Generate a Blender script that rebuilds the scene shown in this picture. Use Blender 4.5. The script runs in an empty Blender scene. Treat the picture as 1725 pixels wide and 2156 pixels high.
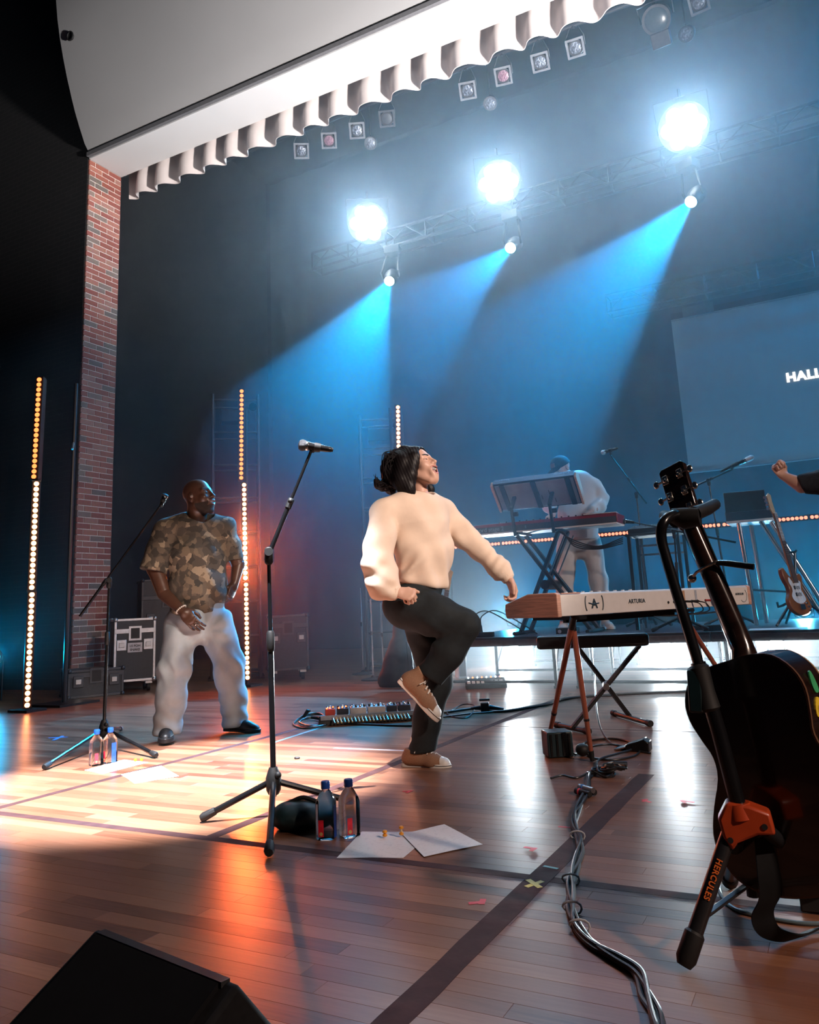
import bpy, bmesh, math, random
import numpy as np
from mathutils import Vector, Matrix

SC = bpy.context.scene
COL = SC.collection
random.seed(7)
PI = math.pi

# ------------------------------------------------------------------ camera
FPX, CXP, CYP = 1657.0, 862.5, 945.0          # focal length and principal point in photo pixels (1725 x 2156)
CAM_H = 0.75


def cam_axes(yaw, p, r):
    cy, sy, cp, sp, cr, sr = math.cos(yaw), math.sin(yaw), math.cos(p), math.sin(p), math.cos(r), math.sin(r)
    f = np.array([-sy * cp, cy * cp, sp]); ri = np.array([cy, sy, 0.0]); u = np.cross(ri, f)
    return np.array([cr * ri + sr * u, -sr * ri + cr * u, f])


CM = cam_axes(math.radians(27.75), math.radians(11.36), math.radians(-2.757))
CC = np.array([0, 0, CAM_H])
cd = bpy.data.cameras.new('camera'); cam = bpy.data.objects.new('camera', cd); COL.objects.link(cam)
cd.sensor_fit = 'HORIZONTAL'; cd.sensor_width = 36; cd.lens = FPX / 1725 * 36
cd.shift_y = -(1078 - CYP) / 1725; cd.clip_start = 0.02; cd.clip_end = 100
cam.matrix_world = Matrix(((CM[0][0], CM[1][0], -CM[2][0], 0), (CM[0][1], CM[1][1], -CM[2][1], 0),
                           (CM[0][2], CM[1][2], -CM[2][2], CAM_H), (0, 0, 0, 1)))
SC.camera = cam


def ray(x, y): return CM.T @ np.array([(x - CXP) / FPX, -(y - CYP) / FPX, 1.0])
def G(x, y, z=0.0):
    d = ray(x, y); return CC + d * ((z - CC[2]) / d[2])          # point of a pixel on the level z
def onY(x, y, Y): d = ray(x, y); return CC + d * (Y / d[1])       # point of a pixel on the upright plane Y
def onX(x, y, X): d = ray(x, y); return CC + d * (X / d[0])
def at(x, y, dep): return CC + ray(x, y) * dep                    # point of a pixel at a distance along the view
def V(p): return Vector((float(p[0]), float(p[1]), float(p[2])))


# ------------------------------------------------------------------ world, exposure
w = bpy.data.worlds.new('world'); SC.world = w; w.use_nodes = True
w.node_tree.nodes['Background'].inputs[0].default_value = (0.010, 0.016, 0.03, 1)
w.node_tree.nodes['Background'].inputs[1].default_value = 0.35
vs = SC.view_settings
vs.view_transform = 'Standard'; vs.look = 'None'; vs.exposure = 0.0; vs.gamma = 1.0; vs.use_curve_mapping = False
cy = SC.cycles
cy.use_denoising = True
cy.use_adaptive_sampling = True; cy.adaptive_threshold = 0.03
cy.max_bounces = 5; cy.diffuse_bounces = 2; cy.glossy_bounces = 3; cy.transmission_bounces = 5; cy.volume_bounces = 0
cy.transparent_max_bounces = 6
cy.sample_clamp_indirect = 4.0; cy.caustics_reflective = False; cy.caustics_refractive = False


def lamp(name, kind, loc, target, energy, color, size=0.1, spot=None, blend=0.3):
    ld = bpy.data.lights.new(name, kind); o = bpy.data.objects.new(name, ld); COL.objects.link(o)
    o.location = V(loc); ld.energy = energy; ld.color = color
    if kind == 'AREA': ld.shape = 'DISK'; ld.size = size
    else: ld.shadow_soft_size = size
    if kind == 'SPOT': ld.spot_size = math.radians(spot); ld.spot_blend = blend
    d = V(target) - V(loc)
    o.rotation_euler = d.to_track_quat('-Z', 'Y').to_euler()
    return o


# stage lamps: (position, aim). Fixtures are built round them further down.
BLIND = [onY(775, 470, 10.4), onY(1050, 385, 10.4), onY(1440, 268, 10.4)]
BEAM = [onY(820, 592, 10.55), onY(1075, 522, 10.55), onY(1455, 425, 10.55)]
BEAM_AIM = [onY(668, 885, 7.2), onY(850, 715, 7.2), onY(1060, 860, 7.2)]
# blinders, beams, pool, side wash, uplights
for i, p in enumerate(BLIND):
    lamp('blinder_light', 'SPOT', p + np.array([0.02, -0.16, -0.06]), (-1.2 + i * 0.5, 0.5, 1.0), [250, 310, 350][i], (0.12, 0.52, 0.95), 0.16, 110, 0.9)
for i, p in enumerate(BEAM):
    dd = BEAM_AIM[i] - p; dd = dd / np.linalg.norm(dd)
    lamp('beam_light', 'SPOT', p + dd * 0.03, BEAM_AIM[i], [5600, 3000, 6600][i], (0.0, 0.40, 0.95), 0.05, [22, 18, 25][i], 0.2)
lamp('pool_light', 'SPOT', (-1.3, 0.7, 8.2), G(385, 1640), 34000, (0.92, 0.93, 1.0), 0.05, 15.0, 0.5)
lamp('soffit_wash', 'SPOT', (1.7, 4.6, 2.6), (-3.6, 6.5, 6.9), 6600, (1.0, 0.96, 0.95), 0.2, 62, 0.9)
lamp('side_wash', 'SPOT', (5.2, 0.2, 4.4), (-1.3, 3.2, 0.5), 1350, (1.0, 0.74, 0.60), 0.15, 58, 0.8)
lamp('added_key_light', 'SPOT', (4.8, 1.3, 4.0), (-1.85, 3.5, 1.15), 2000, (1.0, 0.82, 0.70), 0.12, 13, 0.7)  # extra lamp added to brighten the singer, not a known source
lamp('added_riser_wash', 'SPOT', (5.8, 5.2, 2.8), (-2.0, 7.6, 1.5), 450, (0.95, 0.92, 1.0), 0.15, 40, 0.8)  # added lamp, lifts the dim keyboard player from the side
lamp('blue_wash', 'SPOT', (3.4, 10.6, 7.6), (-2.0, 9.5, 3.0), 1700, (0.0, 0.36, 0.80), 0.2, 95, 0.8)
# low lamps behind the riser (fixtures built further down); white with a blue cast
UPB = [onY(1085, 1402, 9.7), onY(1405, 1394, 9.7), onY(1640, 1388, 9.7)]
for p in UPB: p[2] = 0.15; lamp('floor_par_light', 'SPOT', p + np.array([0, -0.03, 0]), (0.25 * p[0], 0.0, 0.1), 800, (0.8, 0.93, 1.0), 0.09, 70, 0.5)
LCY = at(-16, 1384, 8.1); lamp('cyan_light', 'SPOT', LCY, LCY + np.array([0.7, -0.5, 0.6]), 150, (0.0, 0.50, 0.95), 0.08, 120, 0.6)
CYC = [(-4.3, 12.3, 0.22), (-2.0, 12.3, 0.22), (0.3, 12.3, 0.22), (2.6, 12.3, 0.22)]
for p in CYC: lamp('cyc_light', 'SPOT', p, (p[0], 13.6, 3.2), 420, (0.0, 0.42, 0.85), 0.12, 120, 0.8)
UPC = [onY(1075, 1288, 9.6), onY(1692, 1282, 9.3)]
for p in UPC: lamp('riser_par_light', 'SPOT', p + np.array([0, -0.03, 0]), (p[0] * 0.6, 0.0, 4.0), 110, (0.03, 0.56, 1.0), 0.05, 130, 0.7)
# ------------------------------------------------------------------ materials
def mat(name, col, rough=0.5, metal=0.0, var=0.12, scale=25.0, bump=0.0, spec=0.5, emit=None, estr=0.0, stretch=None, coat=0.0, sheen=0.0, trans=0.0):
    m = bpy.data.materials.new(name); m.use_nodes = True
    nt = m.node_tree; N = nt.nodes; L = nt.links; b = N['Principled BSDF']
    b.inputs['Roughness'].default_value = rough; b.inputs['Metallic'].default_value = metal
    b.inputs['Specular IOR Level'].default_value = spec
    b.inputs['Coat Weight'].default_value = coat; b.inputs['Sheen Weight'].default_value = sheen
    b.inputs['Transmission Weight'].default_value = trans
    tc = N.new('ShaderNodeTexCoord'); mp = N.new('ShaderNodeMapping'); nz = N.new('ShaderNodeTexNoise')
    L.new(tc.outputs['Object'], mp.inputs[0]); L.new(mp.outputs[0], nz.inputs['Vector'])
    if stretch: mp.inputs['Scale'].default_value = stretch
    nz.inputs['Scale'].default_value = scale; nz.inputs['Detail'].default_value = 4
    r = N.new('ShaderNodeValToRGB'); L.new(nz.outputs['Fac'], r.inputs[0])
    r.color_ramp.elements[0].position = 0.3; r.color_ramp.elements[1].position = 0.7
    r.color_ramp.elements[0].color = tuple(max(0, c * (1 - var)) for c in col) + (1,)
    r.color_ramp.elements[1].color = tuple(min(1, c * (1 + var)) for c in col) + (1,)
    L.new(r.outputs[0], b.inputs['Base Color'])
    if bump:
        bp = N.new('ShaderNodeBump'); bp.inputs['Strength'].default_value = bump; bp.inputs['Distance'].default_value = 0.01
        L.new(nz.outputs['Fac'], bp.inputs['Height']); L.new(bp.outputs[0], b.inputs['Normal'])
    if emit:
        b.inputs['Emission Color'].default_value = tuple(emit) + (1,); b.inputs['Emission Strength'].default_value = estr
    return m


def wood_floor_mat():
    m = bpy.data.materials.new('varnished_plank'); m.use_nodes = True
    nt = m.node_tree; N = nt.nodes; L = nt.links; b = N['Principled BSDF']
    geo = N.new('ShaderNodeNewGeometry'); oi = N.new('ShaderNodeObjectInfo')
    add = N.new('ShaderNodeMath'); add.operation = 'ADD'; L.new(geo.outputs['Random Per Island'], add.inputs[0]); L.new(oi.outputs['Random'], add.inputs[1])
    fr = N.new('ShaderNodeMath'); fr.operation = 'FRACT'; L.new(add.outputs[0], fr.inputs[0])
    tc = N.new('ShaderNodeNewGeometry'); mp = N.new('ShaderNodeMapping'); mp.inputs['Scale'].default_value = (2.2, 42, 1)
    L.new(tc.outputs['Position'], mp.inputs[0])
    off = N.new('ShaderNodeVectorMath'); off.operation = 'ADD'; L.new(mp.outputs[0], off.inputs[0]); L.new(fr.outputs[0], off.inputs[1])
    nz = N.new('ShaderNodeTexNoise'); nz.inputs['Scale'].default_value = 3; nz.inputs['Detail'].default_value = 5; nz.inputs['Distortion'].default_value = 0.6
    L.new(off.outputs[0], nz.inputs['Vector'])
    r = N.new('ShaderNodeValToRGB'); e = r.color_ramp.elements
    e[0].position = 0.0; e[0].color = (0.085, 0.032, 0.018, 1)
    e[1].position = 1.0; e[1].color = (0.34, 0.165, 0.095, 1)
    k = e.new(0.35); k.color = (0.19, 0.080, 0.046, 1); k2 = e.new(0.75); k2.color = (0.26, 0.115, 0.066, 1)
    mx = N.new('ShaderNodeMath'); mx.operation = 'MULTIPLY_ADD'; L.new(nz.outputs['Fac'], mx.inputs[0]); mx.inputs[1].default_value = 0.55
    sub = N.new('ShaderNodeMath'); sub.operation = 'MULTIPLY_ADD'; L.new(fr.outputs[0], sub.inputs[0]); sub.inputs[1].default_value = 0.75; sub.inputs[2].default_value = -0.15
    L.new(sub.outputs[0], mx.inputs[2]); L.new(mx.outputs[0], r.inputs[0]); L.new(r.outputs[0], b.inputs['Base Color'])
    b.inputs['Roughness'].default_value = 0.29
    b.inputs['Specular IOR Level'].default_value = 0.42
    return m


def brick_mat():
    m = bpy.data.materials.new('fired_brick'); m.use_nodes = True
    nt = m.node_tree; N = nt.nodes; L = nt.links; b = N['Principled BSDF']
    oi = N.new('ShaderNodeObjectInfo'); r = N.new('ShaderNodeValToRGB'); r.color_ramp.interpolation = 'CONSTANT'
    e = r.color_ramp.elements
    e[0].position = 0; e[0].color = (0.46, 0.15, 0.11, 1); e[1].position = 0.25; e[1].color = (0.55, 0.22, 0.16, 1)
    for p, c in ((0.5, (0.40, 0.12, 0.09)), (0.68, (0.52, 0.26, 0.20)), (0.8, (0.25, 0.20, 0.175)), (0.92, (0.33, 0.24, 0.20))):
        k = e.new(p); k.color = c + (1,)
    L.new(oi.outputs['Random'], r.inputs[0])
    g = N.new('ShaderNodeNewGeometry'); nz = N.new('ShaderNodeTexNoise'); nz.inputs['Scale'].default_value = 40; nz.inputs['Detail'].default_value = 4
    L.new(g.outputs['Position'], nz.inputs['Vector'])
    mx = N.new('ShaderNodeMix'); mx.data_type = 'RGBA'; mx.blend_type = 'MULTIPLY'; mx.inputs['Factor'].default_value = 0.5
    L.new(r.outputs[0], mx.inputs['A']); L.new(nz.outputs['Color'], mx.inputs['B']); L.new(mx.outputs['Result'], b.inputs['Base Color'])
    b.inputs['Roughness'].default_value = 0.85
    return m


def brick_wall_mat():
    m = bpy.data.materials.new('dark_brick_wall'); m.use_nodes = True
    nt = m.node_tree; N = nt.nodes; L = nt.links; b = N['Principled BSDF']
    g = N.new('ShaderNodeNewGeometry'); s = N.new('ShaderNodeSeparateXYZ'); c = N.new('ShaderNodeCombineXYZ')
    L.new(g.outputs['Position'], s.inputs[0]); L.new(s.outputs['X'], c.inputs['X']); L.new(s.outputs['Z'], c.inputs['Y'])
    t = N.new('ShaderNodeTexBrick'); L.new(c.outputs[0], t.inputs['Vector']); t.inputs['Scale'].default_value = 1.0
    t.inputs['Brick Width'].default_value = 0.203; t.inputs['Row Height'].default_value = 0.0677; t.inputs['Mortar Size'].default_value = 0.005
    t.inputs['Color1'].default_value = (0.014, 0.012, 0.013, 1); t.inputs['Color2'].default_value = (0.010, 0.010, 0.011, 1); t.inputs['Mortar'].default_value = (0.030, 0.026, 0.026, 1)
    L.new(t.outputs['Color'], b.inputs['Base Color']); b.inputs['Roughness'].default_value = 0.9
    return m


def emis(name, col, s, sample=True):
    m = bpy.data.materials.new(name); m.use_nodes = True
    N = m.node_tree.nodes; N.remove(N['Principled BSDF']); e = N.new('ShaderNodeEmission')
    e.inputs[0].default_value = tuple(col) + (1,); e.inputs[1].default_value = s
    m.node_tree.links.new(e.outputs[0], N['Material Output'].inputs[0])
    if not sample: m.cycles.emission_sampling = 'NONE'
    return m


MT = dict(
    plank=wood_floor_mat(), brick=brick_mat(), brickwall=brick_wall_mat(),
    mortar=mat('mortar', (0.85, 0.76, 0.70), 0.95, var=0.2, scale=60),
    plaster=mat('white_plaster', (0.80, 0.80, 0.80), 0.8, var=0.02, scale=2),
    greyplaster=mat('grey_plaster', (0.37, 0.368, 0.37), 0.85, var=0.05, scale=0.6),
    darktrim=mat('dark_reveal', (0.16, 0.16, 0.17), 0.8),
    black=mat('black_paint', (0.012, 0.012, 0.013), 0.55, var=0.3),
    blackdrape=mat('black_drape', (0.016, 0.018, 0.022), 0.95, var=0.3, scale=8),
    cyc=mat('blue_grey_backdrop', (0.026, 0.042, 0.06), 0.95, var=0.15, scale=2),
    blackgloss=mat('black_gloss', (0.006, 0.006, 0.007), 0.24, var=0.2),
    blackmetal=mat('black_metal', (0.014, 0.014, 0.016), 0.32, 0.0, var=0.2),
    rubber=mat('black_rubber', (0.005, 0.005, 0.0055), 0.6, var=0.3, scale=60),
    chrome=mat('chrome', (0.75, 0.76, 0.78), 0.16, 1.0, var=0.04),
    steel=mat('brushed_steel', (0.45, 0.46, 0.48), 0.35, 1.0, var=0.1, scale=80),
    alu=mat('truss_metal', (0.07, 0.075, 0.085), 0.45, 0.6, var=0.1),
    curtain=mat('cream_pleated_cloth', (0.66, 0.585, 0.56), 0.9, var=0.06, scale=4),
)


# ------------------------------------------------------------------ mesh builder
class MB:
    def __init__(s, org=(0, 0, 0)): s.v = []; s.f = []; s.org = tuple(float(c) for c in org)
    def add(s, vs, fs, M=None):
        o = len(s.v)
        for p in vs: s.v.append(tuple(M @ Vector(p)) if M is not None else tuple(float(c) for c in p))
        s.f += [tuple(i + o for i in f) for f in fs]; return s
    def box(s, c, d, M=None):
        x, y, z = d[0] / 2, d[1] / 2, d[2] / 2
        vs = [(c[0] + i * x, c[1] + j * y, c[2] + k * z) for i in (-1, 1) for j in (-1, 1) for k in (-1, 1)]
        return s.add(vs, [(0, 1, 3, 2), (4, 6, 7, 5), (0, 4, 5, 1), (2, 3, 7, 6), (0, 2, 6, 4), (1, 5, 7, 3)], M)
    def bar(s, p0, p1, wd, hd=None, up=(0, 0, 1)):
        p0, p1 = V(p0), V(p1); hd = hd or wd
        d = (p1 - p0); L = d.length; d.normalize(); u = Vector(up)
        if abs(d.dot(u)) > 0.98: u = Vector((1, 0, 0))
        x = d.cross(u).normalized(); y = x.cross(d).normalized()
        M = Matrix(((x.x, y.x, d.x, p0.x), (x.y, y.y, d.y, p0.y), (x.z, y.z, d.z, p0.z), (0, 0, 0, 1)))
        return s.box((0, 0, L / 2), (wd, hd, L), M)
    def tube(s, path, r, n=10, caps=True, closed=False):
        P = [V(p) for p in path]; k = len(P)
        R = [r] * k if not hasattr(r, '__len__') else list(r)
        vs, fs = [], []; prev = None
        for i, p in enumerate(P):
            if closed: t = (P[(i + 1) % k] - P[i - 1])
            else: t = (P[min(i + 1, k - 1)] - P[max(i - 1, 0)])
            t = t.normalized() if t.length > 1e-9 else Vector((0, 0, 1))
            if prev is None:
                a = Vector((0, 0, 1)) if abs(t.z) < 0.9 else Vector((1, 0, 0)); prev = t.cross(a).normalized()
            prev = (prev - t * prev.dot(t)).normalized(); b = t.cross(prev)
            for j in range(n):
                a = 2 * PI * j / n; vs.append(p + (prev * math.cos(a) + b * math.sin(a)) * R[i])
        m = k if closed else k - 1
        for i in range(m):
            for j in range(n):
                a, b_ = i * n + j, i * n + (j + 1) % n; c, d = ((i + 1) % k) * n + (j + 1) % n, ((i + 1) % k) * n + j
                fs.append((a, b_, c, d))
        if caps and not closed: fs.append(tuple(range(n - 1, -1, -1))); fs.append(tuple((k - 1) * n + j for j in range(n)))
        return s.add(vs, fs)
    def cyl(s, p0, p1, r0, r1=None, n=16): return s.tube([p0, p1], [r0, r0 if r1 is None else r1], n)
    def lathe(s, prof, n=20, M=None):           # profile [(r, z)] round z
        vs, fs = [], []
        for r, z in prof:
            for j in range(n): a = 2 * PI * j / n; vs.append((r * math.cos(a), r * math.sin(a), z))
        for i in range(len(prof) - 1):
            for j in range(n): fs.append((i * n + j, i * n + (j + 1) % n, (i + 1) * n + (j + 1) % n, (i + 1) * n + j))
        fs.append(tuple(range(n - 1, -1, -1))); fs.append(tuple((len(prof) - 1) * n + j for j in range(n)))
        return s.add(vs, fs, M)
    def prism(s, poly, z0, z1, M=None):         # polygon in xy, extruded in z
        n = len(poly); vs = [(x, y, z0) for x, y in poly] + [(x, y, z1) for x, y in poly]
        fs = [tuple(range(n - 1, -1, -1)), tuple(range(n, 2 * n))] + [(i, (i + 1) % n, (i + 1) % n + n, i + n) for i in range(n)]
        return s.add(vs, fs, M)
    def ball(s, c, r, n=12, m=8, sc=(1, 1, 1), M=None):
        vs = [(c[0], c[1], c[2] - r * sc[2])]; fs = []
        for i in range(1, m):
            t = -PI / 2 + PI * i / m
            for j in range(n):
                a = 2 * PI * j / n
                vs.append((c[0] + r * sc[0] * math.cos(t) * math.cos(a), c[1] + r * sc[1] * math.cos(t) * math.sin(a), c[2] + r * sc[2] * math.sin(t)))
        vs.append((c[0], c[1], c[2] + r * sc[2]))
        for j in range(n):
            fs.append((0, 1 + (j + 1) % n, 1 + j)); fs.append((len(vs) - 1, 1 + (m - 2) * n + j, 1 + (m - 2) * n + (j + 1) % n))
        for i in range(m - 2):
            for j in range(n):
                a, b = 1 + i * n + j, 1 + i * n + (j + 1) % n; fs.append((a, b, b + n, a + n))
        return s.add(vs, fs, M)
    def mesh(s, name, smooth=35):
        me = bpy.data.meshes.new(name); me.from_pydata([(p[0] - s.org[0], p[1] - s.org[1], p[2] - s.org[2]) for p in s.v], [], s.f); me.validate(); me.update()
        if smooth:
            me.polygons.foreach_set('use_smooth', [True] * len(me.polygons)); me.set_sharp_from_angle(angle=math.radians(smooth))
        return me
    def build(s, name, m, parent=None, bevel=0, smooth=35):
        me = s.mesh(name, smooth); me.materials.append(MT[m] if isinstance(m, str) else m)
        o = bpy.data.objects.new(name, me); COL.objects.link(o)
        if parent is not None: o.parent = parent
        if bevel:
            b = o.modifiers.new('bevel', 'BEVEL'); b.width = bevel; b.segments = 2; b.limit_method = 'ANGLE'; b.angle_limit = math.radians(40)
        return o


def tag(o, label, cat, group=None, kind=None):
    o['label'] = label; o['category'] = cat
    if group: o['group'] = group
    if kind: o['kind'] = kind
    return o
def structure(o, label=None):
    o['kind'] = 'structure'
    if label: o['label'] = label; o['category'] = 'structure'
    return o
def empty(name, loc=(0, 0, 0), rz=0.0, label=None, cat=None, group=None):
    o = bpy.data.objects.new(name, None); COL.objects.link(o); o.location = V(loc); o.rotation_euler = (0, 0, rz); o.empty_display_size = 0.05
    if label: tag(o, label, cat, group)
    return o
def clone(o, parent=None):
    c = o.copy(); COL.objects.link(c); c.parent = parent
    for ch in o.children: clone(ch, c)
    return c
def child(me, name, parent, loc=(0, 0, 0), rot=(0, 0, 0)):
    o = bpy.data.objects.new(name, me); COL.objects.link(o); o.parent = parent; o.location = loc; o.rotation_euler = rot; return o
def lettering(text, size, m, M, parent, name='lettering', depth=0.0008, align='LEFT', shear=0.0, spacing=1.0, bold=0.0):
    cu = bpy.data.curves.new(name, 'FONT'); cu.body = text; cu.size = size; cu.extrude = depth; cu.align_x = align; cu.shear = shear; cu.space_character = spacing; cu.offset = bold
    cu.resolution_u = 3
    t = bpy.data.objects.new(name, cu); COL.objects.link(t)
    dg = bpy.context.evaluated_depsgraph_get(); me = bpy.data.meshes.new_from_object(t.evaluated_get(dg))
    bpy.data.objects.remove(t); me.materials.clear(); me.materials.append(MT[m] if isinstance(m, str) else m)
    o = bpy.data.objects.new(name, me); COL.objects.link(o); o.parent = parent; o.matrix_local = M
    return o
def frame(o, x, y, z=None):
    x = V(x).normalized(); y = V(y); y = (y - x * y.dot(x)).normalized(); zz = x.cross(y)
    return Matrix(((x.x, y.x, zz.x, o[0]), (x.y, y.y, zz.y, o[1]), (x.z, y.z, zz.z, o[2]), (0, 0, 0, 1)))
def spline(pts, n=8):
    P = [np.array(p, float) for p in pts]; P = [2 * P[0] - P[1]] + P + [2 * P[-1] - P[-2]]; out = []
    for i in range(1, len(P) - 2):
        for k in range(n):
            t = k / n; a, b, c, d = P[i - 1], P[i], P[i + 1], P[i + 2]
            out.append(0.5 * ((2 * b) + (-a + c) * t + (2 * a - 5 * b + 4 * c - d) * t * t + (-a + 3 * b - 3 * c + d) * t ** 3))
    out.append(P[-2]); return out

def wall_at(base):
    """upright plane through base facing the viewer: returns P(px, py, dy), the world point of a pixel at dy behind that plane"""
    b = np.array(base, float); d = b[:2] / np.linalg.norm(b[:2]); ey = np.array([d[0], d[1], 0])
    def P(x, y, dy=0.0):
        r = ray(x, y); return CC + r * ((b @ ey + dy) / (r @ ey))
    P.ey = ey; P.ex = np.array([d[1], -d[0], 0]); return P
# ================================================================== THE PLACE
XC = -7.9
_a, _b = onX(188, 336, XC), onX(256, 372, XC)
YF, YB, ZS = float(_a[1]), float(_b[1]), float((_a[2] + _b[2]) / 2)

# ---- floor of narrow varnished planks
floor = MB().box((-2, 6.0, -0.06), (26, 16.2, 0.08)).build('floor', mat('sub_floor', (0.03, 0.015, 0.01), 0.8))
structure(floor, 'varnished brown hardwood plank stage floor with taped seams')
PW = 0.0572
rng = random.Random(3)
near, far = [], []
for j in range(int(12.9 / PW)):
    y = 0.7 + j * PW; x = -12.0 - rng.random()
    while x < 6.2:
        L = rng.choice((0.46, 0.61, 0.76, 0.91, 1.07, 1.22))
        q = CM @ (np.array([x + L / 2, y + PW / 2, 0]) - CC)
        vis = False
        for xx in (x, x + L / 2, x + L):
            q = CM @ (np.array([xx, y + PW / 2, 0]) - CC)
            if q[2] > 0.1:
                u, v_ = CXP + FPX * q[0] / q[2], CYP - FPX * q[1] / q[2]
                if -20 < u < 1745 and v_ < 2190: vis = True
        (near if vis and len(near) < 300 else far).append((x, y, L)); x += L
pmesh = {}
def plank_mesh(L):
    if L not in pmesh:
        g, b = 0.0002, 0.0005
        m = MB(); x0, x1, y0, y1 = g, L - g, g, PW - g
        vs = [(x0, y0, -0.018), (x1, y0, -0.018), (x1, y1, -0.018), (x0, y1, -0.018), (x0, y0, -b), (x1, y0, -b), (x1, y1, -b), (x0, y1, -b),
              (x0 + b, y0 + b, 0), (x1 - b, y0 + b, 0), (x1 - b, y1 - b, 0), (x0 + b, y1 - b, 0)]
        fs = [(8, 9, 10, 11)] + [(i, (i + 1) % 4, (i + 1) % 4 + 4, i + 4) for i in range(4)] + [(i + 4, (i + 1) % 4 + 4, (i + 1) % 4 + 8, i + 8) for i in range(4)]
        m.add(vs, fs); me = m.mesh('plank', 0); me.materials.append(MT['plank']); pmesh[L] = me
    return pmesh[L]
for x, y, L in near: child(plank_mesh(L), 'plank', floor, (x, y, 0))
m = MB()
for x, y, L in far:
    g = 0.0002
    m.add([(x + g, y + g, -0.018), (x + L - g, y + g, -0.018), (x + L - g, y + PW - g, -0.018), (x + g, y + PW - g, -0.018),
           (x + g, y + g, 0), (x + L - g, y + g, 0), (x + L - g, y + PW - g, 0), (x + g, y + PW - g, 0)],
          [(4, 5, 6, 7), (0, 1, 5, 4), (1, 2, 6, 5), (2, 3, 7, 6), (3, 0, 4, 7)])
o = m.build('plank_field', 'plank', floor, smooth=0); o['kind'] = 'stuff'

# ---- brick pier of the proscenium
pier = MB().box((XC - 0.156, (YF + YB) / 2 + 0.01, ZS / 2), (0.30, YB - YF - 0.03, ZS)).build('wall_proscenium', 'mortar')
structure(pier, 'red and grey brick pier with pale mortar joints beneath the white soffit')
U = (YB - YF) / 2.5; H1 = U / 3
def brick_me(L):
    t = 0.022; me = MB().box((-t / 2 + 0.0, L / 2, H1 / 2), (t, L - 0.0115, H1 - 0.0125)).mesh('brick', 0); me.materials.append(MT['brick']); return me
bf, bh = brick_me(U), brick_me(U / 2)
k = 0
while (k + 1) * H1 <= ZS + 0.02:
    seq = ('h', 'f', 'f') if k % 2 else ('f', 'f', 'h'); y = YF
    for c in seq:
        child(bf if c == 'f' else bh, 'brick', pier, (XC + rng.uniform(-0.0015, 0.0015), y, k * H1)); y += U if c == 'f' else U / 2
    k += 1
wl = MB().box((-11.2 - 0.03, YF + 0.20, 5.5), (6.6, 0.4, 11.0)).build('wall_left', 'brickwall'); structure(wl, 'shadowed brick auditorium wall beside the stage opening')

# ---- white soffit, grey fascia above it, dark shadow gap
XR = 7.5
soff = MB().box(((XC + XR) / 2, (YF + YB) / 2, ZS + 0.05), (XR - XC, YB - YF, 0.1)).build('ceiling', 'plaster'); structure(soff, 'white plaster soffit of the stage opening')
prof = [onX(x, y, XC) for x, y in ((188, 333), (178, 302), (168, 270), (158, 236), (150, 203), (141, 163), (133, 122), (126, 80), (121, 40), (118, 0))]
prof = [(p[1], p[2]) for p in prof]; prof += [(prof[-1][0] - 0.02, prof[-1][1] + 0.5), (prof[-1][0] - 0.02, prof[-1][1] + 1.6)]
prof[0] = (YF, ZS + 0.075)
m = MB(); n = len(prof)
vs = [(XC, y, z) for y, z in prof] + [(XR, y, z) for y, z in prof] + [(XC, YF + 0.3, prof[-1][1]), (XR, YF + 0.3, prof[-1][1]), (XC, YF + 0.3, prof[0][1]), (XR, YF + 0.3, prof[0][1])]
fs = [(i, i + n, i + n + 1, i + 1) for i in range(n - 1)] + [(n - 1, 2 * n - 1, 2 * n + 1, 2 * n), (2 * n, 2 * n + 1, 2 * n + 3, 2 * n + 2), (2 * n + 2, 2 * n + 3, n, 0)]
fs += [tuple(list(range(n)) + [2 * n, 2 * n + 2]), tuple([2 * n + 3, 2 * n + 1] + list(range(2 * n - 1, n - 1, -1)))]
fas = m.add(vs, fs).build('wall_fascia', 'greyplaster', smooth=50); structure(fas, 'curved grey plaster fascia above the white soffit')
tr = MB().box(((XC + XR) / 2, YF - 0.02, ZS + 0.045), (XR - XC, 0.05, 0.055)).build('trim_1', 'darktrim'); structure(tr, 'dark edge strip between fascia and soffit')
hp = onX(148, 76, XC + 0.35)
ho = MB().lathe([(0.062, 0), (0.062, 0.012), (0.046, 0.014), (0.046, -0.02)], 20, Matrix.Translation(V(onY(148, 76, np.interp(8.2, [p[1] for p in prof], [p[0] for p in prof]) - 0.0))) @ Matrix.Rotation(PI / 2, 4, 'X') @ Matrix.Rotation(0.2, 4, 'X')).build('cable_port', 'black')
tag(ho, 'small round black cable port high in the grey fascia', 'port')

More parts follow.
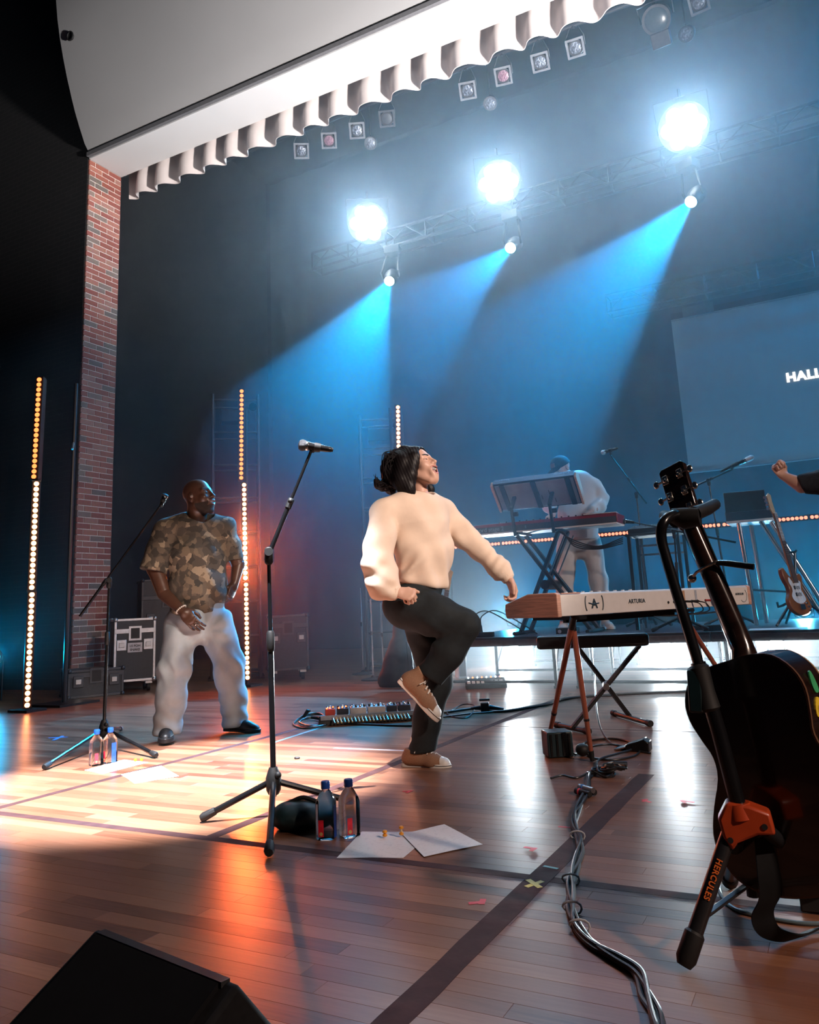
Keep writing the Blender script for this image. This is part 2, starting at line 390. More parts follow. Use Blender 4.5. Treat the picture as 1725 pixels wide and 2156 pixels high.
# ---- pleated valance behind the soffit
def pleats(x0, x1, Y, z0, z1, per, amp, nm, m_, seed=1, wob=0.03, thick=0.012):
    r = random.Random(seed); N = int((x1 - x0) / per * 14); mb = MB(); vs = []; R = 7
    ph = [0.0]
    for i in range(N): ph.append(ph[-1] + 2 * PI / 14 * (1 + 0.14 * math.sin(i * 0.13) + 0.12 * r.uniform(-1, 1)))
    for side in (0, 1):
        for i in range(N + 1):
            x = x0 + (x1 - x0) * i / N
            for k2 in range(R):
                t = k2 / (R - 1); a = amp * (0.45 + 0.55 * t)
                s = math.sin(ph[i]); s = s * (1.25 - 0.25 * s * s)
                vs.append((x + 0.25 * amp * math.cos(ph[i]) * t, Y + a * s + side * thick, z0 + (z1 - z0) * t - (wob * (0.5 - 0.5 * s) if t == 1 else 0)))
    W = (N + 1) * R; fs = []
    for i in range(N):
        for k2 in range(R - 1):
            a = i * R + k2; fs.append((a, a + 1, a + R + 1, a + R)); fs.append((W + a, W + a + R, W + a + R + 1, W + a + 1))
        a = i * R + R - 1; fs.append((a, W + a, W + a + R, a + R))
    return mb.add(vs, fs).build(nm, m_, smooth=60)
val = pleats(XC + 0.02, 5.0, YB + 0.10, ZS + 0.35, ZS - 0.27, 0.40, 0.085, 'pleated_valance', 'curtain', 2, 0.035)
tag(val, 'cream pleated valance hanging behind the white soffit', 'valance')

# ---- side and rear of the stage
o = pleats(-10.4, 6.5, 13.4, 10.5, 0.02, 0.7, 0.05, 'wall_back', 'cyc', 4, 0.0); structure(o, 'blue lit drape at the rear of the stage')
o = MB().box((-10.6, 10.2, 5.3), (0.12, 6.5, 10.6)).build('wall_side', 'blackdrape'); structure(o, 'black masking drape at the side of the stage')
o = MB().box((6.6, 10.2, 5.3), (0.12, 6.5, 10.6)).build('wall_right', 'blackdrape'); structure(o, 'black masking drape opposite the brick pier')
o = MB().box((-2, 10.2, 10.7), (17.4, 6.6, 0.1)).build('ceiling_grid', 'blackdrape'); structure(o, 'black fly loft overhead')

# ---- projection screen with a word of lyrics
YS = 12.6
s0, s1, s2 = onY(1411, 675, YS), onY(1455, 1000, YS), onY(1725, 963, YS)
sx, zt, zb = float((s0[0] + s1[0]) / 2), float(s0[2]), float((s1[2] + s2[2]) / 2)
scr = empty('projection_screen', (sx, YS, zb), 0, 'grey projection screen hanging at the rear with white lyric lettering', 'screen')
WS = 4.9; HS = zt - zb
MB().box((WS / 2, 0, HS / 2), (WS, 0.015, HS)).build('screen_cloth', mat('screen_cloth', (0.40, 0.42, 0.44), 0.8, var=0.03, scale=1, emit=(0.40, 0.43, 0.46), estr=0.012), scr)
MB().box((WS / 2, 0.03, HS + 0.05), (WS, 0.08, 0.10)).build('top_batten', 'black', scr)
MB().box((0.42, -0.03, HS + 0.07), (0.46, 0.03, 0.16)).build('gaffer_patch', mat('grey_cloth_patch', (0.10, 0.13, 0.16), 0.9), scr)
for zz in (0.02, HS - 0.02): MB().box((WS / 2, -0.012, zz), (WS, 0.006, 0.02)).build('hem', mat('screen_hem', (0.25, 0.27, 0.3), 0.8), scr)
t0 = onY(1657, 804, YS - 0.02); t1 = onY(1657, 786, YS - 0.02); hh = float(t1[2] - t0[2])
lettering('HALL', hh * 1.42, emis('lit_lyric', (1, 1, 1), 2.2, False), frame((t0[0] - sx, -0.016, t0[2] - zb), (1, 0, 0), (0, 0, 1)), scr, depth=0.001, spacing=1.12, bold=0.009)

# ---- trusses
def truss(name, x0, x1, Y, Z, label, w=0.3):
    T = empty(name, (x0, Y, Z), 0, label, 'truss'); L = x1 - x0
    for yy in (0, w):
        for zz in (0, w): MB().cyl((0, yy, zz), (L, yy, zz), 0.025, n=8).build('chord', 'alu', T)
    up = MB().cyl((0, 0, 0), (0, 0, w), 0.014, n=6).mesh('upright'); dg = MB().cyl((0, 0, 0), (w * 1.25, 0, w), 0.01, n=6).mesh('brace'); cr = MB().cyl((0, 0, 0), (0, w, 0), 0.012, n=6).mesh('rung')
    for q in (up, dg, cr): q.materials.append(MT['alu'])
    st = w * 2.5; kk = int(L / st)
    for i in range(kk + 1):
        x = i * st
        for yy in (0, w): child(up, 'upright', T, (x, yy, 0))
        child(cr, 'rung', T, (x, 0, 0)); child(cr, 'rung', T, (x, 0, w))
        if i < kk:
            child(dg, 'brace', T, (x, 0, 0)); child(dg, 'brace', T, (x + st, 0, 0), (0, 0, 0)).scale = (-1, 1, 1)
    return T
zt1 = float(onY(1052, 453, 10.72)[2])
truss('lighting_truss', -7.4, 5.5, 10.72, zt1, 'long box truss carrying the white blinder lamps and moving heads')
zt2 = float(onY(1277, 660, 12.2)[2])
truss('screen_truss', float(onY(1277, 640, 12.2)[0]), 4.5, 12.2, zt2, 'short box truss hung just above the projection screen')
# ================================================================== LAMPS ON THE TRUSS
MT['lampglow'] = emis('hot_lamp', (0.85, 0.95, 1.0), 90.0, False)
MT['beamglow'] = emis('beam_lens', (0.55, 0.88, 1.0), 14.0, False)
LOOK = np.array([0.0, 0.5, 1.2])
for i, p in enumerate(BLIND):
    d = V(LOOK + np.array([-0.6, 0, 0]) - p).normalized(); R = (-d).to_track_quat('Y', 'Z').to_matrix().to_4x4()
    B = empty('blinder_lamp', p, 0, ['white blinder lamp glaring nearest the brick pier', 'white blinder lamp glaring between two others', 'white blinder lamp glaring above the projection screen side'][i], 'stage light', 'white blinder lamps on the truss')
    B.matrix_world = Matrix.Translation(V(p)) @ R
    MB().lathe([(0.30, 0.0), (0.335, 0.0), (0.335, 0.15), (0.22, 0.20)], 28, Matrix.Translation((0, 0.012, 0)) @ Matrix.Rotation(-PI / 2, 4, 'X')).build('housing', 'black', B)
    lm = MB().lathe([(0.001, 0.03), (0.05, 0.028), (0.09, 0.016), (0.105, -0.01), (0.10, -0.06)], 18, Matrix.Rotation(PI / 2, 4, 'X')).mesh('lens'); lm.materials.append(MT['lampglow'])
    child(lm, 'lens', B, (0, 0, 0))
    for k_ in range(6): child(lm, 'lens', B, (0.195 * math.cos(k_ * PI / 3), 0.0, 0.195 * math.sin(k_ * PI / 3)))
    yk = MB()
    for s in (-1, 1): yk.box((s * 0.35, 0.1, 0.19), (0.012, 0.05, 0.42))
    yk.box((0, 0.1, 0.395), (0.712, 0.05, 0.012)); yk.cyl((0, 0.1, 0.39), (0, 0.1, 0.5), 0.02); yk.build('yoke', 'alu', B)
for i, p in enumerate(BEAM):
    d = V(BEAM_AIM[i] - p).normalized(); R = (-d).to_track_quat('Y', 'Z').to_matrix().to_4x4()
    Bm = empty('moving_head_lamp', p, 0, ['moving head lamp throwing a blue beam towards the man', 'moving head lamp throwing the narrow flat blue beam', 'moving head lamp throwing the widest blue beam beside the screen'][i], 'stage light', 'moving head lamps')
    Bm.matrix_world = Matrix.Translation(V(p)) @ R
    MB().lathe([(0.085, 0.0), (0.10, 0.02), (0.105, 0.10), (0.12, 0.18), (0.11, 0.30), (0.06, 0.36)], 20, Matrix.Rotation(-PI / 2, 4, 'X')).build('lamp_head', 'black', Bm)
    MB().lathe([(0.001, -0.012), (0.05, -0.008), (0.082, 0.0), (0.08, 0.008)], 24, Matrix.Rotation(-PI / 2, 4, 'X')).build('lens', 'beamglow', Bm)
    yy = MB(); wp = Bm.matrix_world.inverted()
    top = wp @ V((p[0], p[1] + 0.16, zt1 - 0.16)); mid = wp @ V((p[0], p[1] + 0.16, zt1 - 0.02))
    for s in (-1, 1): yy.tube([(s * 0.13, 0.16, 0), (s * 0.14, 0.17, 0.10), top + Vector((s * 0.10, 0, 0))], 0.02, 8)
    yy.build('yoke', 'black', Bm); MB().bar(top, mid, 0.26, 0.2).build('base_box', 'black', Bm, bevel=0.01)

# ---- pipe with par cans
YP = 7.8; zp = float(onY(800, 212, YP)[2])
pipe = MB().cyl((-8.6, YP, zp), (5.0, YP, zp), 0.026, n=10).build('lighting_pipe', 'alu'); tag(pipe, 'steel lighting pipe running behind the cream valance', 'pipe')
MT['parlens'] = mat('par_lens', (0.22, 0.25, 0.30), 0.10, 0.7, var=0.8, scale=40, bump=1.0)
MT['pargel'] = mat('lavender_gel', (0.26, 0.15, 0.19), 0.15, 0.4, var=0.4, scale=40, bump=0.8)
MT['gelframe'] = mat('grey_gel_frame', (0.16, 0.17, 0.19), 0.45, 0.5)
pars = [(635, 318, 0), (693, 296, 1), (752, 275, 0), (815, 250, 2), (985, 191, 0), (1060, 160, 1), (1138, 131, 0), (1212, 101, 0), (1472, 6, 0), (780, 302, 3), (1032, 218, 3), (1445, 72, 3)]
lab = {0: 'par can with faceted glass lens', 1: 'par can with a lavender gel', 2: 'par can with a dark lens', 3: 'dim par can hung lower behind the pipe'}
ordn = ['first', 'second', 'third', 'fourth', 'fifth', 'sixth', 'seventh', 'eighth', 'ninth']
for ip, (x, y, t) in enumerate(pars):
    Y0 = YP if t < 3 else YP + 0.5
    p = onY(x, y, Y0); P = empty('par_can', p, 0, lab[t] + (', %s on the pipe from the brick pier' % ordn[ip] if t < 3 else ', %s from the brick pier' % ordn[ip - 9]), 'stage light', {0: 'clear par cans on the pipe', 1: 'lavender par cans on the pipe', 2: 'dark par can', 3: 'dim par cans behind the pipe'}[t])
    d = V(np.array([-1.2, 0.8, 0.4]) - p); d.normalize(); R = (-d).to_track_quat('Y', 'Z').to_matrix().to_4x4(); P.matrix_world = Matrix.Translation(V(p)) @ R
    MB().lathe([(0.085, 0.0), (0.088, 0.03), (0.085, 0.18), (0.07, 0.27), (0.035, 0.31)], 18, Matrix.Rotation(-PI / 2, 4, 'X')).build('can', 'alu' if t == 3 else 'black', P)
    if t < 3:
        fr = MB()
        for s in (-1, 1): fr.box((s * 0.088, -0.008, 0), (0.024, 0.012, 0.2)); fr.box((0, -0.008, s * 0.088), (0.152, 0.012, 0.024))
        fr.build('gel_frame', 'gelframe' if t < 2 else 'alu', P)
    MB().lathe([(0.001, -0.004), (0.05, -0.002), (0.08, 0.003), (0.078, 0.01)], 20, Matrix.Rotation(-PI / 2, 4, 'X')).build('lens', {0: 'parlens', 1: 'pargel', 2: 'alu', 3: 'parlens'}[t], P)
    wp = P.matrix_world.inverted(); hk = wp @ V((p[0], YP, zp)); yk = MB()
    if t < 3:
        for s in (-1, 1): yk.tube([(s * 0.095, 0.12, 0), (s * 0.10, 0.10, 0.10), hk * 0.9 + Vector((s * 0.05, 0, 0))], 0.008, 6)
        yk.tube([hk * 0.88, hk], 0.02, 8); yk.build('yoke', 'alu', P)
    else:
        yk.tube([(0, 0.1, 0.05), wp @ V((p[0], Y0, zp + 1.2))], 0.01, 6); yk.build('drop_wire', 'alu', P)
# big round follow spot
p = onY(1382, 42, YP); F = empty('fresnel_lamp', p, 0, 'large round fresnel lamp with rear tail housing on the pipe', 'stage light'); d = V(np.array([-1.2, 0.8, 0.4]) - p).normalized()
F.matrix_world = Matrix.Translation(V(p)) @ (-d).to_track_quat('Y', 'Z').to_matrix().to_4x4()
MB().lathe([(0.15, 0.0), (0.155, 0.05), (0.14, 0.22), (0.07, 0.28)], 24, Matrix.Rotation(-PI / 2, 4, 'X')).build('housing', 'alu', F)
MB().lathe([(0.001, -0.03), (0.06, -0.025), (0.11, -0.01), (0.125, 0.002), (0.12, 0.01)], 24, Matrix.Rotation(-PI / 2, 4, 'X')).build('lens', mat('fresnel_glass', (0.05, 0.07, 0.085), 0.3), F)
MB().box((0.0, 0.06, -0.2), (0.2, 0.14, 0.16)).build('tail_box', 'alu', F, bevel=0.01)
MB().tube([(-0.17, 0.1, 0), (-0.18, 0.1, 0.17), (0.18, 0.1, 0.17), (0.17, 0.1, 0)], 0.012, 8).build('yoke', 'alu', F)
MB().tube([(0, 0.1, 0.16), F.matrix_world.inverted() @ V((p[0], YP, zp))], 0.018, 8).build('clamp', 'alu', F)
# ================================================================== FIGURES: smooth blended volumes meshed with surface nets
def grid(lo, hi, h):
    ax = [np.arange(lo[i], hi[i] + h, h, dtype=np.float32) for i in range(3)]
    return ax, np.meshgrid(*ax, indexing='ij')
def nets(f, lo, hi, h, smooth=2):
    ax, X = grid(lo, hi, h); D = f(X).astype(np.float32)
    D[0], D[-1], D[:, 0], D[:, -1], D[:, :, 0], D[:, :, -1] = [np.maximum(a, 1e-4) for a in (D[0], D[-1], D[:, 0], D[:, -1], D[:, :, 0], D[:, :, -1])]
    S = D < 0; nx, ny, nz = D.shape
    acc = np.zeros((nx - 1, ny - 1, nz - 1, 3), np.float32); cnt = np.zeros((nx - 1, ny - 1, nz - 1), np.float32)
    C = [(i, j, k) for i in (0, 1) for j in (0, 1) for k in (0, 1)]
    def sl(c): return tuple(slice(c[a], c[a] + (nx, ny, nz)[a] - 1) for a in range(3))
    for c in C:
        for a in range(3):
            if c[a]: continue
            e = list(c); e[a] = 1
            d0, d1 = D[sl(c)], D[sl(e)]; cr = (S[sl(c)] != S[sl(e)])
            t = np.where(cr, d0 / np.where(np.abs(d0 - d1) < 1e-9, 1, d0 - d1), 0)
            cnt += cr
            for b in range(3): acc[..., b] += cr * (t if b == a else c[b])
    act = cnt > 0; idx = np.full(act.shape, -1, np.int64); ii = np.argwhere(act); idx[act] = np.arange(len(ii))
    V_ = (ii + acc[act] / cnt[act][:, None]) * h + np.array(lo)
    Q = []
    for a in range(3):
        b, c = (a + 1) % 3, (a + 2) % 3
        s0 = [slice(None)] * 3; s1 = [slice(None)] * 3; s0[a] = slice(0, -1); s1[a] = slice(1, None)
        e = np.argwhere(S[tuple(s0)] != S[tuple(s1)])
        lim = (nx, ny, nz); e = e[(e[:, b] > 0) & (e[:, c] > 0) & (e[:, b] < lim[b] - 1) & (e[:, c] < lim[c] - 1)]
        ins = S[e[:, 0], e[:, 1], e[:, 2]]
        def cell(db, dc):
            q = e.copy(); q[:, b] -= db; q[:, c] -= dc; return idx[q[:, 0], q[:, 1], q[:, 2]]
        q = np.stack([cell(1, 1), cell(0, 1), cell(0, 0), cell(1, 0)], 1)
        q = np.where(ins[:, None], q, q[:, ::-1]); Q.append(q)
    Q = np.concatenate(Q); Q = Q[(Q >= 0).all(1)]
    for _ in range(smooth):
        s = np.zeros_like(V_); n = np.zeros(len(V_))
        for a, b in ((0, 1), (1, 2), (2, 3), (3, 0)):
            np.add.at(s, Q[:, a], V_[Q[:, b]]); np.add.at(n, Q[:, a], 1)
        ok = n > 0; V_[ok] = 0.5 * V_[ok] + 0.5 * s[ok] / n[ok][:, None]
    return V_, Q
def sub(X, p): return [X[i] - np.float32(p[i]) for i in range(3)]
def cap(X, a, b, ra, rb):
    a = np.array(a, float); b = np.array(b, float); d = b - a; L2 = max(float(d @ d), 1e-9); q = sub(X, a)
    t = np.clip((q[0] * d[0] + q[1] * d[1] + q[2] * d[2]) / L2, 0, 1)
    return np.sqrt((q[0] - t * d[0]) ** 2 + (q[1] - t * d[1]) ** 2 + (q[2] - t * d[2]) ** 2) - (ra + t * (rb - ra))
def ell(X, c, r, R=None):
    q = sub(X, c)
    if R is not None: q = [q[0] * R[i][0] + q[1] * R[i][1] + q[2] * R[i][2] for i in range(3)]
    k0 = np.sqrt(sum((q[i] / r[i]) ** 2 for i in range(3))); k1 = np.sqrt(sum((q[i] / r[i] ** 2) ** 2 for i in range(3)))
    return k0 * (k0 - 1) / np.maximum(k1, 1e-6)
def smin(a, b, k):
    h = np.clip(0.5 + 0.5 * (b - a) / k, 0, 1); return b + (a - b) * h - k * h * (1 - h)
def smax(a, b, k): return -smin(-a, -b, k)
def chain(X, pts, rad, k=0.02):
    D = None
    for i in range(len(pts) - 1):
        d = cap(X, pts[i], pts[i + 1], rad[i], rad[i + 1]); D = d if D is None else smin(D, d, k)
    return D
def echain(X, pts, rad, n, ratio, k=0.04):
    n = np.array(n, float); n = n / np.linalg.norm(n); s = 1 / ratio - 1
    c0 = X[0] * n[0] + X[1] * n[1] + X[2] * n[2]
    Y = [X[i] + c0 * s * n[i] for i in range(3)]
    P = [np.array(p) + (np.array(p) @ n) * s * n for p in pts]
    return chain(Y, P, rad, k) * (0.5 + 0.5 * ratio)
def plane(X, p, n):
    n = np.array(n, float); n = n / np.linalg.norm(n); q = sub(X, p); return q[0] * n[0] + q[1] * n[1] + q[2] * n[2]
def crumple(X, a, s=1.0, ph=0.0):
    x, y, z = [c * s for c in X]
    return a * (np.sin(23 * z + 9 * x + 3 * np.sin(11 * x + 5 * y + ph) + ph) * 0.5 + np.sin(17 * x - 21 * z + 14 * y + 2.5 * np.sin(13 * z + ph)) * 0.35 + np.sin(41 * z + 25 * y - 17 * x + 2 * np.sin(19 * x)) * 0.2)
def figmesh(name, parts, mats, parent):
    """parts: list of (verts, quads, material index or function(centroids)->indices)"""
    vs, qs, mi, o = [], [], [], 0
    for v, q, f in parts:
        vs.append(v); qs.append(q + o); o += len(v)
        mi.append(f(v[q].mean(1)).astype(np.int32) if callable(f) else np.full(len(q), f, np.int32))
    vs = np.concatenate(vs); qs = np.concatenate(qs); mi = np.concatenate(mi)
    me = bpy.data.meshes.new(name); n = len(qs)
    me.vertices.add(len(vs)); me.vertices.foreach_set('co', vs.astype(np.float32).ravel())
    me.loops.add(n * 4); me.loops.foreach_set('vertex_index', qs.astype(np.int32).ravel())
    me.polygons.add(n); me.polygons.foreach_set('loop_start', np.arange(0, n * 4, 4, dtype=np.int32)); me.polygons.foreach_set('loop_total', np.full(n, 4, np.int32))
    me.polygons.foreach_set('material_index', mi); me.polygons.foreach_set('use_smooth', np.ones(n, bool))
    me.update(calc_edges=True); me.validate()
    for m in mats: me.materials.append(MT[m] if isinstance(m, str) else m)
    ob = bpy.data.objects.new(name, me); COL.objects.link(ob); ob.parent = parent
    return ob


class Figure:
    """local frame: x to the side, y away from the viewer, z up; J turns a photo pixel into a local point at local depth dy"""
    def __init__(s, base, label, group=None, name='person'):
        s.B = np.array(base, float); d = s.B[:2] - CC[:2]; d = d / np.linalg.norm(d)
        s.ey = np.array([d[0], d[1], 0]); s.ex = np.array([d[1], -d[0], 0]); s.ez = np.array([0, 0, 1.0])
        s.o = empty(name, s.B, math.atan2(s.ex[1], s.ex[0]), label, 'person', group)
    def J(s, x, y, dy=0.0):
        d = ray(x, y); q = CC - s.B; t = (dy - q @ s.ey) / (d @ s.ey); p = q + d * t
        return np.array([p @ s.ex, p @ s.ey, p[2]])


def box_of(pts, pad):
    P = np.array(pts); return P.min(0) - pad, P.max(0) + pad


def head(c, f, u, s, neck, jaw=1.0, mouth='laugh', beard=False, h=0.0021, eyes='closed', width=1.0, neckr=0.052):
    """returns (verts, quads, material function); materials: 0 skin 1 lips 2 teeth 3 mouth 4 brow/lash 5 beard"""
    f = np.array(f, float); f /= np.linalg.norm(f); u = np.array(u, float); u = u - f * (u @ f); u /= np.linalg.norm(u); l = np.cross(u, f)
    R = np.array([f, l, u]); c = np.array(c, float)
    def loc(X): q = sub(X, c); return [(q[0] * R[i][0] + q[1] * R[i][1] + q[2] * R[i][2]) / s for i in range(3)]
    nb = R @ (np.array(neck) - c) / s
    mo = 0.025 if mouth == 'laugh' else (0.011 if mouth == 'smile' else 0.003)
    mw = 0.031 if mouth != 'shut' else 0.02
    lipU = [(0.094, -mw, -0.052 + 0.004), (0.107, -mw * 0.5, -0.046), (0.1105, 0, -0.0475), (0.107, mw * 0.5, -0.046), (0.094, mw, -0.052 + 0.004)]
    lipL = [(0.094, -mw, -0.052 + 0.002), (0.103 - mo * 0.2, -mw * 0.55, -0.055 - mo), (0.106 - mo * 0.25, 0, -0.058 - mo * 1.15), (0.103 - mo * 0.2, mw * 0.55, -0.055 - mo), (0.094, mw, -0.052 + 0.002)]
    def S(X):
        Q = loc(X); Q = [Q[0], Q[1] / width, Q[2]]; A = [Q[0], np.abs(Q[1]), Q[2]]
        d = ell(Q, (-0.012, 0, 0.038), (0.098, 0.077, 0.088))
        d = smin(d, ell(Q, (0.034, 0, -0.028), (0.064, 0.058, 0.080)), 0.03)
        d = smin(d, ell(Q, (0.070, 0, -0.100 - mo * 0.6), (0.023, 0.024 * jaw, 0.019)), 0.026)
        d = smin(d, cap(A, (0.005, 0.052 * jaw, -0.055), (0.055, 0.026 * jaw, -0.098 - mo * 0.5), 0.017, 0.016), 0.03)
        d = smin(d, ell(A, (0.063, 0.040, -0.020), (0.024, 0.022, 0.022)), 0.022)
        d = smin(d, cap(A, (0.083, 0.008, 0.030), (0.070, 0.046, 0.030), 0.011, 0.010), 0.02)
        d = smax(d, -ell(A, (0.104, 0.030, 0.012), (0.020, 0.020, 0.013)), 0.014)
        d = smin(d, ell(A, (0.076, 0.030, 0.011), (0.0145, 0.016, 0.0125)), 0.006)
        d = smin(d, cap(Q, (0.090, 0, 0.022), (0.116, 0, -0.018), 0.0075, 0.0095), 0.014)
        d = smin(d, ell(Q, (0.113, 0, -0.021), (0.0125, 0.0115, 0.0100)), 0.008)
        d = smin(d, ell(A, (0.102, 0.012, -0.024), (0.011, 0.0085, 0.008)), 0.006)
        d = smin(d, ell(Q, (0.085, 0, -0.052 - mo * 0.4), (0.021, 0.036, 0.026 + mo)), 0.02)
        if mo > 0.005: d = smax(d, -ell(Q, (0.106, 0, -0.053 - mo * 0.45), (0.030, mw * 0.95, mo * 0.95)), 0.004)
        d = smin(d, np.minimum(chain(Q, lipU, [0.002, 0.0042, 0.0046, 0.0042, 0.002], 0.003), chain(Q, lipL, [0.002, 0.0048, 0.0056, 0.0048, 0.002], 0.003)), 0.004)
        if mo > 0.005:
            d = np.minimum(d, ell(Q, (0.083, 0, -0.0505), (0.018, mw * 0.88, 0.0062 if mouth == 'laugh' else 0.009)))
            if mouth == 'laugh': d = np.minimum(d, ell(Q, (0.080, 0, -0.058 - mo * 1.0), (0.017, mw * 0.6, 0.0042)))
        ear = ell(A, (-0.008, 0.079, -0.002), (0.019, 0.0095, 0.031)); ear = smax(ear, -ell(A, (-0.002, 0.089, 0.0), (0.010, 0.007, 0.020)), 0.004)
        d = smin(d, ear, 0.006)
        d = smin(d, cap(Q, (-0.022, 0, -0.055), nb, neckr * 0.95, neckr), 0.03)
        return d * s
    pts = [c + R.T @ np.array(v) * s for v in ((0.13, 0, 0), (-0.12, 0, 0), (0, 0.1, 0), (0, -0.1, 0), (0, 0, 0.14), (0.05, 0, -0.15))] + [np.array(neck)]
    lo, hi = box_of(pts, 0.035)
    v, q = nets(S, lo, hi, h, 1)
    def mf(Cn):
        Q = (R @ (Cn - c).T) / s; Q[1] /= width; X = [Q[0], Q[1], Q[2]]; A = [Q[0], np.abs(Q[1]), Q[2]]; m = np.zeros(len(Cn), int)
        if beard:
            bd = (Q[2] < -0.050) & (Q[0] > 0.01) & ((Q[2] < -0.075) | (np.abs(Q[1]) > 0.036)) & (Q[2] > -0.135); bd |= (np.abs(Q[2] + 0.0365) < 0.006) & (Q[0] > 0.09) & (np.abs(Q[1]) < 0.026); m[bd] = 5
        m[np.minimum(chain(X, lipU, [0.0035, 0.0052, 0.0056, 0.0052, 0.0035], 0.003), chain(X, lipL, [0.0030, 0.0050, 0.0058, 0.0050, 0.0030], 0.003)) < 0.0010] = 1
        if mo > 0.005:
            inn = ell(X, (0.100, 0, -0.053 - mo * 0.45), (0.028, mw * 0.92, mo * 0.95)) < 0.002
            inn &= m != 1; m[inn] = 3
            t = ell(X, (0.083, 0, -0.0505), (0.020, mw * 0.92, 0.0080 if mouth == 'laugh' else 0.0105)) < 0.0008
            if mouth == 'laugh': t |= ell(X, (0.080, 0, -0.058 - mo), (0.019, mw * 0.66, 0.0055)) < 0.0008
            m[t & (m == 3)] = 2
        br = chain(A, [(0.094, 0.013, 0.033), (0.092, 0.030, 0.040), (0.074, 0.049, 0.034)], [0.0035, 0.003, 0.001], 0.003) < 0.003
        la = chain(A, [(0.090, 0.017, 0.009), (0.092, 0.030, 0.0065), (0.080, 0.044, 0.009)], [0.0008, 0.0012, 0.001], 0.001) < 0.0017
        m[br | la] = 4
        return m
    return v, q, mf


def hand(wrist, a, c, side, s=1.0, curl=(70, 85, 45), thumb='along', spread=0.0, h=0.0022, arm=None, armr=0.03):
    """a: wrist to knuckles, c: back of the hand; side +1 right hand, -1 left hand"""
    a = np.array(a, float); a /= np.linalg.norm(a); c = np.array(c, float); c = c - a * (c @ a); c /= np.linalg.norm(c)
    b = np.cross(c, a) * side; R = np.array([a, b, c]); w = np.array(wrist, float)
    def loc(X): q = sub(X, w); return [(q[0] * R[i][0] + q[1] * R[i][1] + q[2] * R[i][2]) / s for i in range(3)]
    F = []
    for i, (bb, L, r) in enumerate(((0.028, 0.044, 0.0088), (0.009, 0.048, 0.0090), (-0.010, 0.045, 0.0086), (-0.028, 0.036, 0.0076))):
        p = np.array([0.088 - (0.004, 0, 0.004, 0.012)[i], bb, -0.002]); P = [p]; th = 0
        for k, l in enumerate((L, L * 0.62, L * 0.5)):
            th += math.radians(curl[k] * (1 + 0.06 * (i - 1.5))); sp = spread * (1.5 - i) * 0.5
            p = p + l * np.array([math.cos(th) * math.cos(sp), math.cos(th) * math.sin(sp), -math.sin(th)]); P.append(p)
        F.append((P, [r * 1.08, r, r * 0.92, r * 0.8]))
    T = {'along': [(0.020, 0.026, -0.008), (0.050, 0.046, -0.012), (0.080, 0.050, -0.016), (0.106, 0.046, -0.018)],
         'over': [(0.020, 0.026, -0.010), (0.048, 0.044, -0.026), (0.074, 0.034, -0.044), (0.086, 0.012, -0.050)],
         'relax': [(0.020, 0.026, -0.008), (0.046, 0.044, -0.020), (0.074, 0.050, -0.032), (0.096, 0.046, -0.040)]}[thumb]
    nb = None if arm is None else R @ (np.array(arm) - w) / s
    def S(X):
        Q = loc(X)
        d = ell(Q, (0.050, 0.002, 0.0), (0.052, 0.041, 0.0165)); d = smin(d, ell(Q, (0.030, 0.022, -0.010), (0.030, 0.020, 0.016)), 0.012)
        d = smin(d, chain(Q, [(0.086, 0.028, -0.002), (0.09, 0.009, 0.0), (0.086, -0.010, 0.0), (0.078, -0.028, -0.003)], [0.0098, 0.0105, 0.0098, 0.0085], 0.004), 0.01)
        for P, r in F: d = smin(d, chain(Q, P, r, 0.003), 0.0035)
        d = smin(d, chain(Q, T, [0.016, 0.0125, 0.0105, 0.0085], 0.006), 0.008)
        if nb is not None: d = smin(d, cap(Q, (0.012, 0, 0), nb, 0.026, armr / s), 0.02)
        return d * s
    pts = [w + R.T @ np.array(p) * s for P, _ in F for p in P] + [w + R.T @ np.array(p) * s for p in T] + [w] + ([np.array(arm)] if arm is not None else [])
    lo, hi = box_of(pts, 0.03 + (armr if arm is not None else 0) * 0.5)
    v, q = nets(S, lo, hi, h, 1); return v, q, 0


def part(fig, name, f, pts, pad, h, mats, mf=0, smooth=2):
    lo, hi = box_of(pts, pad); v, q = nets(f, lo, hi, h, smooth)
    return figmesh(name, [(v, q, mf)], mats, fig.o)


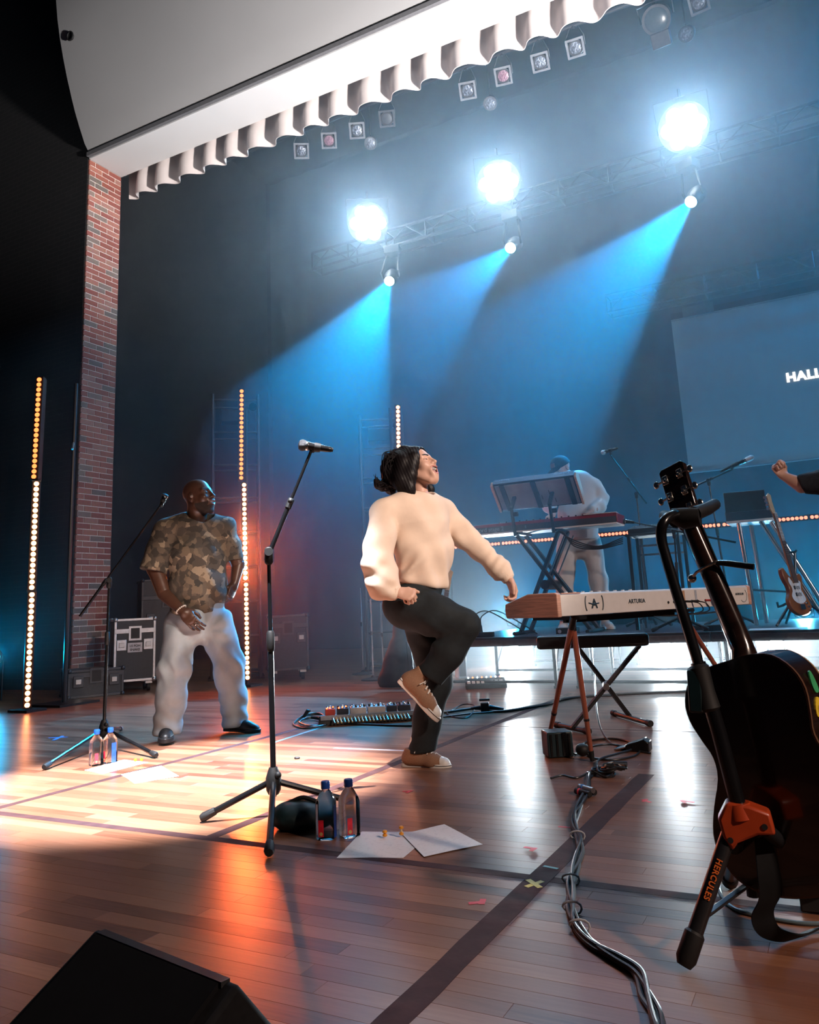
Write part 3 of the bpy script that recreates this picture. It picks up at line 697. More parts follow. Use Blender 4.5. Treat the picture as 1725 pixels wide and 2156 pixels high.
MT.update(
    skin_fair=mat('fair_skin', (0.62, 0.37, 0.28), 0.45, var=0.06, scale=18, spec=0.4), skin_dark=mat('dark_skin', (0.085, 0.040, 0.026), 0.38, var=0.12, scale=20),
    skin_mid=mat('light_skin', (0.55, 0.33, 0.26), 0.5, var=0.06, scale=18), lips=mat('lips', (0.50, 0.20, 0.17), 0.4), lips_dark=mat('dark_lips', (0.12, 0.045, 0.04), 0.35),
    teeth=mat('teeth', (0.85, 0.82, 0.76), 0.25, var=0.05), mouth=mat('mouth_inside', (0.08, 0.015, 0.015), 0.5), brow=mat('black_brow', (0.012, 0.009, 0.008), 0.7),
    beard=mat('short_beard', (0.022, 0.012, 0.009), 0.75, var=0.4, scale=300, bump=0.3),
    hair=mat('black_hair', (0.008, 0.006, 0.007), 0.5, var=0.15, scale=30, spec=0.25),
    cream=mat('cream_fleece', (0.76, 0.59, 0.47), 0.92, var=0.05, scale=14, bump=0.12, sheen=0.15),
    navy=mat('near_black_twill', (0.005, 0.009, 0.012), 0.85, var=0.3, scale=40, bump=0.1),
    canvas=mat('tan_canvas', (0.30, 0.165, 0.10), 0.8, var=0.12, scale=200, bump=0.1), solewhite=mat('white_rubber', (0.82, 0.80, 0.76), 0.5, var=0.04),
    lace=mat('white_lace', (0.85, 0.82, 0.78), 0.8), soleline=mat('dark_sole_line', (0.03, 0.025, 0.03), 0.6),
    denim=mat('pale_denim', (0.36, 0.43, 0.48), 0.9, var=0.14, scale=9, bump=0.12), whitecloth=mat('off_white_cloth', (0.74, 0.70, 0.68), 0.9, var=0.05, scale=10, bump=0.08),
    shoeblack=mat('black_leather', (0.014, 0.014, 0.016), 0.45), darkshirt=mat('dark_knit', (0.010, 0.014, 0.022), 0.9, var=0.3, scale=60, bump=0.2),
)
def camo_mat():
    m = bpy.data.materials.new('leaf_camouflage_cloth'); m.use_nodes = True
    nt = m.node_tree; N = nt.nodes; L = nt.links; b = N['Principled BSDF']; b.inputs['Roughness'].default_value = 0.9
    tc = N.new('ShaderNodeTexCoord'); vo = N.new('ShaderNodeTexVoronoi'); vo.inputs['Scale'].default_value = 30; vo.inputs['Randomness'].default_value = 1
    nz = N.new('ShaderNodeTexNoise'); nz.inputs['Scale'].default_value = 9; nz.inputs['Detail'].default_value = 5
    mx = N.new('ShaderNodeMix'); mx.data_type = 'RGBA'; mx.inputs['Factor'].default_value = 0.12
    L.new(tc.outputs['Object'], nz.inputs['Vector']); L.new(tc.outputs['Object'], mx.inputs['A']); L.new(nz.outputs['Color'], mx.inputs['B']); L.new(mx.outputs['Result'], vo.inputs['Vector'])
    sp = N.new('ShaderNodeSeparateColor'); L.new(vo.outputs['Color'], sp.inputs[0]); r = N.new('ShaderNodeValToRGB'); r.color_ramp.interpolation = 'CONSTANT'; e = r.color_ramp.elements
    e[0].position = 0; e[0].color = (0.075, 0.062, 0.050, 1); e[1].position = 0.34; e[1].color = (0.12, 0.095, 0.070, 1)
    for p, c in ((0.55, (0.045, 0.040, 0.033)), (0.72, (0.17, 0.13, 0.09)), (0.9, (0.30, 0.24, 0.17))): k = e.new(p); k.color = c + (1,)
    L.new(sp.outputs[0], r.inputs[0]); L.new(r.outputs[0], b.inputs['Base Color']); return m
MT['camo'] = camo_mat()


def shoe(fig, heel, toe, up, mats=('canvas', 'solewhite', 'lace', 'soleline'), high=0.12, label=None, W=0.090, sneaker=True):
    heel, toe, up = np.array(heel), np.array(toe), np.array(up, float)
    x = toe - heel; L = float(np.linalg.norm(x)); M = frame(heel, x, np.cross(up, x))
    e = bpy.data.objects.new('shoe', None); COL.objects.link(e); e.parent = fig.o; e.matrix_local = M; e.empty_display_size = 0.03
    out = [(0, 0), (0.004, 0.3), (0.05, 0.40), (0.25, 0.36), (0.45, 0.34), (0.65, 0.46), (0.82, 0.45), (0.93, 0.30), (0.985, 0.12), (1, 0)]
    poly = [(a * L, b_ * W) for a, b_ in out] + [(a * L, -b_ * W * 0.94) for a, b_ in out[::-1][1:-1]]
    poly = [tuple(p) for p in (np.array(spline([(p[0], p[1], 0) for p in poly] + [(poly[0][0], poly[0][1], 0)], 3))[:-1, :2])]
    MB().prism(poly[::-1], 0.0, 0.028).build('sole', mats[1], e, bevel=0.004)
    cx = sum(p[0] for p in poly) / len(poly)
    if sneaker:
        for z in (0.021,): MB().prism([((p[0] - cx) * 1.012 + cx, p[1] * 1.03) for p in poly][::-1], z, z + 0.0025).build('sole_line', mats[3], e)
    def S(X):
        d = chain(X, [(0.14 * L, 0, 0.040), (0.30 * L, 0, 0.046), (0.62 * L, 0, 0.030), (0.84 * L, 0, 0.022)], [0.036, 0.038, 0.037, 0.032], 0.03)
        A = cap(X, (0.15 * L, 0, 0.04), (0.22 * L, 0, high), 0.035, 0.038); d = smin(d, A, 0.03)
        d = smax(d, plane(X, (0, 0, 0.012), (0, 0, -1)), 0.004); d = smax(d, plane(X, (0.2 * L, 0, high), (0.1, 0, 1)), 0.006); return d
    lo, hi = np.array([-0.02, -0.07, 0]), np.array([L + 0.02, 0.07, high + 0.02]); v, q = nets(S, lo, hi, 0.004, 1)
    figmesh('upper', [(v, q, 0)], [mats[0]], e)
    if sneaker:
        def T(X):
            d = chain(X, [(0.62 * L, 0, 0.030), (0.84 * L, 0, 0.022)], [0.0385, 0.0345], 0.03)
            d = smax(d, plane(X, (0, 0, 0.012), (0, 0, -1)), 0.004); return smax(d, -plane(X, (0.80 * L, 0, 0.03), (1, 0, 0.35)), 0.004)
        v, q = nets(T, np.array([0.6 * L, -0.06, 0.0]), np.array([L + 0.03, 0.06, 0.1]), 0.004, 1); figmesh('toe_cap', [(v, q, 0)], [mats[1]], e)
        lc = MB(); n = 6
        for i in range(n):
            t = i / (n - 1); px, pz = L * (0.70 - 0.40 * t), 0.064 + 0.025 * t + (0.05 * max(0, t - 0.55) if high > 0.09 else 0)
            lc.tube([(px, -0.024, pz - 0.010), (px - 0.004, -0.012, pz + 0.002), (px - 0.006, 0, pz + 0.005), (px - 0.004, 0.012, pz + 0.002), (px, 0.024, pz - 0.010)], 0.0036, 6)
            if i < n - 1: lc.tube([(px, -0.02, pz - 0.004), (px - L * 0.04, 0.02, pz + 0.004)], 0.003, 6)
        lc.tube(spline([(L * 0.31, 0, 0.092), (L * 0.36, -0.03, 0.10), (L * 0.33, -0.055, 0.075)], 5), 0.0022, 5); lc.tube(spline([(L * 0.31, 0, 0.092), (L * 0.30, 0.03, 0.105), (L * 0.34, 0.05, 0.08)], 5), 0.0022, 5)
        lc.build('laces', mats[2], e)['kind'] = 'stuff'
        ey = MB()
        for i in range(n):
            t = i / (n - 1); px, pz = L * (0.70 - 0.40 * t), 0.054 + 0.025 * t + (0.05 * max(0, t - 0.55) if high > 0.09 else 0)
            for sd in (-1, 1): ey.ball((px, sd * 0.0262, pz), 0.0034, 8, 5)
        ey.build('eyelets', 'chrome', e)['kind'] = 'stuff'
    return e
# ================================================================== THE SINGER IN CREAM
W = Figure(G(902, 1614), 'person in a cream sweatshirt and dark trousers dancing with one knee raised, head thrown back')
J = W.J
hd = np.array([0.83, -0.56, 0.0]); tl = math.radians(21)
hf = math.cos(tl) * hd + np.array([0, 0, math.sin(tl)])
hu = -math.sin(tl) * hd + np.array([0, 0, math.cos(tl)])
hc = J(881, 986, 0.0); nk = J(887, 1052, 0.0)
HV = head(hc, hf, hu, 0.89, nk, 0.92, 'laugh', neckr=0.046)
wr = J(836, 1247, -0.25); RH = hand(wr, (0.93, -0.25, -0.25), (-0.1, -0.75, 0.65), 1, 0.86, (82, 95, 55), 'along', arm=J(806, 1228, -0.23), armr=0.034)
wl_ = J(1072, 1219, 0.10); LH = hand(wl_, (0.30, -0.10, -0.95), (0.75, 0.45, 0.3), -1, 0.84, (38, 55, 30), 'relax', arm=J(1045, 1192, 0.12), armr=0.032)
def core(X): return smin(smin(echain(X, [J(868, 1255), J(882, 1160), J(880, 1085)], [0.11, 0.11, 0.11], (0.66, -0.75, 0), 0.65), cap(X, J(882, 1080), nk, 0.07, 0.056), 0.03), np.minimum(chain(X, [J(808, 1085, -.12), J(800, 1190, -.2), J(812, 1230, -.23)], [.04, .036, .03]), chain(X, [J(938, 1085, .12), J(1003, 1152, .16), J(1050, 1195, .12)], [.04, .036, .03])), 0.03)
lo, hi = box_of([J(770, 1040, -.3), J(1090, 1280, .3)], 0.05); cv, cq = nets(core, lo, hi, 0.014, 1)
figmesh('body', [HV, RH, LH, (cv, cq, 0)], ['skin_fair', 'lips', 'teeth', 'mouth', 'brow', 'brow'], W.o)
NCH = (0.66, -0.75, 0)
def sweat(X):
    x, y, z = X
    d = echain(X, [J(893, 1215), J(891, 1160), J(884, 1105), J(880, 1078)], [0.150, 0.160, 0.158, 0.118], NCH, 0.72, 0.05)
    d = smin(d, chain(X, [J(810, 1078, -.12), J(880, 1066, 0), J(934, 1078, .12)], [0.070, 0.075, 0.070], 0.05), 0.05)
    ra = chain(X, [J(808, 1082, -.13), J(799, 1140, -.18), J(799, 1200, -.21), J(806, 1229, -.23), J(826, 1246, -.245)], [0.068, 0.073, 0.077, 0.074, 0.040], 0.03)
    la = chain(X, [J(937, 1087, .13), J(974, 1124, .15), J(1010, 1158, .155), J(1050, 1196, .12), J(1066, 1212, .105)], [0.072, 0.064, 0.055, 0.052, 0.038], 0.03)
    ra = ra + crumple(X, 0.009, 1.3, 1.0) + 0.004 * np.sin(95 * (z * 0.8 + x * 0.5)) * np.exp(-((z - J(806, 1222)[2]) / 0.09) ** 2)
    la = la + crumple(X, 0.0065, 1.35, 2.0) + 0.0045 * np.sin(120 * (x * 0.75 - z * 0.66)) * np.exp(-((x - J(1058, 1205)[0]) / 0.05) ** 2)
    d = d + crumple(X, 0.0085, 1.1, 0.3) + 0.006 * np.sin(60 * (x * 0.7 + y * 0.6) + 3 * np.sin(7 * z)) * np.clip((J(880, 1100)[2] - z) / 0.2, 0, 1)
    cr = J(868, 1215, -0.1)
    d = d + 0.012 * np.exp(-((x - cr[0]) / 0.05) ** 2 - ((z - cr[2] - 0.06) / 0.05) ** 2) * np.sin(70 * (z - x))
    hc_ = J(893, 1234); cut = (hc_[2] - z) - 0.22 * (x - hc_[0]) + 0.10 * y
    d = smax(d, cut, 0.03)
    d = smin(d, ra, 0.012); d = smin(d, la, 0.018)
    d = smax(d, -cap(X, J(885, 1060), J(892, 1010), 0.050, 0.08), 0.008)
    cr2 = ell(X, nk + np.array([0, 0, -0.018]), (0.078, 0.074, 0.016)); cr2 = smax(cr2, -cap(X, nk + np.array([0, 0, -0.1]), nk + np.array([0, 0, 0.1]), 0.060, 0.060), 0.004)
    return smin(d, cr2, 0.006)
part(W, 'sweatshirt', sweat, [J(765, 1040, -.32), J(1085, 1270, .3)], 0.05, 0.006, ['cream'])
for (p0, p1, r) in ((J(822, 1243, -.243), J(838, 1248, -.250), 0.040), (J(1062, 1208, .108), J(1073, 1220, .10), 0.037)):
    d_ = (p1 - p0) / np.linalg.norm(p1 - p0)
    def cuff(X, p0=p0, p1=p1, r=r, d_=d_):
        d = cap(X, p0, p1, r, r * 0.97); q = sub(X, p0); ang = np.arctan2(q[2], q[1] * 0.8 + q[0] * 0.6)
        return smax(smax(d + 0.001 * np.sin(40 * ang), plane(X, p1, d_), 0.004), plane(X, p0 - d_ * 0.01, -d_), 0.004)
    part(W, 'cuff', cuff, [p0, p1], 0.06, 0.004, ['cream'])
def pants(X):
    x, y, z = X
    hip = smin(echain(X, [J(886, 1232, 0), J(866, 1270, 0)], [0.118, 0.132], NCH, 0.85, 0.05), ell(X, J(838, 1276, 0.0), (0.075, 0.11, 0.08)), 0.04)
    th = chain(X, [J(862, 1276, -.05), J(920, 1297, -.10), J(980, 1314, -.13)], [0.112, 0.096, 0.071], 0.03)
    sh = chain(X, [J(981, 1316, -.13), J(945, 1372, -.11), J(903, 1426, -.09)], [0.071, 0.072, 0.072], 0.03)
    sh = smax(sh, plane(X, J(903, 1424, -.09), J(897, 1434, -.09) - J(930, 1390, -.1)), 0.006)
    st = chain(X, [J(886, 1285, .06), J(914, 1400, .07), J(918, 1440, .06), J(900, 1520, .05), J(886, 1592, .03)], [0.112, 0.083, 0.078, 0.068, 0.064], 0.03)
    st = smax(st, plane(X, J(886, 1583, .03), (0.05, 0, -1)), 0.006)
    w = crumple(X, 0.0045, 1.1, 0.7)
    d = smin(hip, th + w, 0.03); d = smin(d, sh + w, 0.02); d = smin(d, st + crumple(X, 0.004, 1.0, 2.2), 0.02)
    kb = J(900, 1340, -.1); d = d + 0.006 * np.sin(75 * (x * .6 + z * .8)) * np.exp(-((x - kb[0]) / .07) ** 2 - ((z - kb[2]) / .06) ** 2)
    return smax(d, plane(X, J(890, 1222, 0), (-0.15, 0, 1)), 0.006)
part(W, 'trousers', pants, [J(800, 1215, -.25), J(1020, 1600, .25)], 0.04, 0.0065, ['navy'])
sh1 = shoe(W, J(850, 1613, 0.06), J(951, 1622, -0.04), (0, 0, 1), high=0.085)
sh2 = shoe(W, J(838, 1434, -.09), J(921, 1522, -.12), (0.68, -0.12, 0.62), high=0.12)
def sock(X): return cap(X, J(872, 1600, .05), J(880, 1560, .035), 0.036, 0.038)
part(W, 'sock', sock, [J(872, 1600, .05), J(880, 1560, .035)], 0.05, 0.006, ['lace'])
# hair: black bob thrown back
hR = np.array([hf, np.cross(hu, hf), hu])
def hairf(X):
    q = sub(X, hc); Q = [(q[0] * hR[i][0] + q[1] * hR[i][1] + q[2] * hR[i][2]) / 0.89 for i in range(3)]
    d = ell(Q, (-0.016, 0, 0.040), (0.112, 0.090, 0.101)) * 0.89
    d = smax(d, -ell(Q, (0.118, 0.004, -0.012), (0.094, 0.092, 0.122)) * 0.89, 0.008)
    m = chain(X, [J(872, 962, -.055), J(864, 1000, -.080), J(862, 1030, -.082), J(872, 1047, -.08)], [0.030, 0.030, 0.026, 0.010], 0.03)
    m = smin(m, chain(X, [J(850, 975, -.05), J(846, 1012, -.07), J(852, 1042, -.065)], [0.045, 0.042, 0.024], 0.03), 0.02)
    m = smin(m, chain(X, [J(845, 972, .0), J(830, 1004, .0), J(824, 1030, .0)], [0.06, 0.055, 0.03], 0.03), 0.03)
    m = smin(m, chain(X, [J(852, 955, .03), J(826, 968, .03), J(812, 986, .03), J(808, 1004, .02)], [0.045, 0.032, 0.022, 0.012], 0.03), 0.015)
    m = smin(m, chain(X, [J(822, 1012, .0), J(806, 1024, .0), J(795, 1022, .0), J(789, 1010, .0)], [0.03, 0.022, 0.014, 0.006], 0.02), 0.015)
    m = smin(m, chain(X, [J(893, 1005, .085), J(905, 1030, .085), J(912, 1054, .08)], [0.028, 0.020, 0.006], 0.03), 0.02)
    d = smin(d, m, 0.02)
    d = smax(d, -cap(X, J(893, 1002, -.02), J(897, 1050, -.03), 0.046, 0.05), 0.01)
    x, y, z = q
    s = x * 0.82 + z * 0.30
    return d + 0.0008 * np.sin(520 * s + 1.5 * np.sin(40 * y))
HO = part(W, 'hair', hairf, [J(785, 935, -.13), J(925, 1062, .16)], 0.02, 0.0034, ['hair'], smooth=1)
sm = MB(); r9 = random.Random(5)
for i in range(60):
    a0 = (r9.uniform(838, 868), r9.uniform(955, 972)); b0 = (r9.uniform(806, 826), r9.uniform(955, 990)); c0 = (b0[0] + r9.uniform(-6, 14), b0[1] + r9.uniform(18, 40)); dy = r9.uniform(-.06, .06)
    sm.tube(spline([J(*a0, dy), J((a0[0] + b0[0]) / 2, (a0[1] + b0[1]) / 2 - r9.uniform(4, 12), dy), J(*b0, dy), J(*c0, dy)], 6), [0.0026] * 12 + [0.002] * 5 + [0.0008] * 2, 5)
for i in range(40):
    a0 = (r9.uniform(822, 850), r9.uniform(1000, 1030)); b0 = (r9.uniform(796, 808), r9.uniform(1012, 1036)); c0 = (r9.uniform(786, 796), r9.uniform(996, 1030)); dy = r9.uniform(-.05, .05)
    sm.tube(spline([J(*a0, dy), J(*b0, dy), J(*c0, dy)], 6), [0.0026] * 6 + [0.002] * 5 + [0.0007] * 2, 5)
sm.build('loose_strands', 'hair', HO)
# ================================================================== THE MAN IN THE CAMOUFLAGE SHIRT
A = Figure(G(432, 1553), 'person in a camouflage t-shirt and pale wide jeans standing, laughing beside a mic stand')
J = A.J
mf_ = np.array([0.80, -0.57, 0.16]); mu = np.array([-0.18, 0.05, 0.98])
mc = J(419, 1047, -0.02); mn = J(413, 1102, 0.04)
HV = head(mc, mf_, mu, 0.98, mn, 1.12, 'smile', beard=True, width=1.06, neckr=0.068)
wr = J(385, 1287, -.16); RH = hand(wr, (0.62, -0.25, -0.74), (-0.30, -0.90, 0.1), 1, 1.02, (24, 30, 22), 'relax', 0.10, arm=J(346, 1250, -.05), armr=0.044)
wl2 = J(494, 1232, 0.02); LH = hand(wl2, (-0.35, -0.35, -0.86), (0.85, -0.5, 0.1), -1, 1.0, (40, 50, 30), 'relax', arm=J(502, 1188, .05), armr=0.044)
def core(X):
    d = smin(cap(X, J(416, 1290, .03), J(414, 1140, .05), 0.09, 0.08), cap(X, J(414, 1140, .05), mn, 0.07, 0.066), 0.03)
    return smin(d, np.minimum(chain(X, [J(345, 1120, .02), J(326, 1195, .0), J(346, 1250, -.05)], [.06, .052, .045]), chain(X, [J(472, 1118, .03), J(494, 1165, .05), J(502, 1192, .05)], [.05, .05, .045])), 0.03)
lo, hi = box_of([J(310, 1080, -.2), J(530, 1300, .2)], 0.05); cv, cq = nets(core, lo, hi, 0.011, 1)
figmesh('body', [HV, RH, LH, (cv, cq, 0)], ['skin_dark', 'lips_dark', 'teeth', 'mouth', 'brow', 'beard'], A.o)
def tee(X):
    x, y, z = X
    d = echain(X, [J(416, 1285, .02), J(417, 1235, .0), J(414, 1170, .01), J(413, 1125, .03)], [0.172, 0.180, 0.176, 0.145], (0.15, -1, 0), 0.74, 0.05)
    d = smin(d, chain(X, [J(352, 1118, .03), J(413, 1104, .03), J(472, 1112, .04)], [0.085, 0.088, 0.085], 0.05), 0.06)
    sr = chain(X, [J(350, 1120, .02), J(334, 1160, .0), J(322, 1205, -.02)], [0.085, 0.082, 0.085], 0.03); sr = smax(sr, plane(X, J(321, 1203, -.02), J(321, 1203, -.02) - J(338, 1150, .0)), 0.006)
    sl = chain(X, [J(470, 1116, .04), J(484, 1150, .05), J(492, 1186, .055)], [0.080, 0.075, 0.074], 0.03); sl = smax(sl, plane(X, J(491, 1180, .055), J(491, 1180, .05) - J(478, 1125, .04)), 0.006)
    d = d + crumple(X, 0.007, 1.25, 0.5) + 0.005 * np.sin(42 * (z + 0.9 * np.abs(x)) + 2 * np.sin(17 * x)) * np.clip((J(416, 1215)[2] - z) / 0.1, 0, 1) + 0.006 * np.sin(38 * (x * 0.8 + z * 0.5) + 2 * np.sin(9 * z)) * np.clip((J(416, 1180)[2] - z) / 0.2, 0, 1)
    d = smin(d, sr + crumple(X, 0.005, 1.2, 1.0), 0.02); d = smin(d, sl + crumple(X, 0.005, 1.2, 3.0), 0.02)
    d = smax(d, plane(X, J(416, 1294, 0), (0.05, 0, -1)), 0.01)
    d = smax(d, -cap(X, mn - np.array([-0.01, 0.02, .012]), mc + np.array([0.03, -0.02, 0]), 0.080, 0.11), 0.008)
    cr = ell(X, mn + np.array([0, 0, -0.022]), (0.098, 0.094, 0.018)); cr = smax(cr, -cap(X, mn - np.array([0, 0, .1]), mn + np.array([0, 0, .1]), 0.076, 0.076), 0.004)
    return smin(d, cr, 0.008)
part(A, 'tshirt', tee, [J(300, 1075, -.25), J(535, 1305, .28)], 0.03, 0.007, ['camo'])
def jeans(X):
    x, y, z = X
    hip = echain(X, [J(417, 1268, .02), J(417, 1300, .02)], [0.165, 0.180], (0, 1, 0), 0.72, 0.04)
    a = chain(X, [J(382, 1312, .02), J(370, 1400, .0), J(360, 1470, -.02), J(351, 1556, -.04)], [0.108, 0.102, 0.094, 0.086], 0.03)
    b = chain(X, [J(456, 1312, .02), J(480, 1400, .06), J(490, 1460, .10), J(497, 1536, .13)], [0.110, 0.100, 0.090, 0.080], 0.03)
    a = smax(a, plane(X, J(352, 1548, -.04), (0, -0.1, -1)), 0.01); b = smax(b, plane(X, J(496, 1529, .13), (0.1, 0, -1)), 0.01)
    low = np.clip((J(352, 1455)[2] - z) / 0.12, 0, 1); kn_ = np.exp(-((z - J(370, 1410)[2]) / 0.09) ** 2)
    fold = 0.0045 * np.sin(68 * z + 14 * x + 2.0 * np.sin(21 * x + 9 * y)) * low + 0.006 * np.sin(55 * (z * 0.7 + x * 0.7) + 2 * np.sin(30 * y)) * kn_
    fold = fold + 0.005 * np.sin(46 * (x - 0.25 * z) + 1.5 * np.sin(12 * z)) * (1 - low)
    d = smin(smin(hip, a + fold, 0.02), b + fold, 0.012)
    cz_ = J(431, 1335)[2]; d = d + 0.006 * np.exp(-((x - J(431, 1335)[0]) / 0.008) ** 2) * (z > cz_ - 0.03)          # fly seam
    wr_ = J(431, 1330); rr_ = np.sqrt((x - wr_[0]) ** 2 + (z - wr_[2]) ** 2); d = d + 0.005 * np.sin(9 * np.arctan2(z - wr_[2], x - wr_[0])) * np.exp(-((rr_ - 0.11) / 0.06) ** 2)
    return smax(d + crumple(X, 0.005, 1.0, 1.4), plane(X, J(417, 1262, 0), (0, 0, 1)), 0.006)
part(A, 'jeans', jeans, [J(315, 1255, -.25), J(530, 1562, .3)], 0.04, 0.0062, ['denim'])
shoe(A, J(352, 1548, .05), J(348, 1566, -.22), (0, 0, 1), ('shoeblack', 'shoeblack', 'shoeblack', 'shoeblack'), 0.10, W=0.105, sneaker=False)
shoe(A, J(474, 1538, .14), J(549, 1544, .02), (0, 0, 1), ('shoeblack', 'shoeblack', 'shoeblack', 'shoeblack'), 0.10, W=0.10, sneaker=False)
q = J(381, 1283, -.15); ax_ = np.array([0.62, -0.25, -0.74]); ax_ /= np.linalg.norm(ax_); u1 = np.cross(ax_, [0, 0, 1]); u1 /= np.linalg.norm(u1); u2 = np.cross(ax_, u1)
br = MB()
for i in range(18):
    t = 2 * PI * i / 18; br.ball(q + u1 * 0.038 * math.cos(t) + u2 * 0.034 * math.sin(t), 0.006, 6, 4)
o = br.build('bracelet', mat('pale_bead', (0.7, 0.66, 0.6), 0.4), A.o); o['kind'] = 'stuff'
rq = wr + ax_ * 0.118 + np.array([0.01, 0, 0]); MB().tube([rq + u1 * 0.0105 * math.cos(2 * PI * i / 14) + u2 * 0.0105 * math.sin(2 * PI * i / 14) for i in range(14)], 0.0028, 6, closed=True).build('ring', 'chrome', A.o)
for sd in (1,):
    lv = np.cross(mu, mf_); lv /= np.linalg.norm(lv); MB().ball(mc - lv * 0.088 + np.array([0.004, -0.004, 0.0]), 0.011, 10, 6).build('in_ear_monitor', mat('clear_shell', (0.35, 0.3, 0.28), 0.15), A.o)

# ================================================================== THE KEYBOARD PLAYER IN WHITE
RZ = 0.445                                             # top of the riser deck
_kb = onY(1228, 1318, 7.75); K = Figure((_kb[0], _kb[1], RZ), 'person in white overshirt, white trousers and dark cap playing stacked keyboards')
J = K.J
kf = np.array([-0.62, -0.62, -0.42]); ku = np.array([-0.28, -0.22, 0.93]); kc = J(1183, 988, -.10); kn = J(1212, 1008, 0.0)
HV = head(kc, kf, ku, 0.98, kn, 1.0, 'shut', h=0.004)
RHk = hand(J(1166, 1082, -.20), (-0.75, -0.4, -0.45), (-0.1, -0.3, 0.9), 1, 0.95, (35, 45, 30), 'relax', h=0.0035, arm=J(1166, 1075, -.15), armr=0.03)
LHk = hand(J(1246, 1076, -.18), (-0.9, -0.3, -0.3), (0.1, -0.2, 0.95), -1, 0.95, (35, 45, 30), 'relax', h=0.0035, arm=J(1254, 1072, -.15), armr=0.03)
def core(X): return smin(cap(X, J(1220, 1110, .02), J(1220, 1040, .02), 0.08, 0.08), cap(X, J(1220, 1040, .02), kn, 0.06, 0.055), 0.03)
lo, hi = box_of([J(1170, 1000, -.2), J(1270, 1120, .2)], 0.05); cv, cq = nets(core, lo, hi, 0.014, 1)
figmesh('body', [HV, RHk, LHk, (cv, cq, 0)], ['skin_mid', 'lips', 'teeth', 'mouth', 'brow', 'brow'], K.o)
def ks(X):
    d = echain(X, [J(1218, 1130, 0), J(1217, 1080, 0), J(1220, 1030, 0)], [0.20, 0.195, 0.17], (-0.35, -1, 0), 0.66, 0.05)
    d = smin(d, chain(X, [J(1182, 1022, .0), J(1218, 1012, .0), J(1247, 1022, .02)], [0.085, 0.085, 0.085], 0.05), 0.05)
    la = chain(X, [J(1250, 1024, .02), J(1266, 1052, .02), J(1262, 1066, -.06), J(1248, 1074, -.15)], [0.085, 0.078, 0.066, 0.05], 0.03)
    ra = chain(X, [J(1184, 1024, .0), J(1160, 1050, .0), J(1156, 1066, -.06), J(1164, 1078, -.16)], [0.085, 0.075, 0.066, 0.05], 0.03)
    d = smin(smin(d, la + crumple(X, .006, 1.3), 0.02), ra + crumple(X, .006, 1.3, 2), 0.02) + crumple(X, 0.006, 0.9, 1)
    d = smax(d, plane(X, J(1218, 1138, 0), (0, 0, -1)), 0.01)
    co = smax(cap(X, kn + np.array([0, 0, -.035]), kn + np.array([-0.01, -.01, .02]), 0.095, 0.078), -cap(X, kn + np.array([0, 0, -.1]), kn + np.array([-0.02, 0, .1]), 0.062, 0.062), 0.005)
    return smin(d, co, 0.008)
part(K, 'overshirt', ks, [J(1140, 990, -.25), J(1290, 1145, .25)], 0.05, 0.0085, ['whitecloth'])
def kp(X):
    hip = echain(X, [J(1219, 1118, .02), J(1220, 1140, .02)], [0.175, 0.18], (0, 1, 0), 0.7, 0.04)
    a = chain(X, [J(1196, 1140, .0), J(1190, 1220, -.02), J(1188, 1302, -.02)], [0.105, 0.090, 0.082], 0.03); b = chain(X, [J(1244, 1140, .0), J(1260, 1220, .04), J(1272, 1302, .06)], [0.105, 0.092, 0.085], 0.03)
    d = smin(smin(hip, a, 0.03), b, 0.03) + crumple(X, 0.007, 0.8, 0.4)
    return smax(d, plane(X, J(1230, 1303, .02), (0, 0, -1)), 0.01)
part(K, 'trousers', kp, [J(1155, 1105, -.25), J(1310, 1310, .25)], 0.03, 0.009, ['whitecloth'])
for h_, t_ in ((J(1190, 1310, .06), J(1180, 1312, -.20)), (J(1270, 1310, .12), J(1290, 1314, -.12))):
    h_[2] = 0.004; t_[2] = 0.004
    shoe(K, h_, t_, (0, 0, 1), ('whitecloth', 'solewhite', 'lace', 'solewhite'), 0.10, W=0.1, sneaker=False)
kR = np.array([kf / np.linalg.norm(kf), np.cross(ku, kf) / np.linalg.norm(np.cross(ku, kf)), ku])
def capf(X):
    q = sub(X, kc); Q = [q[0] * kR[i][0] + q[1] * kR[i][1] + q[2] * kR[i][2] for i in range(3)]
    d = smax(ell(Q, (-0.012, 0, 0.045), (0.110, 0.089, 0.098)), -(Q[2] - 0.03 + 0.12 * Q[0]), 0.006)
    br_ = smax(ell(Q, (0.105, 0, 0.040), (0.085, 0.078, 0.075)), np.abs(Q[2] - 0.047 + 0.30 * (Q[0] - 0.07) + 4 * Q[1] ** 2) - 0.005, 0.004)
    return smin(d, smax(br_, -(Q[0] - 0.05), 0.01), 0.01)
CP = part(K, 'cap', capf, [kc + 0.2, kc - 0.2], 0.0, 0.004, [mat('dark_cap_cloth', (0.012, 0.02, 0.03), 0.9, var=0.3, scale=50)], smooth=1)
kfn = kR[0]; MB().box((0, 0, 0), (0.012, 0.055, 0.04), Matrix.Translation(V(kc + kfn * 0.099 + kR[2] * 0.078)) @ Matrix(((kR[0][0], kR[1][0], kR[2][0], 0), (kR[0][1], kR[1][1], kR[2][1], 0), (kR[0][2], kR[1][2], kR[2][2], 0), (0, 0, 0, 1))) @ Matrix.Rotation(-0.35, 4, 'Y')).build('cap_patch', mat('brown_cap_patch', (0.14, 0.10, 0.09), 0.8), CP)

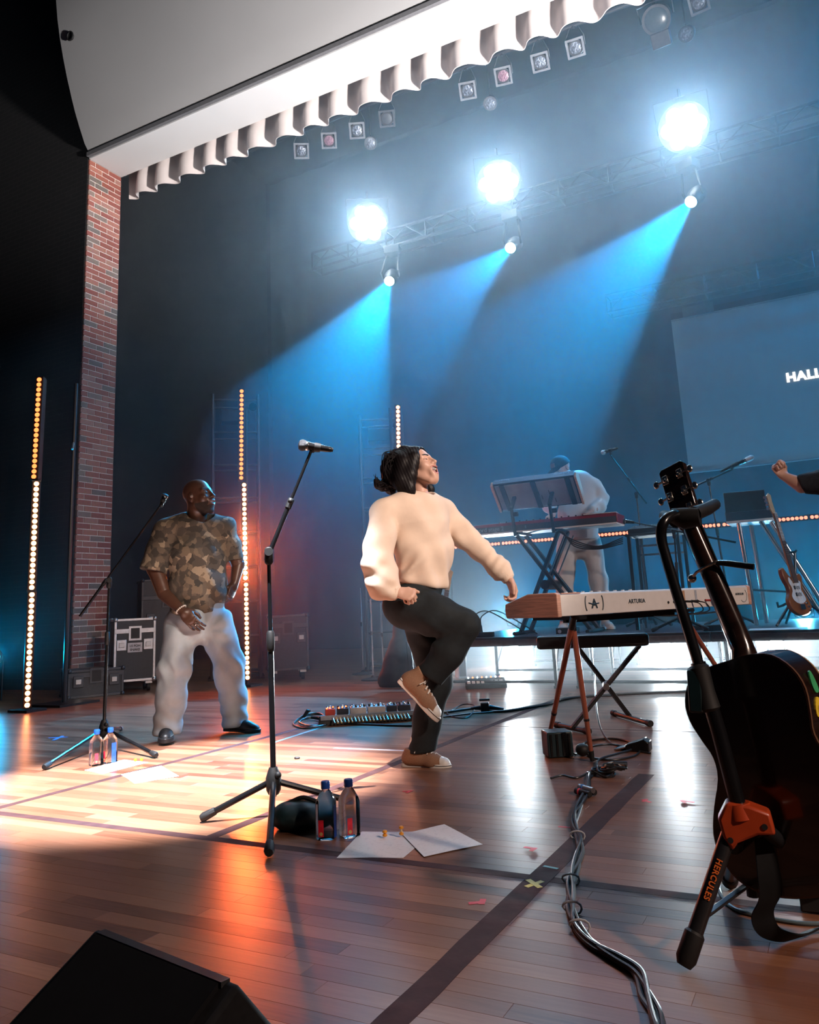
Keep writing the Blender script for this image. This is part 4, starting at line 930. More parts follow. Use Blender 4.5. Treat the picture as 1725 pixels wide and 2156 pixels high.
# ================================================================== THE MUSICIAN REACHING IN FROM THE SIDE
_rb = at(1800, 1000, 4.75); Q_ = Figure((_rb[0], _rb[1], 0.0), 'person in a dark pushed-up sleeve holding out a closed fist')
J = Q_.J
sh_ = J(1800, 1000, 0.05); el = J(1700, 1022, 0.0); wq = J(1650, 1004, 0.0); hcq = sh_ + np.array([0.20, 0.0, 0.30]); hnq = sh_ + np.array([0.19, 0.02, 0.10])
HV = head(hcq, (-0.9, -0.4, 0.05), (0, 0, 1), 0.98, hnq, 1.05, 'smile', h=0.005)
FQ = hand(wq, (-0.50, -0.05, 0.86), (-0.72, 0.62, -0.3), 1, 0.95, (84, 95, 60), 'over', h=0.0025, arm=J(1690, 1022, 0.0), armr=0.05)
def core(X): return smin(smin(cap(X, sh_ + np.array([.2, 0, -.6]), sh_ + np.array([.2, 0, -.10]), 0.07, 0.07), cap(X, sh_ + np.array([.2, 0, -.10]), hnq, 0.06, 0.055), .03), chain(X, [sh_ + np.array([.1, 0, -.03]), sh_, el], [0.05, 0.05, 0.048]), 0.02)
lo, hi = box_of([J(1690, 960, -.2), sh_ + np.array([.4, .2, -.6])], 0.05); cv, cq = nets(core, lo, hi, 0.014, 1)
figmesh('body', [HV, FQ, (cv, cq, 0)], ['skin_mid', 'lips', 'teeth', 'mouth', 'brow', 'brow'], Q_.o)
def qs(X):
    d = echain(X, [sh_ + np.array([.2, 0, -.62]), sh_ + np.array([.2, 0, -.06])], [0.18, 0.19], (0, 1, 0), 0.66, 0.05)
    d = smin(d, cap(X, sh_ + np.array([.02, 0, -.01]), sh_ + np.array([.38, 0, -.01]), 0.085, 0.085), 0.05)
    a = chain(X, [sh_, J(1740, 1016, .02), J(1690, 1018, .0)], [0.09, 0.078, 0.064], 0.03); a = smax(a, plane(X, J(1684, 1018, 0), (-1, 0, -0.35)), 0.008)
    b = chain(X, [sh_ + np.array([.40, 0, -.02]), sh_ + np.array([.46, 0, -.32]), sh_ + np.array([.42, -.1, -.55])], [0.085, 0.075, 0.06], 0.03)
    return smax(smin(smin(d, a + crumple(X, .006, 1.4), .02), b, .02) + crumple(X, .004, 1), plane(X, sh_ + np.array([0, 0, -.72]), (0, 0, -1)), 0.01)
part(Q_, 'sweater', qs, [J(1660, 960, -.2), sh_ + np.array([.56, .25, -.75])], 0.03, 0.009, ['darkshirt'])
hz_ = sh_ + np.array([.2, 0, -.68])
def qp(X):
    f = np.array([hz_[0], hz_[1], 0]); g = hz_[2]
    return smax(smin(smin(echain(X, [hz_, hz_ - np.array([0, 0, .08])], [.16, .17], (0, 1, 0), .7), chain(X, [hz_ + np.array([-.09, 0, -.08]), f + np.array([-.12, 0, .03])], [.095, .075]), .03), chain(X, [hz_ + np.array([.09, 0, -.08]), f + np.array([.12, 0, .03])], [.095, .075]), .03), plane(X, f + np.array([0, 0, .04]), (0, 0, -1)), .01)
part(Q_, 'trousers', qp, [hz_ + np.array([-.3, -.25, .1]), np.array([hz_[0] + .3, hz_[1] + .25, 0])], 0.02, 0.012, ['navy'])
for sx_ in (-.12, .12): shoe(Q_, np.array([hz_[0] + sx_, hz_[1] + .06, 0.003]), np.array([hz_[0] + sx_ - .16, hz_[1] - .16, 0.003]), (0, 0, 1), ('shoeblack',) * 4, 0.1, W=0.1, sneaker=False)
def qh(X):
    d = ell(X, hcq + np.array([0.012, 0.006, 0.045]), (0.108, 0.092, 0.096)); d = smax(d, -ell(X, hcq + np.array([-0.11, -0.05, -0.02]), (0.095, 0.10, 0.105)), 0.008)
    return smax(d, -(X[2] - hcq[2] + 0.045), 0.01) + 0.002 * np.sin(170 * X[0] + 2 * np.sin(60 * X[1])) * np.sin(150 * X[2])
part(Q_, 'hair', qh, [hcq - 0.16, hcq + 0.16], 0.0, 0.006, ['hair'], smooth=1)
# ================================================================== MIC STANDS
MT.update(hose=mat('black_cable', (0.014, 0.014, 0.015), 0.4, var=0.2), foam=mat('dark_grille', (0.05, 0.05, 0.055), 0.4, 0.7, var=0.3, scale=400, bump=0.6), silver=mat('silver_grille', (0.55, 0.56, 0.6), 0.35, 0.9, var=0.2, scale=400, bump=0.6))


def mic_stand(base, pole_top, boom, feet, label, sleeve=None, r=0.012, hub_z=0.10, group=None, leg_r=0.0115):
    """base on the floor, pole_top, boom = (rear end, front end), feet = three points, all in the world"""
    base = np.array(base, float); S = empty('mic_stand', base, 0, label, 'mic stand', group); z0 = base[2]
    p = lambda z: (base[0], base[1], z0 + z)
    MB(base).lathe([(0.014, 0.0), (0.020, 0.004), (0.028, 0.02), (0.030, 0.06), (0.022, 0.085), (0.016, 0.10)], 14, Matrix.Translation(V(p(hub_z - 0.055)))).build('hub', 'rubber', S)
    MB(base).ball((base[0] + 0.03, base[1] - 0.01, z0 + hub_z + 0.02), 0.013, 10, 6).build('hub_knob', 'rubber', S)
    for f in feet:
        f = np.array(f, float); d = f - base; d[2] = 0; L = np.linalg.norm(d); d /= L
        lg = MB(base).tube([np.array(p(hub_z - 0.01)) + d * 0.02, f + np.array([0, 0, 0.018])], leg_r, 10).build('leg', 'blackgloss', S)
        e = f + np.array([0, 0, 0.018]); u = (e - np.array(p(hub_z - 0.01)) - d * 0.02); u /= np.linalg.norm(u)
        MB(base).tube([e - u * 0.05, e - u * 0.004, e + u * 0.008], [leg_r * 1.25, leg_r * 1.5, leg_r * 1.1], 10).build('rubber_foot', 'rubber', lg)
    top = np.array(pole_top, float); mid = np.array(p(hub_z)) * 0.38 + top * 0.62
    MB(base).tube([p(hub_z - 0.06), mid], r * 1.05, 12).build('lower_tube', 'blackgloss', S)
    MB(base).tube([mid, top], r * 0.75, 12).build('upper_tube', 'blackgloss', S)
    u = (top - mid) / np.linalg.norm(top - mid)
    MB(base).tube([mid - u * 0.06, mid - u * 0.05, mid + u * 0.01, mid + u * 0.02], [r * 1.1, r * 1.5, r * 1.5, r * 1.1], 12).build('clutch', 'rubber', S)
    b0, b1 = [np.array(q, float) for q in boom]; bu = (b1 - b0) / np.linalg.norm(b1 - b0)
    MB(base).tube([top - u * 0.05, top - u * 0.04, top + u * 0.012, top + u * 0.02], [r * 0.9, r * 1.6, r * 1.7, r * 1.2], 12).build('boom_clamp', 'rubber', S)
    sd = np.cross(bu, u); sd = sd / max(np.linalg.norm(sd), 1e-6)
    MB(base).tube([top - sd * 0.02, top + sd * 0.035], 0.016, 12).build('clamp_knob', 'rubber', S)
    sl = sleeve or 0.45; m_ = b0 + (b1 - b0) * sl
    bm = MB(base).tube([b0, m_], r * 0.9, 10).build('boom', 'blackgloss', S); MB(base).tube([m_, b1], r * 0.62, 10).build('boom_extension', 'blackgloss', S)
    MB(base).tube([m_ - bu * 0.03, m_ - bu * 0.025, m_ + bu * 0.012, m_ + bu * 0.016], [r * 0.9, r * 1.3, r * 1.3, r * 0.9], 10).build('boom_collar', 'rubber', bm)
    MB(base).tube([m_, m_ + sd * 0.03 + np.array([0, 0, 0.0])], 0.0045, 8).build('thumb_screw', 'chrome', bm); MB(base).ball(m_ + sd * 0.034, 0.011, 10, 6).build('thumb_knob', 'rubber', bm)
    return S


def mic(p0, p1, r, label, grille='foam', clip=None, group=None, handheld=True):
    """p0 tail, p1 head of the microphone"""
    p0, p1 = np.array(p0, float), np.array(p1, float); S = empty('microphone', p0, 0, label, 'microphone', group); u = (p1 - p0); L = np.linalg.norm(u); u /= L
    a = lambda t: p0 + u * L * t
    MB(p0).tube([a(0), a(0.02), a(0.10), a(0.62), a(0.72)], [r * 0.5, r * 0.58, r * 0.62, r * 0.85, r * 0.95], 14).build('handle', 'blackgloss', S)
    MB(p0).tube([a(0.0), a(-0.05)], [r * 0.5, r * 0.42], 12).build('antenna_cap', 'rubber', S)
    MB(p0).tube([a(0.70), a(0.73), a(0.76)], [r * 1.02, r * 1.06, r * 1.02], 16).build('ring', 'chrome', S)
    MB(p0).tube([a(0.76), a(0.82), a(0.90), a(0.97), a(1.0)], [r * 0.98, r * 1.2, r * 1.22, r * 0.92, r * 0.4], 16).build('grille', grille, S)
    if clip is not None:
        clip = np.array(clip, float); c = a(0.42)
        MB(p0).tube([a(0.33), a(0.52)], [r * 0.95, r * 1.02], 12).build('clip', 'rubber', S); MB(p0).tube([c, clip], [0.008, 0.010], 8).build('clip_stem', 'rubber', S)
    return S


# -- the stand in the middle of the floor
b = G(577, 1722); P = wall_at(b)
top = P(566, 1163); q0 = P(561, 1180, 0.0); q1 = P(656, 948, 0.0)
mic_stand(b, top, (q0, q1), [G(427, 1732), G(567, 1806), G(742, 1698)], 'black tripod mic stand with angled boom beside the water bottles', 0.52, 0.0105, 0.135)
mic(P(698, 947), P(628, 936), 0.020, 'black cordless microphone clipped on the angled boom', 'foam', P(657, 950))
# -- the stand beside the man
b = G(218, 1575); P = wall_at(b)
mic_stand(b, P(230, 1222), (P(168, 1298), P(341, 1060)), [G(94, 1622), G(328, 1597), G(255, 1540)], 'black boom mic stand next to the brick pier and the man in camouflage', 0.30, 0.010, 0.12)
mic(P(339, 1066, .0), P(349, 1040, .0), 0.019, 'black microphone on the boom beside the man in camouflage', 'foam', P(338, 1064))

# ================================================================== BOTTLES, PAPERS, SMALL THINGS ON THE FLOOR
MT.update(pet=mat('clear_plastic', (0.97, 0.99, 1.0), 0.04, 0, 0.0, trans=1.0), bluecap=mat('blue_plastic', (0.008, 0.06, 0.32), 0.35, var=0.05), redlabel=mat('red_label', (0.55, 0.012, 0.03), 0.4, var=0.25, scale=40),
          bluelabel=mat('blue_label', (0.015, 0.06, 0.36), 0.4, var=0.3, scale=40), goldseal=mat('gold_seal', (0.5, 0.33, 0.12), 0.4))
MT['pet'].node_tree.nodes['Principled BSDF'].inputs['IOR'].default_value = 1.17
def bottle_proto(h=0.182):
    e = empty('water_bottle', (0, 0, 0)); s = h / 0.182
    def ring(w, z, rr, n=6):
        pts = []
        for cx, cy in ((1, 1), (-1, 1), (-1, -1), (1, -1)):
            a0 = {(1, 1): 0, (-1, 1): PI / 2, (-1, -1): PI, (1, -1): 1.5 * PI}[(cx, cy)]
            for i in range(n): a = a0 + PI / 2 * i / (n - 1); pts.append((cx * (w - rr) + rr * math.cos(a), cy * (w - rr) + rr * math.sin(a), z))
        return pts
    prof = [(0.020, 0.003, 0.012), (0.028, 0.0, 0.012), (0.0305, 0.006, 0.011), (0.0305, 0.060, 0.010), (0.0305, 0.112, 0.010), (0.0285, 0.124, 0.013), (0.019, 0.146, 0.016), (0.0135, 0.154, 0.0134), (0.0125, 0.168, 0.0124)]
    m_ = MB(); vs = []; fs = []
    for w_, z, rr in prof: vs += [(x * s, y * s, zz * s) for x, y, zz in ring(w_, z, rr)]
    n = 24
    for i in range(len(prof) - 1):
        for j in range(n): fs.append((i * n + j, i * n + (j + 1) % n, (i + 1) * n + (j + 1) % n, (i + 1) * n + j))
    fs.append(tuple(range(n - 1, -1, -1))); fs.append(tuple((len(prof) - 1) * n + j for j in range(n)))
    m_.add(vs, fs).build('bottle_body', 'pet', e, smooth=50)
    c = MB().lathe([(0.0150 * s, 0.158 * s), (0.0155 * s, 0.160 * s), (0.0155 * s, 0.178 * s), (0.0140 * s, 0.182 * s)], 20).build('cap', 'bluecap', e)
    MB().box((-0.010 * s, -0.0311 * s, 0.038 * s), (0.018 * s, 0.0006, 0.052 * s)).build('front_label', 'redlabel', e)
    MB().lathe([(0.006 * s, 0), (0.006 * s, 0.0004)], 14, Matrix.Translation((-0.010 * s, -0.0315 * s, 0.021 * s)) @ Matrix.Rotation(PI / 2, 4, 'X')).build('seal', 'goldseal', e)
    MB().box((0.0311 * s, 0.0, 0.055 * s), (0.0006, 0.030 * s, 0.100 * s)).build('side_label', 'bluelabel', e)
    return e
bp_ = bottle_proto()
for i, (x, y, rz, lb) in enumerate(((688, 1765, -0.15, 'clear water bottle beside the black sandbag, red label edge showing'), (737, 1760, 0.45, 'clear water bottle next to the white papers, blue panel showing'),
                                    (202, 1611, 0.75, 'blue capped water bottle turned label aside by the far mic stand'), (231, 1606, -0.5, 'blue capped water bottle clear side out by the far mic stand'))):
    o = bp_ if i == 0 else clone(bp_); o.location = V(G(x, y)); o.rotation_euler = (0, 0, rz + 0.48); tag(o, lb, 'bottle', 'water bottles on the stage')

def paper_mat():
    m = mat('printed_paper', (0.86, 0.86, 0.86), 0.7, var=0.02, scale=5); nt = m.node_tree; N = nt.nodes; L = nt.links; b = N['Principled BSDF']
    tc = N.new('ShaderNodeTexCoord'); s = N.new('ShaderNodeSeparateXYZ'); L.new(tc.outputs['Object'], s.inputs[0])
    wv = N.new('ShaderNodeMath'); wv.operation = 'SINE'; mu_ = N.new('ShaderNodeMath'); mu_.operation = 'MULTIPLY'; mu_.inputs[1].default_value = 620; L.new(s.outputs['Y'], mu_.inputs[0]); L.new(mu_.outputs[0], wv.inputs[0])
    nz = N.new('ShaderNodeTexNoise'); nz.inputs['Scale'].default_value = 60; L.new(tc.outputs['Object'], nz.inputs['Vector'])
    pr = N.new('ShaderNodeMath'); pr.operation = 'MULTIPLY'; L.new(wv.outputs[0], pr.inputs[0]); L.new(nz.outputs['Fac'], pr.inputs[1])
    gt = N.new('ShaderNodeMath'); gt.operation = 'GREATER_THAN'; gt.inputs[1].default_value = 0.56; L.new(pr.outputs[0], gt.inputs[0])
    mx = N.new('ShaderNodeMix'); mx.data_type = 'RGBA'; mx.inputs['A'].default_value = (0.86, 0.86, 0.86, 1); mx.inputs['B'].default_value = (0.55, 0.55, 0.58, 1)
    L.new(gt.outputs[0], mx.inputs['Factor']); L.new(mx.outputs['Result'], b.inputs['Base Color']); return m
MT['paper'] = paper_mat()
def sheet(corners, label, z=0.0015, grp=None, zf=0.0):
    P4 = [G(x, y, zf) for x, y in corners]; c = sum(P4) / 4; e = P4[1] - P4[0]; rz = math.atan2(e[1], e[0]); R = Matrix.Rotation(-rz, 3, 'Z')
    m_ = MB(); vs = [R @ (V(p) - V(c)) for p in P4]; n = 7; pts = []
    for i in range(n):
        for j in range(n):
            s_, t_ = i / (n - 1), j / (n - 1); q = vs[0] * (1 - s_) * (1 - t_) + vs[1] * s_ * (1 - t_) + vs[2] * s_ * t_ + vs[3] * (1 - s_) * t_
            pts.append((q.x, q.y, z + 0.0012 * math.sin(3 * s_ + 2 * t_) ** 2))
    fs = [(i * n + j, (i + 1) * n + j, (i + 1) * n + j + 1, i * n + j + 1) for i in range(n - 1) for j in range(n - 1)]
    k_ = len(pts); pts2 = [(p[0], p[1], p[2] - 0.0004) for p in pts]; m_.add(pts + pts2, fs + [tuple(q + k_ for q in f[::-1]) for f in fs])
    edge = [i * n for i in range(n)] + [(n - 1) * n + j for j in range(1, n)] + [i * n + n - 1 for i in range(n - 2, -1, -1)] + [j for j in range(n - 2, 0, -1)]
    m_.f += [(edge[i], edge[i - 1], edge[i - 1] + k_, edge[i] + k_) for i in range(len(edge))]
    o = m_.build('paper_sheet', 'paper'); o.location = (c[0], c[1], zf); o.rotation_euler = (0, 0, rz); return tag(o, label, 'paper', grp)
sheet([(709, 1807), (849, 1807), (915, 1752), (762, 1752)], 'white set list sheet lying flat beside the water bottles', 0.001, 'papers on the floor')
sheet([(893, 1806), (1017, 1780), (936, 1738), (846, 1758)], 'white set list sheet turned aslant, overlapping another sheet', 0.0032, 'papers on the floor')
sheet([(178, 1622), (215, 1630), (312, 1606), (262, 1600)], 'white paper under the bottles by the far mic stand', 0.001, 'papers on the floor')
sheet([(255, 1631), (283, 1650), (377, 1635), (340, 1613)], 'white paper lying in the bright pool of light', 0.001, 'papers on the floor')
MT['orange'] = mat('amber_plastic', (0.85, 0.33, 0.02), 0.35, var=0.1)
for i, (x, y, h_, z, lb) in enumerate(((811, 1766, 0.022, .006, 'small amber ear tip lying on the flat set list'), (846, 1764, 0.030, .008, 'double flanged amber ear plug standing on the aslant set list'), (285, 1606, 0.016, .006, 'pale amber ear tip on the paper by the far bottles'), (298, 1605, 0.016, .006, 'amber ear tip beside another on the far paper'))):
    p = G(x, y); e = empty('ear_plug', (p[0], p[1], z), 0.4 * i, lb, 'ear plug')
    MB().lathe([(0.003, 0), (0.008, 0.003), (0.0075, 0.008), (0.003, 0.011)], 12).build('flange', 'orange', e)
    MB().lathe([(0.003, 0.010), (0.003, h_ - 0.009)], 10).build('stem', mat('translucent_stem', (0.75, 0.6, 0.35), 0.3), e)
    MB().lathe([(0.003, h_ - 0.011), (0.0085, h_ - 0.008), (0.007, h_ - 0.002), (0.002, h_)], 12).build('tip', 'orange', e)

# sandbag
b = G(640, 1742); P = wall_at(b); S = empty('sandbag', b, 0.30, 'dark teal sandbag lying against the mic stand leg', 'sandbag')
def sbag(X): return smin(ell(X, (0, 0.0, 0.042), (0.115, 0.085, 0.046)), ell(X, (-0.045, -0.01, 0.038), (0.06, 0.075, 0.042)), 0.03) + crumple(X, 0.004, 2.0)
v, q = nets(sbag, np.array([-.16, -.12, 0.0]), np.array([.16, .12, .12]), 0.006, 1); figmesh('bag', [(v, q, 0)], [mat('teal_nylon', (0.006, 0.022, 0.026), 0.55, var=0.3, scale=60)], S)
MB().tube(spline([(-0.06, 0, 0.08), (0, 0, 0.10), (0.06, 0, 0.082)], 6), 0.008, 6).build('handle', 'rubber', S)

# tapes
MT.update(tape=mat('brown_gaffer_tape', (0.050, 0.020, 0.020), 0.75, var=0.25, scale=14, bump=0.2, spec=0.25), redtape=mat('red_tape', (0.75, 0.06, 0.09), 0.55), yellowtape=mat('yellow_tape', (0.72, 0.60, 0.06), 0.55), bluetape=mat('blue_tape', (0.02, 0.22, 0.62), 0.55), tealtape=mat('teal_tape', (0.10, 0.33, 0.38), 0.55), palet=mat('pale_tape', (0.55, 0.52, 0.58), 0.5))
def strip(p0, p1, w_, m_, label, z=0.0006, name='floor_tape', grp=None):
    p0, p1 = np.array(p0), np.array(p1); L = np.linalg.norm((p1 - p0)[:2]); n = max(2, int(L / 0.12)); r = random.Random(int(abs(p0[0] * 1000 + p0[1] * 77)))
    d = (p1 - p0) / L; s_ = np.array([-d[1], d[0], 0]); vs = []
    for i in range(n + 1):
        c = p0 + d * L * i / n; a_, b_ = w_ / 2 * (1 + r.uniform(-.07, .07)), w_ / 2 * (1 + r.uniform(-.07, .07))
        vs += [(*(c + s_ * a_)[:2], z), (*(c - s_ * b_)[:2], z), (*(c + s_ * a_)[:2], 0.0), (*(c - s_ * b_)[:2], 0.0)]
    fs = []
    for i in range(n):
        k_ = i * 4; fs += [(k_, k_ + 1, k_ + 5, k_ + 4), (k_ + 2, k_ + 6, k_ + 7, k_ + 3), (k_, k_ + 4, k_ + 6, k_ + 2), (k_ + 1, k_ + 3, k_ + 7, k_ + 5)]
    fs += [(0, 2, 3, 1), (n * 4, n * 4 + 1, n * 4 + 3, n * 4 + 2)]
    o = MB((p0[0], p0[1], 0)).add(vs, fs).build(name, m_); o.location = (p0[0], p0[1], 0); return tag(o, label, 'tape', grp)
XA, XB, XD, YA, YBm = -3.255, -2.035, -0.835, 2.235, 4.76
strip((-4.6, YA, 0), (0.7, YA, 0), 0.042, 'tape', 'brown tape along the seam crossing in front of the papers', 0.0005)
strip((XA, YA, 0), (XA, 6.5, 0), 0.045, 'tape', 'brown tape seam running past the far bottles and papers', 0.0008)
strip((XB, YA, 0), (XB, 6.5, 0), 0.05, 'tape', 'brown tape seam running under the dancing singer', 0.0008)
strip((XD, 0.8, 0), (XD, 3.62, 0), 0.068, 'tape', 'wide brown tape seam running beside the cable bundle', 0.0008)
strip((-4.4, YBm, 0), (1.0, YBm, 0), 0.012, 'tape', 'thin dark seam line behind the raised shoe', 0.0005)
strip(G(575, 1564), G(700, 1524), 0.022, 'tealtape', 'pale teal tape line beside the pedalboard', 0.0011)
strip(G(704, 1575), G(856, 1581), 0.02, 'palet', 'pale lavender tape line ending at the standing shoe', 0.0011)
def mark(segs, w_, m_, name, label, cat='tape'):
    P0 = G(*segs[0][0]); E = empty(name, P0, 0, label, cat)
    for i, (a, c) in enumerate(segs):
        p0, p1 = G(*a), G(*c); d = (p1 - p0); d /= np.linalg.norm(d); s_ = np.array([-d[1], d[0], 0]) * w_ / 2; z = 0.0014 + 0.0004 * i
        top = [p0 + s_, p0 - s_, p1 - s_, p1 + s_]
        MB(P0).add([(q[0], q[1], z) for q in top] + [(q[0], q[1], z - 0.0005) for q in top], [(0, 1, 2, 3), (7, 6, 5, 4), (0, 4, 5, 1), (1, 5, 6, 2), (2, 6, 7, 3), (3, 7, 4, 0)]).build('tape_strip', m_, E, smooth=0)
mark([((1108, 1868), (1143, 1856)), ((1112, 1853), (1138, 1870))], 0.016, 'yellowtape', 'cross_mark', 'yellow tape cross where two brown seams meet')
mark([((987, 1903), (1018, 1900)), ((1014, 1905), (1018, 1894))], 0.016, 'redtape', 'corner_mark', 'red tape corner mark in front of the aslant paper')
mark([((1104, 1784), (1128, 1788)), ((1118, 1793), (1128, 1786))], 0.014, 'redtape', 'corner_mark', 'red tape corner mark between paper and cable bundle')
mark([((848, 1667), (868, 1665)), ((856, 1670), (868, 1665))], 0.014, 'redtape', 'corner_mark', 'small red tape mark behind the set list papers')
mark([((1176, 1741), (1202, 1743))], 0.012, 'redtape', 'corner_mark', 'short red tape strip touching the cable bundle')
mark([((1353, 1684), (1370, 1690)), ((1355, 1689), (1362, 1683))], 0.014, 'redtape', 'corner_mark', 'crumpled red tape bit beside the wide brown seam')
mark([((1435, 1686), (1462, 1690)), ((1435, 1686), (1444, 1692))], 0.012, 'redtape', 'corner_mark', 'red tape corner mark next to the guitar body')
mark([((102, 1554), (142, 1552)), ((112, 1559), (132, 1550))], 0.022, 'bluetape', 'cross_mark', 'blue tape mark near the far mic stand')
mark([((1145, 1824), (1175, 1830))], 0.012, 'tealtape', 'corner_mark', 'grey green tape scrap on the wide brown seam')
p = G(626, 1598); e = empty('gaffer_scrap', p, 0.3, 'small black lump of tape on the pale floor', 'tape scrap')
v, q = nets(lambda X: ell(X, (0, 0, 0.005), (0.016, 0.009, 0.007)) + crumple(X, 0.0015, 6), np.array([-.03, -.02, 0]), np.array([.03, .02, .02]), 0.002, 1); figmesh('lump', [(v, q, 0)], ['rubber'], e)
# ================================================================== LED BATTENS, TOWERS, UPLIGHTS
MT.update(led_hot=emis('led_amber_hot', (1.0, 0.30, 0.10), 15.0), led_mid=emis('led_amber', (1.0, 0.20, 0.05), 3.2), led_blast=emis('led_amber_blast', (1.0, 0.45, 0.16), 70.0), led_far=emis('led_red_far', (1.0, 0.22, 0.12), 3.0))
dot = MB().ball((0, 0, 0), 0.0215, 10, 6, (1, 0.5, 1)).mesh('led_lens')
def led_me(m_): me = dot.copy(); me.materials.clear(); me.materials.append(MT[m_]); return me
LEDM = {k_: led_me(k_) for k_ in ('led_hot', 'led_mid', 'led_blast', 'led_far')}
def batten(p0, p1, face, m_, label, grp, n=20, hot=None, w_=0.075):
    """row of lenses from p0 to p1 looking along face"""
    p0, p1 = np.array(p0, float), np.array(p1, float); L = np.linalg.norm(p1 - p0); u = (p1 - p0) / L; f = np.array(face, float); f = f - u * (f @ u); f /= np.linalg.norm(f)
    E = empty('led_batten', p0, 0, label, 'light bar', grp); E.matrix_world = frame(p0, u, -f)
    MB().box((L / 2, 0.045, 0), (L, 0.085, w_)).build('housing', 'black', E, bevel=0.004)
    for s in (0.0, L): MB().box((s, 0.03, 0), (0.012, 0.07, w_ * 1.02)).build('end_plate', 'blackmetal', E)
    for i in range(n): child(LEDM[hot if hot and hot_range[0] <= i < hot_range[1] else m_], 'led_lens', E, ((i + 0.5) * L / n, -0.002, 0), (0, 0, 0))
    return E
hot_range = (0, 0)
def to_cam(p): d = CC - np.array(p); d[2] = 0; return d / np.linalg.norm(d)
b = G(57, 1501); P = wall_at(b); f = to_cam(b) + P.ex * 0.05; g = 'amber light bars beside the brick pier'
batten(P(57, 1491), P(67.5, 1246), f, 'led_hot', 'amber light bar standing on the floor beside the tall black pole', g)
batten(P(66.5, 1243), P(77, 1013), f, 'led_hot', 'amber light bar stacked in the middle beside the tall black pole', g)
batten(P(71, 1009), P(83, 794), f - P.ex * 0.45, 'led_mid', 'deep orange light bar at the top beside the tall black pole', g)
S = empty('bar_stand', b + P.ey * 0.14, 0, 'black stand holding the stacked light bars beside the pier', 'stand'); MB().box((0, 0, 0.01), (0.26, 0.2, 0.02)).build('base_plate', 'black', S); MB().cyl((0, 0, 0.02), (0, 0, 3.05), 0.02).build('post', 'black', S)
b = G(521, 1447); P = wall_at(b); f = to_cam(b); g = 'amber light bars behind the man'
batten(P(521.5, 1432), P(518, 1226), f, 'led_hot', 'amber light bar standing on the floor behind the man', g)
hot_range = (0, 12); batten(P(517, 1222), P(514, 1016), f, 'led_hot', 'blinding amber light bar at chest height behind the man', g, hot='led_blast')
_bl = lamp('blast_light', 'AREA', P(515.5, 1170) + f * 0.03, P(515.5, 1170) + f * 2, 48, (1.0, 0.11, 0.015), 0.05); _bl.data.shape = 'RECTANGLE'; _bl.data.size = 0.05; _bl.data.size_y = 0.62
batten(P(508, 1011), P(509, 819), f, 'led_mid', 'orange light bar at the top of the tower behind the man', g)
S = empty('bar_stand', b + P.ey * 0.14, 0, 'black stand holding the light bars behind the man', 'stand'); MB().box((0, 0, 0.01), (0.26, 0.2, 0.02)).build('base_plate', 'black', S); MB().cyl((0, 0, 0.02), (0, 0, 3.1), 0.02).build('post', 'black', S)
b = G(846, 1425); P = wall_at(b); f = to_cam(b); hot_range = (0, 0); g = 'amber light bars behind the singer'
y3 = [1412, 1224, 1221, 1040, 1037, 853]; x3 = [846, 843.5, 843.4, 841.4, 841, 838]
for i in range(3): batten(P(x3[2 * i], y3[2 * i]), P(x3[2 * i + 1], y3[2 * i + 1]), f, 'led_hot', ['amber light bar on the floor hidden behind the singer', 'amber light bar rising behind the singer at shoulder height', 'amber light bar rising behind the head of the singer'][i], g)
S = empty('bar_stand', b + P.ey * 0.14, 0, 'black stand holding the light bars behind the singer', 'stand'); MB().box((0, 0, 0.01), (0.26, 0.2, 0.02)).build('base_plate', 'black', S); MB().cyl((0, 0, 0.02), (0, 0, 3.1), 0.02).build('post', 'black', S)

# upright truss towers behind them
def tower(px0, px1, ybase, ytop, dep, label):
    b = G((px0 + px1) / 2, ybase); P = wall_at(b); a, c = P(px0, ybase - 20), P(px1, ybase - 20); ht = float(P((px0 + px1) / 2, ytop)[2]); w_ = float(np.linalg.norm((c - a)[:2]))
    E = empty('truss_tower', b, math.atan2(P.ex[1], P.ex[0]), label, 'truss')
    for x in (-w_ / 2, w_ / 2):
        for y in (0, dep): MB().cyl((x, y, 0), (x, y, ht), 0.022, n=8).build('upright', 'alu', E)
    rg = MB().cyl((-w_ / 2, 0, 0), (w_ / 2, 0, 0), 0.014, n=8).mesh('rung'); rg.materials.append(MT['alu']); sd = MB().cyl((0, 0, 0), (0, dep, 0), 0.014, n=8).mesh('side_rung'); sd.materials.append(MT['alu'])
    for i in range(9):
        z = 0.08 + (ht - 0.16) * i / 8
        for y in (0, dep): child(rg, 'rung', E, (0, y, z))
        for x in (-w_ / 2, w_ / 2): child(sd, 'side_rung', E, (x, 0, z))
    MB().box((0, dep / 2 + 0.03, 0.012), (w_ + 0.1, dep + 0.1, 0.024)).build('base_plate', 'black', E)
    hb = MB().box((0, 0.02, ht - 0.30), (w_ * 0.62, 0.22, 0.16)).build('fixture_box', 'black', E, bevel=0.01); MB().cyl((w_ * 0.38, -0.04, ht - 0.18), (w_ * 0.38, -0.08, ht - 0.18), 0.05).build('fixture_lens', 'blackgloss', E)
    return E
tower(447, 549, 1431, 830, 0.4, 'steel truss tower with lamp box behind the amber bars and the man')
tower(776, 870, 1412, 870, 0.4, 'steel truss tower with lamp box behind the singer')

